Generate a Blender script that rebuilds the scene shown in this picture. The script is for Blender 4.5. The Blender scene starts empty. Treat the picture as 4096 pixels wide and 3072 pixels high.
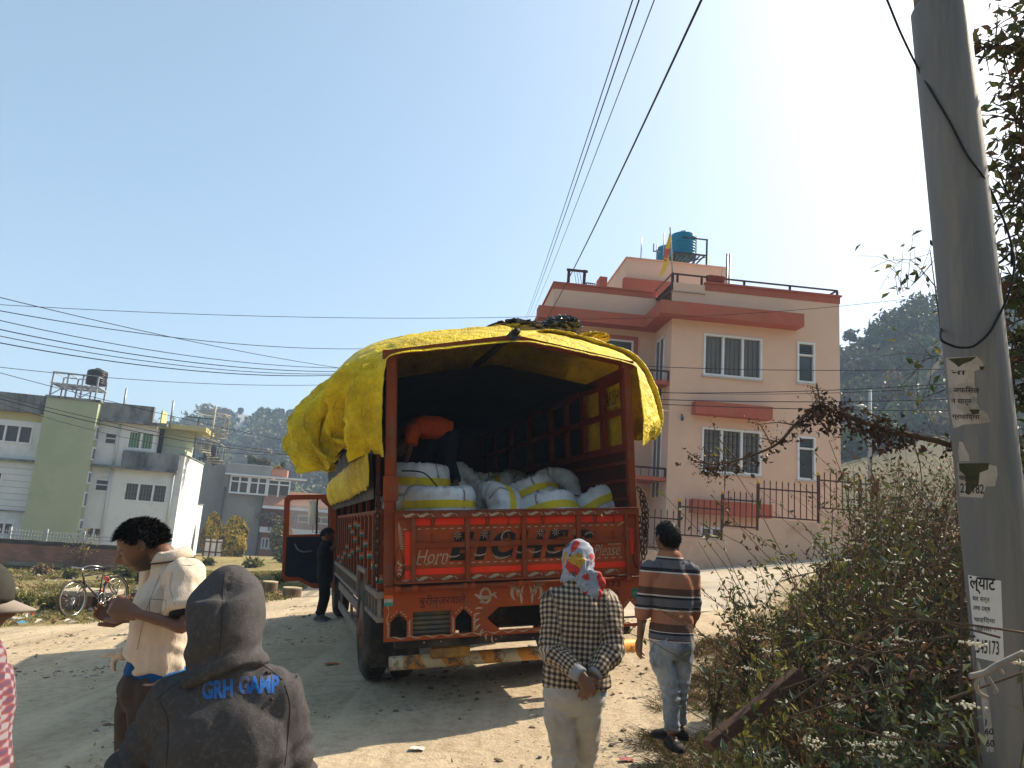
import bpy, bmesh, math, random
import numpy as np
from mathutils import Vector, Matrix, noise, Euler
from mathutils.bvhtree import BVHTree
random.seed(7); rng = np.random.default_rng(7)
scene = bpy.context.scene
COL = scene.collection
rad = math.radians

CAM = np.array([0.0, 0.0, 1.6])
PITCH, ROLL, FPX = rad(10.8), rad(4.2), 3000.0
_F = np.array([0, math.cos(PITCH), math.sin(PITCH)])
_R0 = np.array([1.0, 0, 0]); _U0 = np.array([0, -math.sin(PITCH), math.cos(PITCH)])
_R = _R0*math.cos(ROLL) + _U0*math.sin(ROLL)
_U = -_R0*math.sin(ROLL) + _U0*math.cos(ROLL)
cam = bpy.data.cameras.new('camera')
cam.sensor_width = 36.0; cam.lens = 36.0*FPX/4096.0
cam.clip_start = 0.05; cam.clip_end = 4000
camo = bpy.data.objects.new('camera', cam); COL.objects.link(camo)
camo.matrix_world = Matrix(((_R[0], _U[0], -_F[0], CAM[0]), (_R[1], _U[1], -_F[1], CAM[1]),
                            (_R[2], _U[2], -_F[2], CAM[2]), (0, 0, 0, 1)))
scene.camera = camo

SUN_AZ, SUN_EL = rad(56), rad(43)          # azimuth to the right of the view (+Y)
world = bpy.data.worlds.new('World'); scene.world = world; world.use_nodes = True
wn = world.node_tree.nodes; wl = world.node_tree.links
bg = wn['Background']
sky = wn.new('ShaderNodeTexSky'); sky.sky_type = 'NISHITA'; sky.sun_disc = False
sky.sun_elevation = SUN_EL; sky.sun_rotation = SUN_AZ
sky.altitude = 1300; sky.air_density = 1.0; sky.dust_density = 7.0; sky.ozone_density = 1.3
veil = wn.new('ShaderNodeMix'); veil.data_type = 'RGBA'; veil.blend_type = 'ADD'; veil.inputs[0].default_value = 1; veil.inputs[7].default_value = (.55, 1.0, 1.0, 1)   # milky dust in the air
hs_ = wn.new('ShaderNodeHueSaturation'); hs_.inputs['Saturation'].default_value = .95; wl.new(sky.outputs[0], hs_.inputs['Color']); wl.new(hs_.outputs[0], veil.inputs[6]); wl.new(veil.outputs[2], bg.inputs[0]); bg.inputs[1].default_value = 0.095
sun = bpy.data.lights.new('sun', 'SUN'); sun.energy = 5.0; sun.angle = rad(0.5); sun.color = (1.0, 0.86, 0.66)
suno = bpy.data.objects.new('sun', sun); COL.objects.link(suno)
_sd = Vector((math.sin(SUN_AZ)*math.cos(SUN_EL), math.cos(SUN_AZ)*math.cos(SUN_EL), math.sin(SUN_EL)))
suno.rotation_euler = _sd.to_track_quat('Z', 'Y').to_euler()
scene.view_settings.view_transform = 'Standard'; scene.view_settings.look = 'None'
scene.view_settings.gamma = 1.0; scene.view_settings.exposure = 1.0
scene.cycles.max_bounces = 6; scene.cycles.diffuse_bounces = 3; scene.cycles.transparent_max_bounces = 12
scene.cycles.volume_bounces = 0

def A(*v): return np.array(v, float)
def ray(px, py): return _R*(px-2048)/FPX + _U*(1536-py)/FPX + _F
def P(px, py, Y):
    d = ray(px, py); return CAM + d*(Y/d[1])
def norm(v): v = np.asarray(v, float); return v/max(1e-9, np.linalg.norm(v))

def lin(c):  # sRGB 0-255 -> linear
    return tuple((x/255/12.92 if x/255 <= .04045 else ((x/255+.055)/1.055)**2.4) for x in c)

class NT:
    def __init__(s, name):
        s.m = bpy.data.materials.new(name); s.m.use_nodes = True
        s.t = s.m.node_tree; s.b = s.t.nodes['Principled BSDF']
    def n(s, ty, **kw):
        x = s.t.nodes.new(ty)
        for k, v in kw.items():
            if k.startswith('i_'): x.inputs[k[2:].replace('_', ' ')].default_value = v
            else: setattr(x, k, v)
        return x
    def l(s, a, b): s.t.links.new(a, b)

_mats = {}
def mat(name, c, c2=None, scale=6.0, rough=.8, bump=0.0, bscale=None, metal=0.0, spec=.12, detail=6, stretch=(1, 1, 1),
        dirt=None, dscale=1.5, dlo=.5, dhi=.72, coords='Object'):
    if name in _mats: return _mats[name]
    k = NT(name); k.b.inputs['Roughness'].default_value = rough; k.b.inputs['Metallic'].default_value = metal
    k.b.inputs['Specular IOR Level'].default_value = spec
    tc = k.n('ShaderNodeTexCoord'); mp = k.n('ShaderNodeMapping'); mp.inputs['Scale'].default_value = stretch
    k.l(tc.outputs[coords], mp.inputs[0])
    c2 = c2 or tuple(x*.8 for x in c)
    nz = k.n('ShaderNodeTexNoise', i_Scale=scale, i_Detail=detail, i_Roughness=.65); k.l(mp.outputs[0], nz.inputs['Vector'])
    rp = k.n('ShaderNodeMapRange', i_From_Min=.32, i_From_Max=.68); k.l(nz.outputs[0], rp.inputs[0])
    mx = k.n('ShaderNodeMix', data_type='RGBA'); mx.inputs[6].default_value = (*c, 1); mx.inputs[7].default_value = (*c2, 1)
    k.l(rp.outputs[0], mx.inputs[0]); out = mx.outputs[2]
    if dirt:
        n2 = k.n('ShaderNodeTexNoise', i_Scale=dscale, i_Detail=8, i_Roughness=.7); k.l(mp.outputs[0], n2.inputs['Vector'])
        r2 = k.n('ShaderNodeMapRange', i_From_Min=dlo, i_From_Max=dhi); k.l(n2.outputs[0], r2.inputs[0])
        m2 = k.n('ShaderNodeMix', data_type='RGBA'); m2.inputs[7].default_value = (*dirt, 1)
        k.l(r2.outputs[0], m2.inputs[0]); k.l(out, m2.inputs[6]); out = m2.outputs[2]
    k.l(out, k.b.inputs['Base Color'])
    if bump:
        nb = k.n('ShaderNodeTexNoise', i_Scale=bscale or scale*3, i_Detail=5, i_Roughness=.6); k.l(mp.outputs[0], nb.inputs['Vector'])
        bp = k.n('ShaderNodeBump', i_Strength=min(1, bump), i_Distance=.02); k.l(nb.outputs[0], bp.inputs['Height'])
        k.l(bp.outputs[0], k.b.inputs['Normal'])
    _mats[name] = k.m; return k.m

def leafmat(name, c, c2, trans=.2):
    if name in _mats: return _mats[name]
    k = NT(name); k.b.inputs['Roughness'].default_value = .6; k.b.inputs['Specular IOR Level'].default_value = .25
    tc = k.n('ShaderNodeTexCoord')
    nz = k.n('ShaderNodeTexNoise', i_Scale=2.2, i_Detail=2); k.l(tc.outputs['Object'], nz.inputs['Vector'])
    wn_ = k.n('ShaderNodeTexWhiteNoise'); ge = k.n('ShaderNodeNewGeometry'); k.l(ge.outputs['Random Per Island'], wn_.inputs[0])
    av = k.n('ShaderNodeMath', operation='ADD'); k.l(nz.outputs[0], av.inputs[0]); k.l(wn_.outputs[0], av.inputs[1])
    hv = k.n('ShaderNodeMapRange', i_From_Min=.45, i_From_Max=1.15); k.l(av.outputs[0], hv.inputs[0])
    mx = k.n('ShaderNodeMix', data_type='RGBA'); mx.inputs[6].default_value = (*c, 1); mx.inputs[7].default_value = (*c2, 1)
    k.l(hv.outputs[0], mx.inputs[0]); k.l(mx.outputs[2], k.b.inputs['Base Color'])
    tr = k.n('ShaderNodeBsdfTranslucent'); k.l(mx.outputs[2], tr.inputs[0])
    ms = k.n('ShaderNodeMixShader'); ms.inputs[0].default_value = trans
    k.l(k.b.outputs[0], ms.inputs[1]); k.l(tr.outputs[0], ms.inputs[2])
    k.l(ms.outputs[0], k.t.nodes['Material Output'].inputs[0])
    _mats[name] = k.m; return k.m

def npmesh(name, V, Fc, mats=(), midx=None, smooth=False):
    me = bpy.data.meshes.new(name)
    V = np.asarray(V, np.float32)
    if isinstance(Fc, np.ndarray) and Fc.ndim == 2:
        n, k = Fc.shape
        me.vertices.add(len(V)); me.vertices.foreach_set('co', V.ravel())
        me.loops.add(n*k); me.loops.foreach_set('vertex_index', Fc.astype(np.int32).ravel())
        me.polygons.add(n); me.polygons.foreach_set('loop_start', np.arange(0, n*k, k, dtype=np.int32))
        me.polygons.foreach_set('loop_total', np.full(n, k, np.int32))
        me.update(calc_edges=True)
    else:
        me.from_pydata([tuple(map(float, v)) for v in V], [], [tuple(map(int, f)) for f in Fc]); me.update()
    for m in mats: me.materials.append(m)
    if midx is not None and len(me.polygons): me.polygons.foreach_set('material_index', np.asarray(midx, np.int32))
    if len(me.polygons): me.polygons.foreach_set('use_smooth', np.full(len(me.polygons), smooth, bool))
    return me

def world_loc(q):
    return q.location+(q.matrix_parent_inverse.translation+world_loc(q.parent) if q.parent else Vector((0, 0, 0)))
def link(name, me, parent=None):
    o = bpy.data.objects.new(name, me); COL.objects.link(o)
    if parent is not None:
        o.parent = parent
        if not parent.get('_local'): o.matrix_parent_inverse = Matrix.Translation(-world_loc(parent))
    return o

def tag(o, label=None, cat=None, group=None, kind=None):
    if label: o['label'] = label
    if cat: o['category'] = cat
    if group: o['group'] = group
    if kind: o['kind'] = kind
    return o

def thing(name, label, cat, loc=(0, 0, 0), group=None, local=False, rot=None):
    o = bpy.data.objects.new(name, None); COL.objects.link(o); o.location = tuple(map(float, loc))
    o.empty_display_size = .2
    if rot is not None: o.rotation_euler = rot
    if local: o['_local'] = 1
    return tag(o, label, cat, group)

def copy_tree(o, parent=None):
    c = o.copy(); COL.objects.link(c)
    if parent is not None: c.parent = parent
    for ch in list(o.children): copy_tree(ch, c)
    return c

class MB:
    """collects faces, then links them as one mesh object"""
    def __init__(s, T=None): s.v = []; s.f = []; s.m = []; s.T = T; s.mi = 0; s.sm = []
    def add(s, vs, fs, smooth=False):
        b = len(s.v)
        for v in vs: s.v.append(s.T(v) if s.T else v)
        for f in fs: s.f.append([b+i for i in f]); s.m.append(s.mi); s.sm.append(smooth)
        return s
    def box(s, x0, y0, z0, x1, y1, z1):
        vs = [(x, y, z) for z in (z0, z1) for y in (y0, y1) for x in (x0, x1)]
        return s.add(vs, [(0, 2, 3, 1), (4, 5, 7, 6), (0, 1, 5, 4), (2, 6, 7, 3), (0, 4, 6, 2), (1, 3, 7, 5)])
    def hexa(s, b4, t4):
        return s.add(list(b4)+list(t4), [(3, 2, 1, 0), (4, 5, 6, 7), (0, 1, 5, 4), (1, 2, 6, 5), (2, 3, 7, 6), (3, 0, 4, 7)])
    def prism(s, pts, d):  # polygon pts (3d), extruded by vector d
        n = len(pts); d = np.asarray(d, float); a = [np.asarray(p, float) for p in pts]
        return s.add(a+[p+d for p in a], [tuple(range(n))[::-1], tuple(range(n, 2*n))]+[(i, (i+1) % n, n+(i+1) % n, n+i) for i in range(n)])
    def tube(s, pts, r, n=8, cap=True, flat=None, smooth=True):
        pts = [np.asarray(p, float) for p in pts]; N = len(pts)
        rs = r if hasattr(r, '__len__') else [r]*N
        vs = []; prev = None
        for i, p in enumerate(pts):
            t = norm(pts[min(N-1, i+1)]-pts[max(0, i-1)])
            if prev is None:
                a = A(0, 0, 1) if abs(t[2]) < .9 else A(1, 0, 0)
                u = norm(np.cross(t, a))
            else: u = norm(prev-t*(prev@t))
            prev = u; w = np.cross(t, u)
            for j in range(n):
                an = 2*math.pi*j/n
                vs.append(p+(u*math.cos(an)+w*math.sin(an))*rs[i])
        fs = [(i*n+j, i*n+(j+1) % n, (i+1)*n+(j+1) % n, (i+1)*n+j) for i in range(N-1) for j in range(n)]
        if cap: fs += [tuple(range(n))[::-1], tuple((N-1)*n+j for j in range(n))]
        return s.add(vs, fs, smooth)
    def bar(s, p, q, w, h, up=(0, 0, 1)):  # rectangular bar
        p = np.asarray(p, float); q = np.asarray(q, float); t = norm(q-p); u = norm(np.cross(t, up)); v = np.cross(u, t)
        c = [(-1, -1), (1, -1), (1, 1), (-1, 1)]
        return s.add([p+u*a*w/2+v*b*h/2 for a, b in c]+[q+u*a*w/2+v*b*h/2 for a, b in c],
                     [(0, 1, 2, 3), (7, 6, 5, 4), (0, 4, 5, 1), (1, 5, 6, 2), (2, 6, 7, 3), (3, 7, 4, 0)])
    def loft(s, rings, cap=True, smooth=True):
        n = len(rings[0]); N = len(rings); vs = [v for r in rings for v in r]
        fs = [(i*n+j, i*n+(j+1) % n, (i+1)*n+(j+1) % n, (i+1)*n+j) for i in range(N-1) for j in range(n)]
        if cap: fs += [tuple(range(n))[::-1], tuple((N-1)*n+j for j in range(n))]
        return s.add(vs, fs, smooth)
    def lathe(s, prof, c=(0, 0, 0), n=24, smooth=True, cap=True):  # prof (r,z)
        c = np.asarray(c, float)
        return s.loft([[c+A(r*math.cos(2*math.pi*j/n), r*math.sin(2*math.pi*j/n), z) for j in range(n)] for r, z in prof], cap, smooth)
    def grid(s, G, smooth=True):  # G[i][j] points
        n = len(G[0]); N = len(G)
        return s.add([v for r in G for v in r], [(i*n+j, i*n+j+1, (i+1)*n+j+1, (i+1)*n+j) for i in range(N-1) for j in range(n-1)], smooth)
    def each(s, name, mats, parent=None, bevel=0):
        """every loose piece becomes a mesh of its own"""
        own = list(range(len(s.v)))
        def root(i):
            while own[i] != i: own[i] = own[own[i]]; i = own[i]
            return i
        for f in s.f:
            for i in f[1:]: own[root(i)] = root(f[0])
        gr = {}
        for f, m, sm in zip(s.f, s.m, s.sm): gr.setdefault(root(f[0]), []).append((f, m, sm))
        for fs in gr.values():
            b = MB(); ids = {}
            for f, m, sm in fs:
                for i in f:
                    if i not in ids: ids[i] = len(b.v); b.v.append(s.v[i])
                b.f.append([ids[i] for i in f]); b.m.append(m); b.sm.append(sm)
            o = b.build(name, mats, parent, bevel)
        return o
    def mesh(s, name, mats):
        mats = mats if isinstance(mats, (list, tuple)) else [mats]
        me = bpy.data.meshes.new(name)
        me.from_pydata([tuple(map(float, v)) for v in s.v], [], s.f); me.update()
        for m in mats: me.materials.append(m)
        if s.f:
            me.polygons.foreach_set('material_index', s.m); me.polygons.foreach_set('use_smooth', s.sm)
        return me
    def build(s, name, mats, parent=None, bevel=0):
        me = s.mesh(name, mats)
        bm = bmesh.new(); bm.from_mesh(me); bmesh.ops.recalc_face_normals(bm, faces=bm.faces)
        if bevel:
            ed = [e for e in bm.edges if len(e.link_faces) == 2 and e.calc_face_angle(0) > .6]
            bmesh.ops.bevel(bm, geom=ed, offset=bevel, segments=1, affect='EDGES', clamp_overlap=True)
        bm.to_mesh(me); bm.free()
        return link(name, me, parent)

def catmull(pts, n):
    pts = [np.asarray(p, float) for p in pts]; out = []
    N = len(pts)
    for i in range(N-1):
        p0 = pts[max(0, i-1)]; p1 = pts[i]; p2 = pts[i+1]; p3 = pts[min(N-1, i+2)]
        for k in range(n):
            t = k/n
            out.append(.5*((2*p1)+(-p0+p2)*t+(2*p0-5*p1+4*p2-p3)*t*t+(-p0+3*p1-3*p2+p3)*t**3))
    out.append(pts[-1]); return out

def text_geo(sx, bold=0.0, shear=0.0, space=1.0, res=3):
    """glyph outlines as flat faces: returns verts (n,2) fitted to the unit box and faces"""
    cu = bpy.data.curves.new('lettering', 'FONT'); cu.body = sx; cu.size = 1.0; cu.offset = bold; cu.shear = shear
    cu.space_character = space; cu.resolution_u = res; cu.fill_mode = 'FRONT'
    o = bpy.data.objects.new('lettering', cu); COL.objects.link(o)
    dg = bpy.context.evaluated_depsgraph_get(); ev = o.evaluated_get(dg)
    me = ev.to_mesh(); V = np.array([v.co[:2] for v in me.vertices]); Fc = [tuple(p.vertices) for p in me.polygons]
    ev.to_mesh_clear(); bpy.data.objects.remove(o); bpy.data.curves.remove(cu)
    if len(V) == 0: return np.zeros((0, 2)), []
    lo = V.min(0); hi = V.max(0); return (V-lo)/np.maximum(hi-lo, 1e-6), Fc

def sn(p, s=1.0): return noise.noise(Vector((float(p[0])*s, float(p[1])*s, float(p[2])*s)))
def fbm(p, s=1.0, o=3): return noise.fractal(Vector((float(p[0])*s, float(p[1])*s, float(p[2])*s)), 1.0, 2.0, o)

glass = mat('dark window glass', (.03, .04, .05), (.06, .07, .08), scale=1.2, rough=.08, spec=.6)
white_upvc = mat('white window frame', (.72, .74, .76), (.62, .64, .66), rough=.4, scale=3)
steel = mat('grey galvanised steel', (.33, .35, .37), (.22, .24, .26), rough=.45, metal=.6, scale=8)
black_plastic = mat('black tank plastic', (.012, .014, .018), (.03, .03, .035), rough=.4)
black_wire = mat('black cable rubber', (.01, .01, .012), (.02, .02, .02), rough=.6)
_gp = np.array([(0, 0, 0), (-.9, 1.6, -.08), (-1.7, 3.5, -.1), (.6, 4, .04), (1.15, 5.5, .07), (-1.09, 7.47, -.03), (1.16, 8.1, .18),
 (-2.7, 13.1, -.12), (-3.2, 13.0, -.2), (-.4, 13.8, .1), (1, 15, .25), (-5, 9.8, -.4), (-4.4, 6, -.32), (-9, 16, -.85), (-8, 6, -.6),
 (-14, 20, -1.2), (-20, 32, -1.5), (-12, 40, -1.7), (-30, 45, -1.7), (-16, 75, -2.6), (-28, 90, -2.8), (5, 21, .75), (3, 20, .55), (9, 20, 1.3),
 (12, 19, 1.9), (4, 13, .5), (2.1, 6, .2), (2.0, 4.5, .15), (2.6, 4, .3), (3.5, 5, .9), (4.6, 7, 1.3), (6, 10, 1.5), (7, 13, 1.5), (2.5, 2.5, .35), (4, 3, 1.2),
 (8, 5, 2.2), (15, 12, 2.8), (0, -8, .1), (-8, -6, -.4), (8, -6, 1.6), (-60, 20, -2.2), (-70, 100, -3), (60, 10, 7), (60, 60, 8), (10, 100, 1), (5, 45, 1),
 (-150, 0, -3), (-150, 200, -4), (0, 200, 0), (150, 200, 10), (150, 0, 10), (0, -80, 0), (-120, -80, -3), (120, -80, 8), (14, 28, 2.2), (22, 22, 3.6), (5, 28, 1.1), (-30, 20, -1.8)], float)
_K = np.linalg.norm(_gp[:, None, :2]-_gp[None, :, :2], axis=2)
_n = len(_gp); _M = np.zeros((_n+3, _n+3)); _M[:_n, :_n] = _K+np.eye(_n)*.02
_M[:_n, _n] = 1; _M[:_n, _n+1:] = _gp[:, :2]; _M[_n:, :_n] = _M[:_n, _n:].T
_w = np.linalg.solve(_M, np.concatenate([_gp[:, 2], np.zeros(3)]))
def gz_arr(XY):
    XY = np.asarray(XY, float); out = np.empty(len(XY))
    for i in range(0, len(XY), 20000):
        q = XY[i:i+20000]; k = np.linalg.norm(q[:, None, :]-_gp[None, :, :2], axis=2)
        out[i:i+20000] = k@_w[:_n]+_w[_n]+q@_w[_n+1:]
    return out
def gz(x, y): return float(gz_arr([(x, y)])[0])
def G(px, py):
    """ground point seen at a pixel"""
    d = ray(px, py); t = 2.0
    for _ in range(4000):
        p = CAM+d*t
        if gz(p[0], p[1]) >= p[2]: break
        t *= 1.004
    return p

def polar(s, p): return np.sign(s)*np.abs(s)**p
_u = np.linspace(-1, 1, 260)
_xs = polar(_u, 3.0)*900; _v = np.linspace(0, 1, 250)
_ys = -80+0*_v; _ys = np.concatenate([np.linspace(-400, -6, 14), 1+polar(np.linspace(-.19, 1, 300), 3.0)*1500])
_ys = np.unique(np.round(_ys, 4))
XX, YY = np.meshgrid(_xs, _ys); XY = np.stack([XX.ravel(), YY.ravel()], 1)
_far = np.clip((np.linalg.norm(XY, axis=1)-130)/120, 0, 1)
ZZ = gz_arr(np.clip(XY, -160, 210)); ZZ = ZZ*(1-_far)+(-3)*_far
for i, (x, y) in enumerate(XY):
    if abs(x) < 30 and -2 < y < 60:
        d = .018*fbm((x, y, 3.1), 1.3, 4)
        if x > 1.6 and y < 16: d *= 2.5
        ZZ[i] += d
nx, ny = len(_xs), len(_ys)
idx = np.arange(nx*ny).reshape(ny, nx)
Fq = np.stack([idx[:-1, :-1].ravel(), idx[:-1, 1:].ravel(), idx[1:, 1:].ravel(), idx[1:, :-1].ravel()], 1)
def sstep(a, b, x): t = np.clip((x-a)/(b-a), 0, 1); return t*t*(3-2*t)
def edge_x(y):   # left road edge towards the vacant lot
    return np.interp(y, [-20, 4, 8, 12, 15, 18, 25, 40], [-30, -22, -14, -9.5, -6.5, -4.8, -5.5, -9])
x, y = XY[:, 0], XY[:, 1]
wob = np.array([.7*sn((a, b, 0), .5) if (abs(a) < 60 and -5 < b < 90) else 0 for a, b in XY])
gl = sstep(.0, 1.0, (edge_x(y)+wob*1.2)-x)*sstep(11.0, 13.5, y)            # vacant lot on the left
gl = np.maximum(gl, sstep(30, 34, y)*(x < 2))
gr = sstep(-.2, 1.0, x+wob*.8-np.interp(y, [0, 2, 4, 6, 8, 10, 12, 14, 16, 19], [1.6, 1.6, 1.45, 1.35, 2.2, 3.2, 4.2, 5.2, 6.2, 7.5]))*(y < 19.5)
gr = np.maximum(gr, (y > 29)*(x >= 2)*1.0)
gmask = np.maximum(gl, gr)
k = NT('dry dirt and grass ground'); k.b.inputs['Roughness'].default_value = .95; k.b.inputs['Specular IOR Level'].default_value = .1
tc = k.n('ShaderNodeTexCoord')
def nz_(s, d=6, r=.65):
    q = k.n('ShaderNodeTexNoise', i_Scale=s, i_Detail=d, i_Roughness=r); k.l(tc.outputs['Object'], q.inputs['Vector']); return q.outputs[0]
def mr_(o, a, b):
    q = k.n('ShaderNodeMapRange', i_From_Min=a, i_From_Max=b); k.l(o, q.inputs[0]); return q.outputs[0]
def mix_(f, a, b):
    q = k.n('ShaderNodeMix', data_type='RGBA')
    k.l(f, q.inputs[0])
    for i, c in ((6, a), (7, b)):
        if isinstance(c, tuple): q.inputs[i].default_value = (*c, 1)
        else: k.l(c, q.inputs[i])
    return q.outputs[2]
d1 = mix_(mr_(nz_(.55, 8), .35, .66), (.52, .425, .295), (.38, .305, .21))
d2 = mix_(mr_(nz_(9, 8, .75), .45, .72), d1, (.27, .21, .14))
mpt = k.n('ShaderNodeMapping'); mpt.inputs['Rotation'].default_value = (0, 0, rad(-24)); mpt.inputs['Scale'].default_value = (2.6, .16, 1); k.l(tc.outputs['Object'], mpt.inputs[0]); nt_ = k.n('ShaderNodeTexNoise', i_Scale=1.0, i_Detail=7, i_Roughness=.6); k.l(mpt.outputs[0], nt_.inputs['Vector'])
d2 = mix_(mr_(nt_.outputs[0], .5, .75), d2, (.56, .46, .325)); d2 = mix_(mr_(nt_.outputs[0], .42, .28), d2, (.30, .235, .155))
d3 = mix_(mr_(nz_(46, 3, .8), .60, .70), d2, (.52, .44, .32))
d4 = mix_(mr_(nz_(28, 4, .8), .63, .70), d3, (.15, .115, .078))
g1 = mix_(mr_(nz_(.8, 7), .38, .62), (.15, .15, .04), (.25, .19, .085))
g2 = mix_(mr_(nz_(5, 8, .8), .42, .62), g1, (.11, .125, .032))
g3 = mix_(mr_(nz_(1.3, 9, .8), .46, .58), g2, (.30, .215, .125))
at = k.n('ShaderNodeAttribute', attribute_name='grass')
ad = k.n('ShaderNodeMath', operation='ADD'); k.l(at.outputs['Fac'], ad.inputs[0]); k.l(mr_(nz_(3, 8, .75), .2, .8), ad.inputs[1])
fm = mr_(ad.outputs[0], .85, 1.1)
k.l(mix_(fm, d4, g3), k.b.inputs['Base Color'])
bp = k.n('ShaderNodeBump', i_Strength=1.0, i_Distance=.035);
hb = k.n('ShaderNodeMath', operation='MULTIPLY_ADD'); k.l(nz_(34, 4, .8), hb.inputs[0]); hb.inputs[1].default_value = .35; k.l(nz_(6, 8, .7), hb.inputs[2])
k.l(hb.outputs[0], bp.inputs['Height']); k.l(bp.outputs[0], k.b.inputs['Normal'])
gme = npmesh('ground', np.column_stack([XY, ZZ]), Fq, [k.m], smooth=True)
a_ = gme.attributes.new('grass', 'FLOAT', 'POINT'); a_.data.foreach_set('value', gmask.astype(np.float32))
tag(link('ground', gme), kind='structure')

conc = mat('pale concrete driveway', (.46, .40, .31), (.36, .31, .24), scale=2.5, rough=.9, bump=.3, bscale=30, dirt=(.30, .23, .15), dscale=.8)
dv = MB(); rows = []
for t in np.linspace(0, 1, 26):
    yy = 12.5+8.9*t
    xl = np.interp(t, [0, .35, 1], [2.0, 2.2, 3.2]); xr = np.interp(t, [0, .3, .65, 1], [4.3, 5.6, 9.5, 14])
    rows.append([A(xx, yy+.09*(xx-5), gz(xx, yy+.09*(xx-5))+.03) for xx in np.linspace(xl, xr, 22)])
dv.grid(rows); tag(dv.build('driveway', conc), kind='structure')
TW = 2.45; TO = A(-.937, 6.744, .558)
def _axes(yaw, roll, pitch):
    r = A(math.cos(yaw), math.sin(yaw), 0); fw = A(-math.sin(yaw), math.cos(yaw), 0); u = A(0, 0, 1)
    fw2 = fw*math.cos(pitch)+u*math.sin(pitch); u2 = np.cross(r, fw2)
    r3 = r*math.cos(roll)+u2*math.sin(roll); return r3, fw2, np.cross(r3, fw2)
TR, TF, TU = _axes(rad(15.74), rad(5.16), rad(-.9))
def T(p): return TO+TR*p[0]+TF*p[1]+TU*p[2]
def onp(px, py, b=0.0):
    d = ray(px, py); t = ((TO+TF*b-CAM)@TF)/(d@TF); x = CAM+d*t-TO
    return float(x@TR), float(x@TU)
TL = 5.9   # body length
H1, H2, H3 = 1.094, 2.51, 2.75
FLOOR = .50
truck = thing('cargo_truck', 'orange painted goods truck with its tailgate to the viewer, loaded with white bales', 'truck', T((TW/2, 3, -.57)))
org = mat('worn orange truck paint', (.33, .066, .015), (.24, .046, .012), scale=3, rough=.6, bump=.15, bscale=25, dirt=(.13, .055, .03), dscale=2.6, dlo=.5, dhi=.75)
org_d = mat('dusty dark orange truck paint', (.24, .048, .012), (.16, .036, .012), scale=4, rough=.65, bump=.2, bscale=30, dirt=(.14, .085, .055), dscale=3)
red_b = mat('red brown side paint', (.18, .028, .009), (.12, .022, .008), scale=4, rough=.6, dirt=(.14, .08, .05), dscale=2.2)
refl = mat('red reflective tape', (.72, .045, .015), (.6, .035, .015), rough=.35, scale=5, dirt=(.25, .06, .03), dscale=5, dlo=.6, dhi=.8)
cream = mat('cream sign paint', (.40, .33, .24), (.28, .2, .13), rough=.7, scale=14)
blackp = mat('black sign paint', (.012, .012, .012), (.03, .022, .018), rough=.5, scale=9)
maroon = mat('dark maroon sign paint', (.055, .014, .016), (.075, .02, .018), rough=.6)
iron = mat('black chassis iron', (.016, .015, .014), (.035, .03, .026), rough=.6, scale=6, dirt=(.10, .075, .05), dscale=3)
rust = mat('rusty chain iron', (.05, .033, .024), (.09, .05, .03), rough=.75, metal=.4, scale=30)
rubber = mat('dusty tyre rubber', (.022, .021, .02), (.06, .05, .042), rough=.85, scale=5, bump=.3, bscale=20, dirt=(.12, .095, .07), dscale=2.5)
bumpm = NT('striped bumper paint'); bumpm.b.inputs['Roughness'].default_value = .6
def TP(name, mb, m, parent=None, bevel=0): return mb.build(name, m, parent or truck, bevel)

def curve_plate(name, outer, holes, depth, m, parent, b0, extra=None):
    cu = bpy.data.curves.new(name, 'CURVE'); cu.dimensions = '2D'; cu.fill_mode = 'BOTH'; cu.extrude = depth/2
    for poly in [outer]+holes:
        s = cu.splines.new('POLY'); s.points.add(len(poly)-1); s.use_cyclic_u = True
        for q, pt in zip(s.points, poly): q.co = (pt[0], pt[1], 0, 1)
    o = bpy.data.objects.new(name, cu); COL.objects.link(o)
    dg = bpy.context.evaluated_depsgraph_get(); me = bpy.data.meshes.new_from_object(o.evaluated_get(dg))
    bpy.data.objects.remove(o)
    for v in me.vertices:
        x, y_, z = v.co; v.co = Vector(T((x, b0-z, y_)))
    me.materials.clear(); me.materials.append(m); me.name = name
    bm = bmesh.new(); bm.from_mesh(me); bmesh.ops.recalc_face_normals(bm, faces=bm.faces); bm.to_mesh(me); bm.free()
    return link(name, me, parent)
def pent(x0, x1, ya, ys, yb, xa):
    (a0, c0) = onp(x0, yb); (a1, _) = onp(x1, yb); aa, ca = onp(xa, ya); _, cs = onp((x0+x1)/2, ys); _, cb = onp((x0+x1)/2, yb)
    return [(a0, cb), (a1, cb), (a1, cs), (aa, ca), (a0, cs)]
mirror = lambda poly: [(TW-a, c) for a, c in poly][::-1]
p1 = pent(1560, 1627, 2451, 2488, 2552, 1594); p2 = pent(1820, 1888, 2433, 2470, 2531, 1854)
g0 = onp(1650, 2545); g1 = onp(1801, 2440); gr_ = [(g0[0], g0[1]), (g1[0], g0[1]), (g1[0], g1[1]), (g0[0], g1[1])]
hl = onp(1946, 2472); ht = onp(1993, 2427); hb_ = onp(1999, 2519)
hexa = [hl, (hb_[0], hb_[1]), (TW-hb_[0], hb_[1]), (TW-hl[0], hl[1]), (TW-ht[0], ht[1]), (ht[0], ht[1])]
FH = .455
rear = curve_plate('rear_panel', [(0, 0), (TW, 0), (TW, FH), (0, FH)], [p1, p2, gr_, hexa, mirror(gr_), mirror(p1), mirror(p2)], .03, org, truck, .0)
sl = MB(T)
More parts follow.
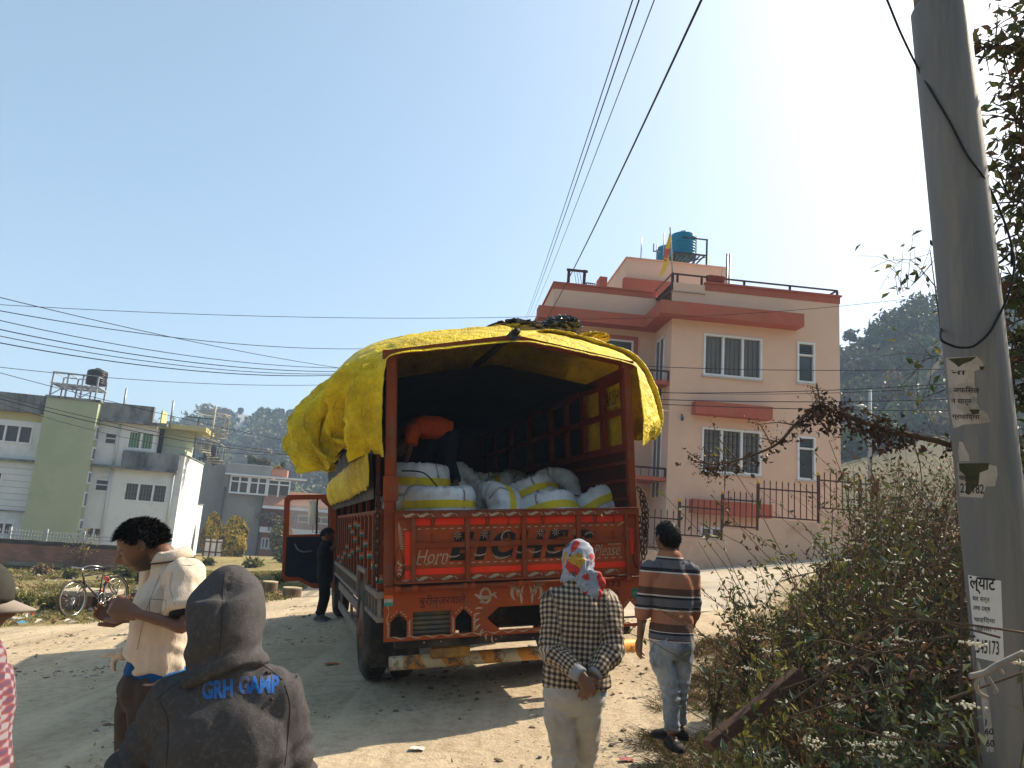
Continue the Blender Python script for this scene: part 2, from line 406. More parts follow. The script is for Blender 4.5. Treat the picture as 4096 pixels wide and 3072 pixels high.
for poly in (gr_, mirror(gr_)):
    a0, c0 = poly[0]; a1, c1 = poly[2]
    a0, a1 = min(a0, a1), max(a0, a1)
    for i in range(5):
        c = c0+(c1-c0)*(i+.35)/5
        sl.hexa([(a0-.01, .03, c), (a1+.01, .03, c), (a1+.01, .06, c-.03), (a0-.01, .06, c-.03)], [(a0-.01, .03, c+.022), (a1+.01, .03, c+.022), (a1+.01, .06, c-.008), (a0-.01, .06, c-.008)])
sl.each('grille_slat', mat('slate painted slats', (.05, .075, .095), (.12, .10, .06), scale=9, rough=.6), rear)

def paint(name, polys, m, parent, b0=-.018, th=.0025):
    """painted marks: thin raised shapes lying on the panel (polys in local a,c)"""
    mb = MB(T)
    for poly in polys:
        n = len(poly)
        mb.add([(a, b0, c) for a, c in poly]+[(a, b0-th, c) for a, c in poly],
               [tuple(range(n)), tuple(range(n, 2*n))[::-1]]+[(i, n+i, n+(i+1) % n, (i+1) % n) for i in range(n)])
    return mb.build(name, m, parent)
def stroke(pts, w):
    """a brush stroke as quads; w width at ends tapering from the middle"""
    out = []; pts = [np.asarray(p, float) for p in pts]; N = len(pts); L = []; Rr = []
    for i, p in enumerate(pts):
        t = norm(pts[min(N-1, i+1)]-pts[max(0, i-1)]); n_ = A(-t[1], t[0]); f = math.sin(math.pi*(i+.35)/(N-.3))
        ww = w*max(.15, f)/2
        L.append(p+n_*ww); Rr.append(p-n_*ww)
    for i in range(N-1): out.append([Rr[i], Rr[i+1], L[i+1], L[i]])
    return out
def arc(c, r, a0, a1, n=8, ry=None):
    ry = ry or r
    return [A(c[0]+r*math.cos(rad(a0+(a1-a0)*i/n)), c[1]+ry*math.sin(rad(a0+(a1-a0)*i/n))) for i in range(n+1)]
def text_on(name, sx, x0y0, x1y1, m, parent, b0=-.019, bold=0., shear=0., slope=0., res=3, space=1.0):
    """lettering fitted between two pixels of the rear plane"""
    V, Fc = text_geo(sx, bold, shear, space, res)
    (a0, c0) = onp(*x0y0); (a1, c1) = onp(*x1y1)
    W = [T((a0+(a1-a0)*u, b0, c0+(c1-c0)*v+slope*(u)*(a1-a0))) for u, v in V]
    return link(name, npmesh(name, W, Fc, [m]), parent)

ga0, ga1 = .085, TW-.03
gb = -.05   # face of the tailgate skin
tg = MB(T); tg.box(ga0, gb, FH+.03, ga1, gb+.035, H1-.0)
tail = TP('tailgate', tg, org)
fr = MB(T)
ribs = [ga0+.0, onp(1648, 2200)[0], onp(1863, 2200)[0], onp(2088, 2200)[0], onp(2305, 2180)[0], onp(2497, 2170)[0]]
ct, cb = H1, FH+.03
for a in ribs[1:]: fr.box(a-.02, gb-.035, cb+.012, a+.02, gb-.002, ct-.055)
fr.box(ga0, gb-.04, ct-.055, ga1, gb-.002, ct+.002)
fr.box(ga0, gb-.03, cb-.005, ga1, gb-.002, cb+.012)
fr.box(ga1-.03, gb-.03, cb+.012, ga1, gb-.002, ct-.055)
_, cm0 = onp(1750, 2191); _, cm1 = onp(1750, 2168)
segs = list(zip([ribs[1]]+ribs[2:5], ribs[2:6]))
for a, b_ in segs: fr.box(a+.021, gb-.022, cm0, b_-.021, gb-.002, cm1)
fr.box(ga0-.02, gb-.05, ct+.004, ga1+.03, gb+.04, ct+.014)
TP('frame_ribs', fr, org_d, tail, bevel=.003)
hk = MB(T)
for i, (a, b_) in enumerate(segs):
    for f_ in (.34, .72):
        aa = a+(b_-a)*f_
        for c in ((cm1+.015), ct-.10) if f_ < .5 or i % 2 else ((cm1+.015),):
            hk.tube([(aa-.0, gb-.006, c-.03), (aa, gb-.04, c-.01), (aa, gb-.035, c+.035), (aa, gb-.006, c+.045)], .007, 6)
hk.each('rope_hook', org_d, tail)
_, rt0 = onp(1760, 2100); _, rt1 = onp(1760, 2073); _, rb0 = onp(1760, 2295); _, rb1 = onp(1760, 2271)
def strip(a0, a1, c0, c1):
    mb = MB(T); mb.box(a0, gb-.006, c0, a1, gb-.002, c1); return mb.build('reflective_strip', refl, tail)
for a, b_ in segs:
    m_ = a+(b_-a)*.36
    strip(a+.024, m_-.02, rt0, rt1); strip(m_+.02, b_-.024, rt0, rt1); strip(a+.024, b_-.024, rb0, rb1)
va = onp(1617, 2200)[0]; vb = onp(1638, 2200)[0]; _, v0 = onp(1627, 2259); _, v1 = onp(1627, 2126)
strip(va, vb, v0, v1); strip(va, vb, cb+.03, v0-.05)
va = onp(2510, 2180)[0]; vb = onp(2524, 2180)[0]; strip(va, vb, v0+.03, v1-.02)
orn = []
for a, b_ in [(ribs[0]+.03, ribs[1])]+segs:
    for c in (rt0-.035, rb1+.035):
        n_ = max(1, int((b_-a-.05)/.068))
        for i in range(n_):
            a_ = a+.035+i*(b_-a-.05)/n_
            orn += stroke([(a_, c), (a_+.012, c+.004), (a_+.026, c+.004), (a_+.04, c+.002)], .011)
    for c, bb in ((ct-.028, 1), (cb+.035, 0)):
        n_ = max(1, int((b_-a-.05)/.16))
        for i in range(n_):
            a_ = a+.035+i*(b_-a-.05)/n_
            if bb: continue
            orn += stroke([(a_, c-.012), (a_+.02, c-.016), (a_+.05, c-.002), (a_+.08, c+.008), (a_+.105, c+.006)], .03)
            orn += stroke([(a_+.118, c+.01), (a_+.142, c-.014)], .012)
topo = []
for a, b_ in [(ribs[0]+.03, ribs[1])]+segs:
    n_ = max(1, int((b_-a-.05)/.16)); c = ct-.028
    for i in range(n_):
        a_ = a+.035+i*(b_-a-.05)/n_
        topo += stroke([(a_, c+.008), (a_+.02, c-.01), (a_+.05, c-.004), (a_+.08, c+.01), (a_+.105, c+.006)], .026)
        topo += stroke([(a_+.118, c+.012), (a_+.142, c-.014)], .01)
fa, fc = onp(1600, 2120)
for i in range(9):
    orn += stroke(arc((fa+.05-.004*i, fc+.06-.022*i), .07-.003*i, 170+8*i, 235+6*i, 6), .009)
paint('painted_border', orn, cream, tail, gb-.002)
paint('painted_border', topo, cream, tail, gb-.042)
letters = [('E', 1793, 1893), ('I', 1893, 1956), ('C', 1960, 2056), ('H', 2056, 2174), ('E', 2172, 2268), ('R', 2272, 2368)]
big = []
for ch, x0, x1 in letters:
    V, Fc = text_geo(ch, .055, .22, 1, 6)
    yb = 2242-(x0-1793)*.03; yt = 2127-(x0-1793)*.022
    (a0, c0) = onp(x0, yb); (a1, c1) = onp(x1, yt)
    big.append(([T((a0+(a1-a0)*u, gb-.0035, c0+(c1-c0)*v)) for u, v in V], Fc))
VV = []; FF = []
for v_, f_ in big: b0 = len(VV); VV += v_; FF += [tuple(b0+i for i in q) for q in f_]
link('lettering', npmesh('lettering', VV, FF, [blackp]), tail)
deco = []
for x_, y_ in ((1826, 2141), (1933, 2136), (2155, 2130), (2215, 2128), (2296, 2128)):
    a, c = onp(x_, y_)
    for i in range(8):
        an = rad(22+45*i); deco += stroke([(a+.006*math.cos(an), c+.006*math.sin(an)), (a+.024*math.cos(an), c+.024*math.sin(an)), (a+.04*math.cos(an), c+.04*math.sin(an))], .006)
for x_, y_, r in ((1808, 2222, .05), (1912, 2214, .055), (2000, 2212, .085), (2078, 2205, .05), (2130, 2200, .06), (2205, 2197, .07)):
    a, c = onp(x_, y_)
    for i in range(5): deco += stroke(arc((a+.01*i, c+.03), r-.005*i, 200+14*i, 250+16*i, 6), .008)
a, c = onp(2020, 2150)
for i in range(6): deco += stroke(arc((a, c-.02), .085-.008*i, 60+18*i, 95+20*i, 5), .008)
a, c = onp(2340, 2140)
for i in range(4): deco += stroke(arc((a, c-.03), .07-.01*i, 20+22*i, 60+24*i, 5), .008)
paint('letter_ornament', deco, cream, tail, gb-.0035, .0015)
text_on('lettering', 'Horn', (1660, 2256), (1788, 2196), cream, tail, gb-.004, -.005, .35, .02)
text_on('lettering', 'Please', (2367, 2224), (2470, 2176), cream, tail, gb-.004, -.008, .35, .02)
ov = MB(T); a0, c0 = onp(2424, 2178); a1, c1 = onp(2474, 2174); ov.box(a0, gb-.004, c0, a1, gb-.002, c0+.012); ov.build('lettering', cream, tail)
for px_, w_ in ((1594, 1), (2541, 0)):
    a, c = onp(px_, 2255 if w_ else 2215)
    dp = catmull([(a-.005, c+.16), (a-.035, c+.04), (a-.045, c-.07), (a-.005, c-.13), (a+.04, c-.06), (a+.03, c+.05), (a-.005, c+.16)], 4)
    paint('painted_drop', sum([[q] for q in stroke([p for p in dp], .012)], []), blackp, tail, gb-.002)
    if w_:
        paint('painted_drop', stroke(catmull([(a+.0, c+.03), (a-.015, c+.01), (a+.015, c-.01), (a-.012, c-.035)], 4), .016)+stroke(catmull([(a-.02, c-.06), (a+.005, c-.045), (a+.02, c-.065)], 4), .014)+stroke(catmull([(a-.015, c-.095), (a+.0, c-.078), (a+.018, c-.098)], 4), .014), cream, tail, gb-.002)
hp = MB(T); hp.tube([(.10, -.045, FH-.02), (TW-.12, -.045, FH+.0)], .022, 10); hin = TP('hinge_pipe', hp, org_d)
hs = MB(T)
for a in [.11, ribs[1]+.02, ribs[2]-.02, ribs[2]+.05, ribs[3]-.03, ribs[3]+.05, ribs[4]+.03, TW-.15]:
    hs.tube([(a-.025, -.045, FH-.018+.008*a), (a+.025, -.045, FH-.018+.008*a)], .031, 10)
hs.each('hinge_sleeve', org, hin)
rp_ = []
for poly in (p1, p2, mirror(p1), mirror(p2)):
    xs = [q[0] for q in poly]; cs = [q[1] for q in poly]; x0, x1 = min(xs), max(xs); cb_ = min(cs); ca_ = max(cs); csh = sorted(set(np.round(cs, 4)))[1]
    for sgn, xx in ((-1, x0), (1, x1)):
        for i in range(5):
            c = cb_+.02+i*(csh-cb_)/5
            rp_ += stroke([(xx+sgn*.008, c-.012), (xx+sgn*.02, c), (xx+sgn*.026, c+.022)], .012)
    xm = (x0+x1)/2
    for t in (.25, .5, .75):
        for sgn in (-1, 1):
            rp_ += stroke(arc((xm+sgn*(1-t)*(x1-x0)*.6, csh+t*(ca_-csh)+.012), .014, 60, 140 if sgn > 0 else 120, 4), .012)
wv = [A(.05+i*.012, .028+.009*math.sin(i*.55)) for i in range(int((TW-.1)/.012))]
rp_ += [q for i in range(0, len(wv)-12, 12) for q in stroke(wv[i:i+13], .011)]
wl_ = [A(.032+.009*math.sin(i*.5), .06+i*.012) for i in range(30)]
for sx_ in (0, 1):
    w2 = [A(TW-q[0], q[1]) if sx_ else q for q in wl_]
    for i in range(0, 24, 8): rp_ += stroke(w2[i:i+9], .011)
for sgn in (0, 1):     # leaf rays beside the six sided opening
    for i in range(10):
        an = 100+16*i
        cx, cc = hl[0]+.13, hl[1]
        q = [A(cx+.20*math.cos(rad(an))*1.0, cc+.17*math.sin(rad(an))), A(cx+.235*math.cos(rad(an+4)), cc+.2*math.sin(rad(an+4))), A(cx+.255*math.cos(rad(an+9)), cc+.225*math.sin(rad(an+9)))]
        if sgn: q = [A(TW-z[0], z[1]) for z in q]
        rp_ += stroke(q, .018)
a, c = onp(1940, 2383)
rp_ += stroke([(a-.10, c+.02), (a-.05, c-.01), (a+.02, c-.015), (a+.10, c+.025)], .035)
ring = arc((a, c+.005), .055, 0, 360, 18, .075)
rp_ += [q for i in range(18) for q in [[ring[i]*1.0, ring[i+1], A(a, c)+(ring[i+1]-A(a, c))*.68, A(a, c)+(ring[i]-A(a, c))*.68]]]
for sgn in (1, -1):    # lotus brush work in the middle
    a2, c2 = onp(2075, 2378)
    for i, (dx, dz, r, t0, t1, w_) in enumerate([(.0, .02, .09, 120, 230, .03), (.03, .03, .07, 110, 220, .022), (.055, .035, .05, 105, 215, .018), (-.12, -.035, .12, 20, 100, .03), (-.16, .0, .13, 10, 70, .02), (-.20, -.055, .2, -8, 22, .022)]):
        q = arc((a2+.02+dx, c2+dz), r, t0, t1, 9)
        q = [A(a2+.06+sgn*(z[0]-a2-.06)+(0 if sgn > 0 else .02), z[1]) for z in q]
        rp_ += stroke(q, w_)
paint('painted_ornament', rp_, cream, rear, -.0155)
text_on('lettering', 'बुरीनजरवाले', (1676, 2432), (1862, 2372), maroon, rear, -.017, .004, .1, .0)
text_on('lettering', '0173', (2400, 2349), (2477, 2322), maroon, rear, -.017, .01, .0, .0)
text_on('lettering', 'काला', (2425, 2387), (2474, 2360), maroon, rear, -.017, .004, .1, .0)
a, c = onp(2538, 2372); dk = MB(T)
dk.loft([[(a+.04*math.cos(t*.3927), b_, c+.05*math.sin(t*.3927)) for t in range(16)] for b_ in (-.0155, -.019)], smooth=False)
dk.build('painted_badge', mat('green badge paint', (.03, .17, .14), (.02, .11, .09), rough=.5), rear)
V, Fc = text_geo('RMC', -.01, .3); link('lettering', npmesh('lettering', [T((a-.03+.06*u, -.02, c-.018+.036*v)) for u, v in V], Fc, [cream]), rear)

pm = MB(T)
for a0, a1 in ((.0, .085), (TW-.075, TW)):
    mb = MB(T); mb.box(a0, .0, FH+.002, a1, .07, H2);
    if a0 == 0: mb.box(a0-.02, -.016, H1+.1, a1+.03, -.002, H1+.32); mb.box(a0+.09, .07, FH, a0+.11, .075, H2)
    TP('corner_post', mb, org_d, bevel=.006)
rb = MB(T)
rb.loft([[(a, .035+b_, c+d) for b_, d in ((-.037, -.026), (.037, -.026), (.037, .026), (-.037, .026))] for a, c in ((-.03, H2+.025), (TW/2, H3), (TW+.03, H2+.025))], smooth=False)
rb.bar((-.03, .035, H2+.02), (.1, .035, H2+.02), .085, .075); rb.bar((TW-.1, .035, H2+.02), (TW+.03, .035, H2+.02), .085, .075)
for b_ in (1.5, 3.0, 4.5, TL):
    rb.tube([(0, b_, H2), (TW/2, b_, H3-.03), (TW, b_, H2)], .026, 6)
rb.each('roof_bow', org_d, truck)
rd = MB(T); rd.tube([(TW/2+.01, -.07, H3+.045), (TW/2, TL, H3+.03)], .036, 10)
TP('ridge_pole', rd, iron)
rp2 = MB(T)
for i in range(9):
    an = i*.7; rp2.tube([(TW/2+.05*math.cos(an), .0, H3+.03+.05*math.sin(an)), (TW/2+.06*math.cos(an+2), -.02-.004*i, H3+.02+.06*math.sin(an+2)), (TW/2+.03*math.cos(an+4), .0, H3-.02+.04*math.sin(an+4))], .005, 5)
TP('lashing_rope', rp2, mat('blue grey rope', (.10, .16, .2), (.05, .06, .07), scale=30))

ls = MB(T)
ls.box(.02, .07, FH, .04, TL, H1+.02)
left = TP('side_panel', ls, red_b)
lr = MB(T); nb = 15
rib_b = [.16+(TL-.3)*(i/(nb-1)) for i in range(nb)]
for b_ in rib_b: lr.box(-.045, b_-.03, .40 if b_ > 1.75 else .38, .018, b_+.03, H1+.0)
for c in (H1-.02, .80):
    lr.box(-.03 if c > 1 else -.005, .08, c, .018, TL, c+.05)
lr.build('side_ribs', org_d, left, bevel=.004)
lw = MB(T)
for b_ in rib_b: lw.box(-.047, b_-.032, .42, -.044, b_-.018, H1-.03)
lw.build('rib_edging', mat('faded cream edging', (.36, .24, .18), (.25, .12, .08), scale=14, rough=.7), left)
pale = mat('dusty grey rail paint', (.24, .2, .17), (.17, .13, .11), scale=6, rough=.8)
rl = MB(T)
rl.box(-.06, .0, .36, .03, 1.05, .41); rl.box(-.06, .0, .16, .03, 1.05, .20)
for b_ in (.03, .28, .53, .78, 1.02): rl.box(-.05, b_-.015, .20, -.02, b_+.015, .36)
rl.hexa([(-.06, 1.02, .38), (.03, 1.02, .38), (.03, 1.07, .38), (-.06, 1.07, .38)], [(-.06, 1.02, .52), (.03, 1.02, .52), (.03, 1.07, .52), (-.06, 1.07, .52)])
rl.box(-.06, 1.02, .50, .03, 1.95, .55)
rl.box(-.06, 1.9, .36, .03, TL, .41); rl.box(-.06, 1.9, .20, .03, TL, .24)
for i in range(13): b_ = 1.92+i*.33; rl.box(-.05, b_-.015, .24, -.02, b_+.015, .36)
rl.box(-.06, 1.88, .20, .03, 1.95, .55)
rl.build('bottom_rails', pale, left)
ra = mat('orange reflector', (.6, .13, .025), (.5, .1, .02), rough=.4); rw = mat('white reflector', (.42, .39, .34), (.33, .3, .26), rough=.4); rg = mat('green reflector', (.02, .28, .2), (.015, .2, .15), rough=.4)
def tricolour(b_, c, parent, a=-.047):
    mb = MB(T)
    for i, q in enumerate((2, 1, 0)):
        mb.mi = q; mb.box(a-.004, b_-.034, c+i*.025, a, b_+.02, c+i*.025+.024)
        mb.box(a, b_-.036, c+i*.025, a+.05, b_-.032, c+i*.025+.024)
    return mb.build('tricolour_reflector', [ra, rw, rg], parent)
tri = [(0, .52), (1, .62), (2, .70), (3, .80), (4, .90), (5, .98), (5, .72), (6, 1.0), (6, .82), (7, .90), (7, .66), (8, .97), (8, .60), (9, .70), (10, .60), (11, .52), (12, .44), (13, .50), (4, .66)]
for i, c in tri: tricolour(rib_b[i], c-.04, left)
mb = MB(T); a0, c0 = onp(1541, 2410)
for i, q in enumerate((2, 1, 0)): mb.mi = q; mb.box(.0, -.018, c0-.03+i*.03, .075, -.0152, c0-.001+i*.03)
mb.build('tricolour_reflector', [ra, rw, rg], rear)
sg = MB(T)
for c, b0_, b1_ in ((.02, 2.0, 5.3), (-.26, 2.0, 5.3)):
    sg.box(-.03, b0_, c, .0, b1_, c+.11)
sg.box(-.0, 5.2, -.26, .03, 5.3, .2); sg.box(0, 3.4, -.26, .03, 3.5, .2); sg.box(0, 2.1, -.26, .03, 2.2, .2)
TP('side_guard', sg, pale)

rs = MB(T)
x0, x1 = TW-.04, TW-.015
rs.box(x0, .07, FH, x1, TL, 1.72)
for b_ in [.07, .62, 1.17, 1.72, 2.3, 3.2, 4.1, 5.0, TL-.07]: rs.box(x0-.02, b_, 1.72, x1, b_+.09, H2-.05)
rs.box(x0-.02, .07, H2-.12, x1, TL, H2); rs.box(x0-.02, .07, 2.05, x1, TL, 2.11)
rs.box(x0-.03, .07, 1.66, x0-.002, TL, 1.74)
for c in (.82, 1.0, 1.18, 1.36, 1.54): rs.box(x0-.026, .07, c, x0-.002, TL, c+.03)
for b_ in (.6, 1.4, 2.2, 3, 3.8, 4.6, 5.4): rs.box(x1+.002, b_, FH, x1+.05, b_+.06, H1+.2)
right = TP('side_panel', rs, red_b); iw = MB(T); iw.box(x0-.0145, .075, FLOOR, x0-.0005, TL, 1.655); iw.build('painted_shade_skin', mat('side paint darkened for shade', (.085, .02, .011), (.05, .014, .009), rough=.7, scale=3, dirt=(.03, .02, .015)), right)  # dark skin over the red panel paints in the shade of the cargo space
lf = MB(T)
for b_ in [.07, .9, 1.8, 2.7, 3.6, 4.5, TL-.06]: lf.box(.02, b_, H1+.02, .06, b_+.06, H2)
lf.box(.02, .07, H2-.08, .055, TL, H2-.02); lf.box(.02, .07, 1.75, .05, TL, 1.8)
TP('side_frame', lf, org_d)
hd = MB(T); hd.prism([(-.05, TL, FH-.06), (TW+.06, TL, FH-.06), (TW+.06, TL, H2+.04), (TW/2, TL, H3+.03), (-.05, TL, H2+.04)], (0, .04, 0)); shade_paint = mat('wall paint darkened for shade', (.045, .012, .008), (.03, .01, .007), rough=.8, scale=3); TP('headboard', hd, shade_paint)  # headboard colour darkened to put the cargo space's shade into it
fl = MB(T); fl.box(.02, .02, FH-.09, TW-.02, TL, FH-.02); TP('cargo_floor', fl, mat('dark plank floor', (.07, .045, .03), (.045, .03, .02), scale=4, stretch=(1, 9, 1)))

def chain(name, pts, parent):
    mb = MB(T); pts = [np.asarray(p, float) for p in pts]
    L = np.cumsum([0]+[np.linalg.norm(pts[i+1]-pts[i]) for i in range(len(pts)-1)]); n_ = int(L[-1]/.052)
    for k_ in range(n_):
        s0 = (k_+.5)*L[-1]/n_; i = min(len(pts)-2, int(np.searchsorted(L, s0)-1)); q = pts[i]+(pts[i+1]-pts[i])*(s0-L[i])/(L[i+1]-L[i]); t = norm(pts[i+1]-pts[i])
        u = norm(np.cross(t, (0, 1, 0) if k_ % 2 else (1, .3, 0)))
        lp = [q+t*.036*math.sin(an)+u*.021*math.cos(an) for an in np.linspace(0, 2*math.pi, 13)]
        mb.tube(lp, .008, 5, cap=False)
    return mb.build(name, rust, parent)
aR, cR = onp(2575, 1975, .1)
chain('chain', [(TW+.03, -.03, 1.22), (TW+.05, -.03, 1.05), (TW+.05, -.03, .8), (TW+.04, -.03, .66)], truck)
chain('chain', [(TW-.02, -.055, 1.02), (TW+.0, -.06, .8), (TW+.01, -.06, .62)], truck)
chain('chain', [(TW+.0, -.03, 1.30), (TW+.06, -.03, 1.22), (TW+.08, -.03, 1.08), (TW+.075, -.03, .92), (TW+.05, -.03, .8)], truck)
chain('chain', [(-.05, .08, 1.36), (-.055, .08, 1.1), (-.06, .08, .8), (-.06, .1, .5)], truck)
ch = MB(T)
for a in (.75, TW-.85): ch.box(a, .25, .02, a+.1, 8.3, .30)
for b_ in (.3, 1.6, 3, 4.5, 5.8): ch.box(.1, b_, .30, TW-.1, b_+.09, .40)
ch.tube([(.35, 1.55, -.07), (TW-.35, 1.55, -.07)], .09, 10); ch.lathe([(.02, -.25), (.2, -.2), (.24, -.05), (.2, .1), (.02, .16)], (TW/2, 1.55, -.05), 14)
ch.tube([(.35, 6.9, -.07), (TW-.35, 6.9, -.07)], .06, 8)
ch.box(TW-.55, 3.2, -.2, TW-.15, 4.4, .2)
ch.box(.25, .5, .03, TW-.25, .55, .299); ch.box(.5, .9, .05, TW-.5, .95, .295); TP('chassis', ch, iron)
tb = MB(T); tb.box(.10, .03, -.075, TW-.12, .12, -.004); beam = TP('tail_beam', tb, iron, bevel=.004)
b2 = MB(T)
for a, c in ((.5, -.03), (1.0, -.04), (1.05, -.02), (1.35, -.05), (.35, -.03), (2.2, -.035), (2.15, -.035)):
    b2.box(a, .026, c-.006, a+.012, .03, c+.006)
b2.each('bolt', steel, beam)
yl = MB(T); yl.box(.42, .06, -.18, .78, .10, -.08); TP('number_lamp_plate', yl, mat('yellow plate paint', (.5, .28, .03), (.3, .12, .03), scale=8, dirt=(.12, .07, .04)), bevel=.015)
k = bumpm; tcx = k.n('ShaderNodeTexCoord'); mp = k.n('ShaderNodeMapping'); mp.inputs['Rotation'].default_value = (0, rad(30), rad(15.7)); k.l(tcx.outputs['Object'], mp.inputs[0])
wv_ = k.n('ShaderNodeTexWave', i_Scale=1.15, i_Distortion=.6); wv_.inputs['Detail Scale'].default_value = 3; k.l(mp.outputs[0], wv_.inputs['Vector'])
cr = k.n('ShaderNodeValToRGB'); cr.color_ramp.interpolation = 'CONSTANT'; cr.color_ramp.elements[0].color = (.5, .42, .28, 1); cr.color_ramp.elements[1].position = .5; cr.color_ramp.elements[1].color = (.62, .25, .02, 1)
k.l(wv_.outputs[0], cr.inputs[0]); nn = k.n('ShaderNodeTexNoise', i_Scale=7, i_Detail=8, i_Roughness=.75); k.l(tcx.outputs['Object'], nn.inputs['Vector'])
mr = k.n('ShaderNodeMapRange', i_From_Min=.5, i_From_Max=.6); k.l(nn.outputs[0], mr.inputs[0]); mx = k.n('ShaderNodeMix', data_type='RGBA'); mx.inputs[7].default_value = (.11, .07, .045, 1)
k.l(mr.outputs[0], mx.inputs[0]); k.l(cr.outputs[0], mx.inputs[6]); k.l(mx.outputs[2], k.b.inputs['Base Color'])
bc0 = onp(1558, 2655, .3); bc1 = onp(2538, 2582, .3)
bm_ = MB(T); bm_.tube([(bc0[0], .3, bc0[1]), (bc1[0], .3, bc1[1])], .062, 16); bmp = TP('bumper', bm_, bumpm.m)
bb = MB(T)
for a in (.8, TW-.8): bb.box(a-.03, .33, bc0[1], a+.03, .40, .05)
bb.build('bracket', iron, bmp)

def wheel(a, b_, c, w, R=.5):
    n_ = 36; mb = MB(T)
    prof = [(R*.56, -w/2+.02), (R*.62, -w/2), (R*.86, -w/2), (R*.96, -w/2+.03), (R, -w/2+.05), (R, w/2-.05), (R*.96, w/2-.03), (R*.86, w/2), (R*.62, w/2), (R*.56, w/2-.02)]
    ringv = []
    for r, x in prof: ringv.append([(a+x, b_+r*math.cos(2*math.pi*j/n_), c+r*math.sin(2*math.pi*j/n_)) for j in range(n_)])
    ringv.append(ringv[0]); mb.loft(ringv, cap=False)
    for x in np.linspace(-w/2+.07, w/2-.07, 5):    # tread ribs
        mb.loft([[(a+xx, b_+r*math.cos(2*math.pi*j/n_), c+r*math.sin(2*math.pi*j/n_)) for j in range(n_)] for xx, r in ((x-.012, R-.005), (x-.012, R+.012), (x+.012, R+.012), (x+.012, R-.005))], cap=False, smooth=False)
    wh = bpy.data.objects.new('wheel', None); COL.objects.link(wh); wh.parent = truck; wh.location = tuple(T((a, b_, c))-np.array(truck.location))
    mb.build('tyre', rubber, wh)
    rm = MB(T)
    ro_ = []
    for r, x in ((R*.57, -w/2+.01), (R*.54, -w/2+.03), (R*.46, -w/2+.07), (R*.2, -w/2+.05), (R*.18, -w/2-.02), (.01, -w/2-.02)):
        ro_.append([(a+x, b_+r*math.cos(2*math.pi*j/20), c+r*math.sin(2*math.pi*j/20)) for j in range(20)])
    rm.loft(ro_, cap=True); rm.build('rim', mat('rusty wheel rim', (.13, .05, .03), (.2, .1, .06), rough=.6), wh)
for a in (.07, .36, TW-.36, TW-.07): wheel(a, 1.5, -.065, .25)
for a in (.12, TW-.12): wheel(a, 7.0, -.065, .25)
for a in (.05, TW-.45):
    mf = MB(T); mf.hexa([(a-.06, .93, -.37), (a+.42, .93, -.37), (a+.42, .95, -.37), (a-.06, .95, -.37)], [(a-.06, .93, .15), (a+.42, .93, .15), (a+.42, .95, .15), (a-.06, .95, .15)])
    TP('mud_flap', mf, rubber)
fd = MB(T); arcp = [(.0, 1.5+.62*math.cos(t), -.05+.6*math.sin(t)) for t in np.linspace(2.9, .15, 14)]
fd.grid([[(x, b_, c) for x in (.0, .42)] for _, b_, c in arcp]); TP('mudguard', fd, pale)

cabm = MB(T)
prof = [(6.05, .0), (6.05, 1.95), (6.2, 2.02), (7.3, 2.0), (7.75, 1.2), (8.05, 1.05), (8.1, .0)]
cabm.add([(.10, b_, c) for b_, c in prof]+[(TW-.10, b_, c) for b_, c in prof],
         [tuple(range(7))[::-1], tuple(range(7, 14))]+[(i, (i+1) % 7, 7+(i+1) % 7, 7+i) for i in range(7)])
cab = TP('cab', cabm, org, bevel=.04)
hx, hb0 = .06, 7.32
def D(p): return T((hx-p[0], hb0+.10*p[0]+p[1], p[2]))       # p: distance from the hinge, thickness, height
DW = .93; db, dt, dm = -.0, 1.52, .78
out = [(0, .0+.0), (.0, 1.45), (.22, dt), (DW-.06, dt), (DW, dt-.07), (DW, .06), (DW-.06, .02), (DW-.28, .02), (DW-.55, -.12), (.0, -.12)]
dmb = MB(D)
n_ = len(out)
win = [(.12, dm+.03), (.12+.02, 1.30), (.28, dt-.08), (DW-.13, dt-.08), (DW-.09, dt-.12), (DW-.09, dm+.03)]
cu = bpy.data.curves.new('door', 'CURVE'); cu.dimensions = '2D'; cu.fill_mode = 'BOTH'; cu.extrude = .03; cu.bevel_depth = .008
for poly in (out, win):
    s = cu.splines.new('POLY'); s.points.add(len(poly)-1); s.use_cyclic_u = True
    for q, pt in zip(s.points, poly): q.co = (pt[0], pt[1], 0, 1)
o = bpy.data.objects.new('door', cu); COL.objects.link(o); dg = bpy.context.evaluated_depsgraph_get(); me = bpy.data.meshes.new_from_object(o.evaluated_get(dg)); bpy.data.objects.remove(o)
for v in me.vertices: v.co = Vector(D((v.co[0], v.co[2], v.co[1])))
me.materials.clear(); me.materials.append(org); me.name = 'door'; door = link('door', me, truck)
tr = MB(D); tp_ = [(.06, .10), (.06, dm-.0), (DW-.06, dm), (DW-.05, .14), (DW-.1, .10), (DW-.3, .08), (DW-.5, -.03), (.06, -.03)]
tr.add([(a, -.045, c) for a, c in tp_]+[(a, -.03, c) for a, c in tp_], [tuple(range(8)), tuple(range(8, 16))[::-1]]+[(i, 8+i, 8+(i+1) % 8, (i+1) % 8) for i in range(8)])
tr.build('inner_trim', mat('black door trim', (.008, .011, .018), (.016, .02, .028), rough=.55), door)
hn = MB(D); hn.tube(catmull([(DW-.2, -.055, dm-.12), (DW-.26, -.075, dm-.22), (DW-.36, -.08, dm-.26), (DW-.5, -.055, dm-.25)], 5), .014, 8); hn.build('handle', mat('grey door pull', (.16, .18, .2), (.1, .11, .13), rough=.4), door)
wg = NT('clear cab glass'); wg.b.inputs['Base Color'].default_value = (.9, .95, .97, 1); wg.b.inputs['Roughness'].default_value = .03; wg.b.inputs['Alpha'].default_value = .22
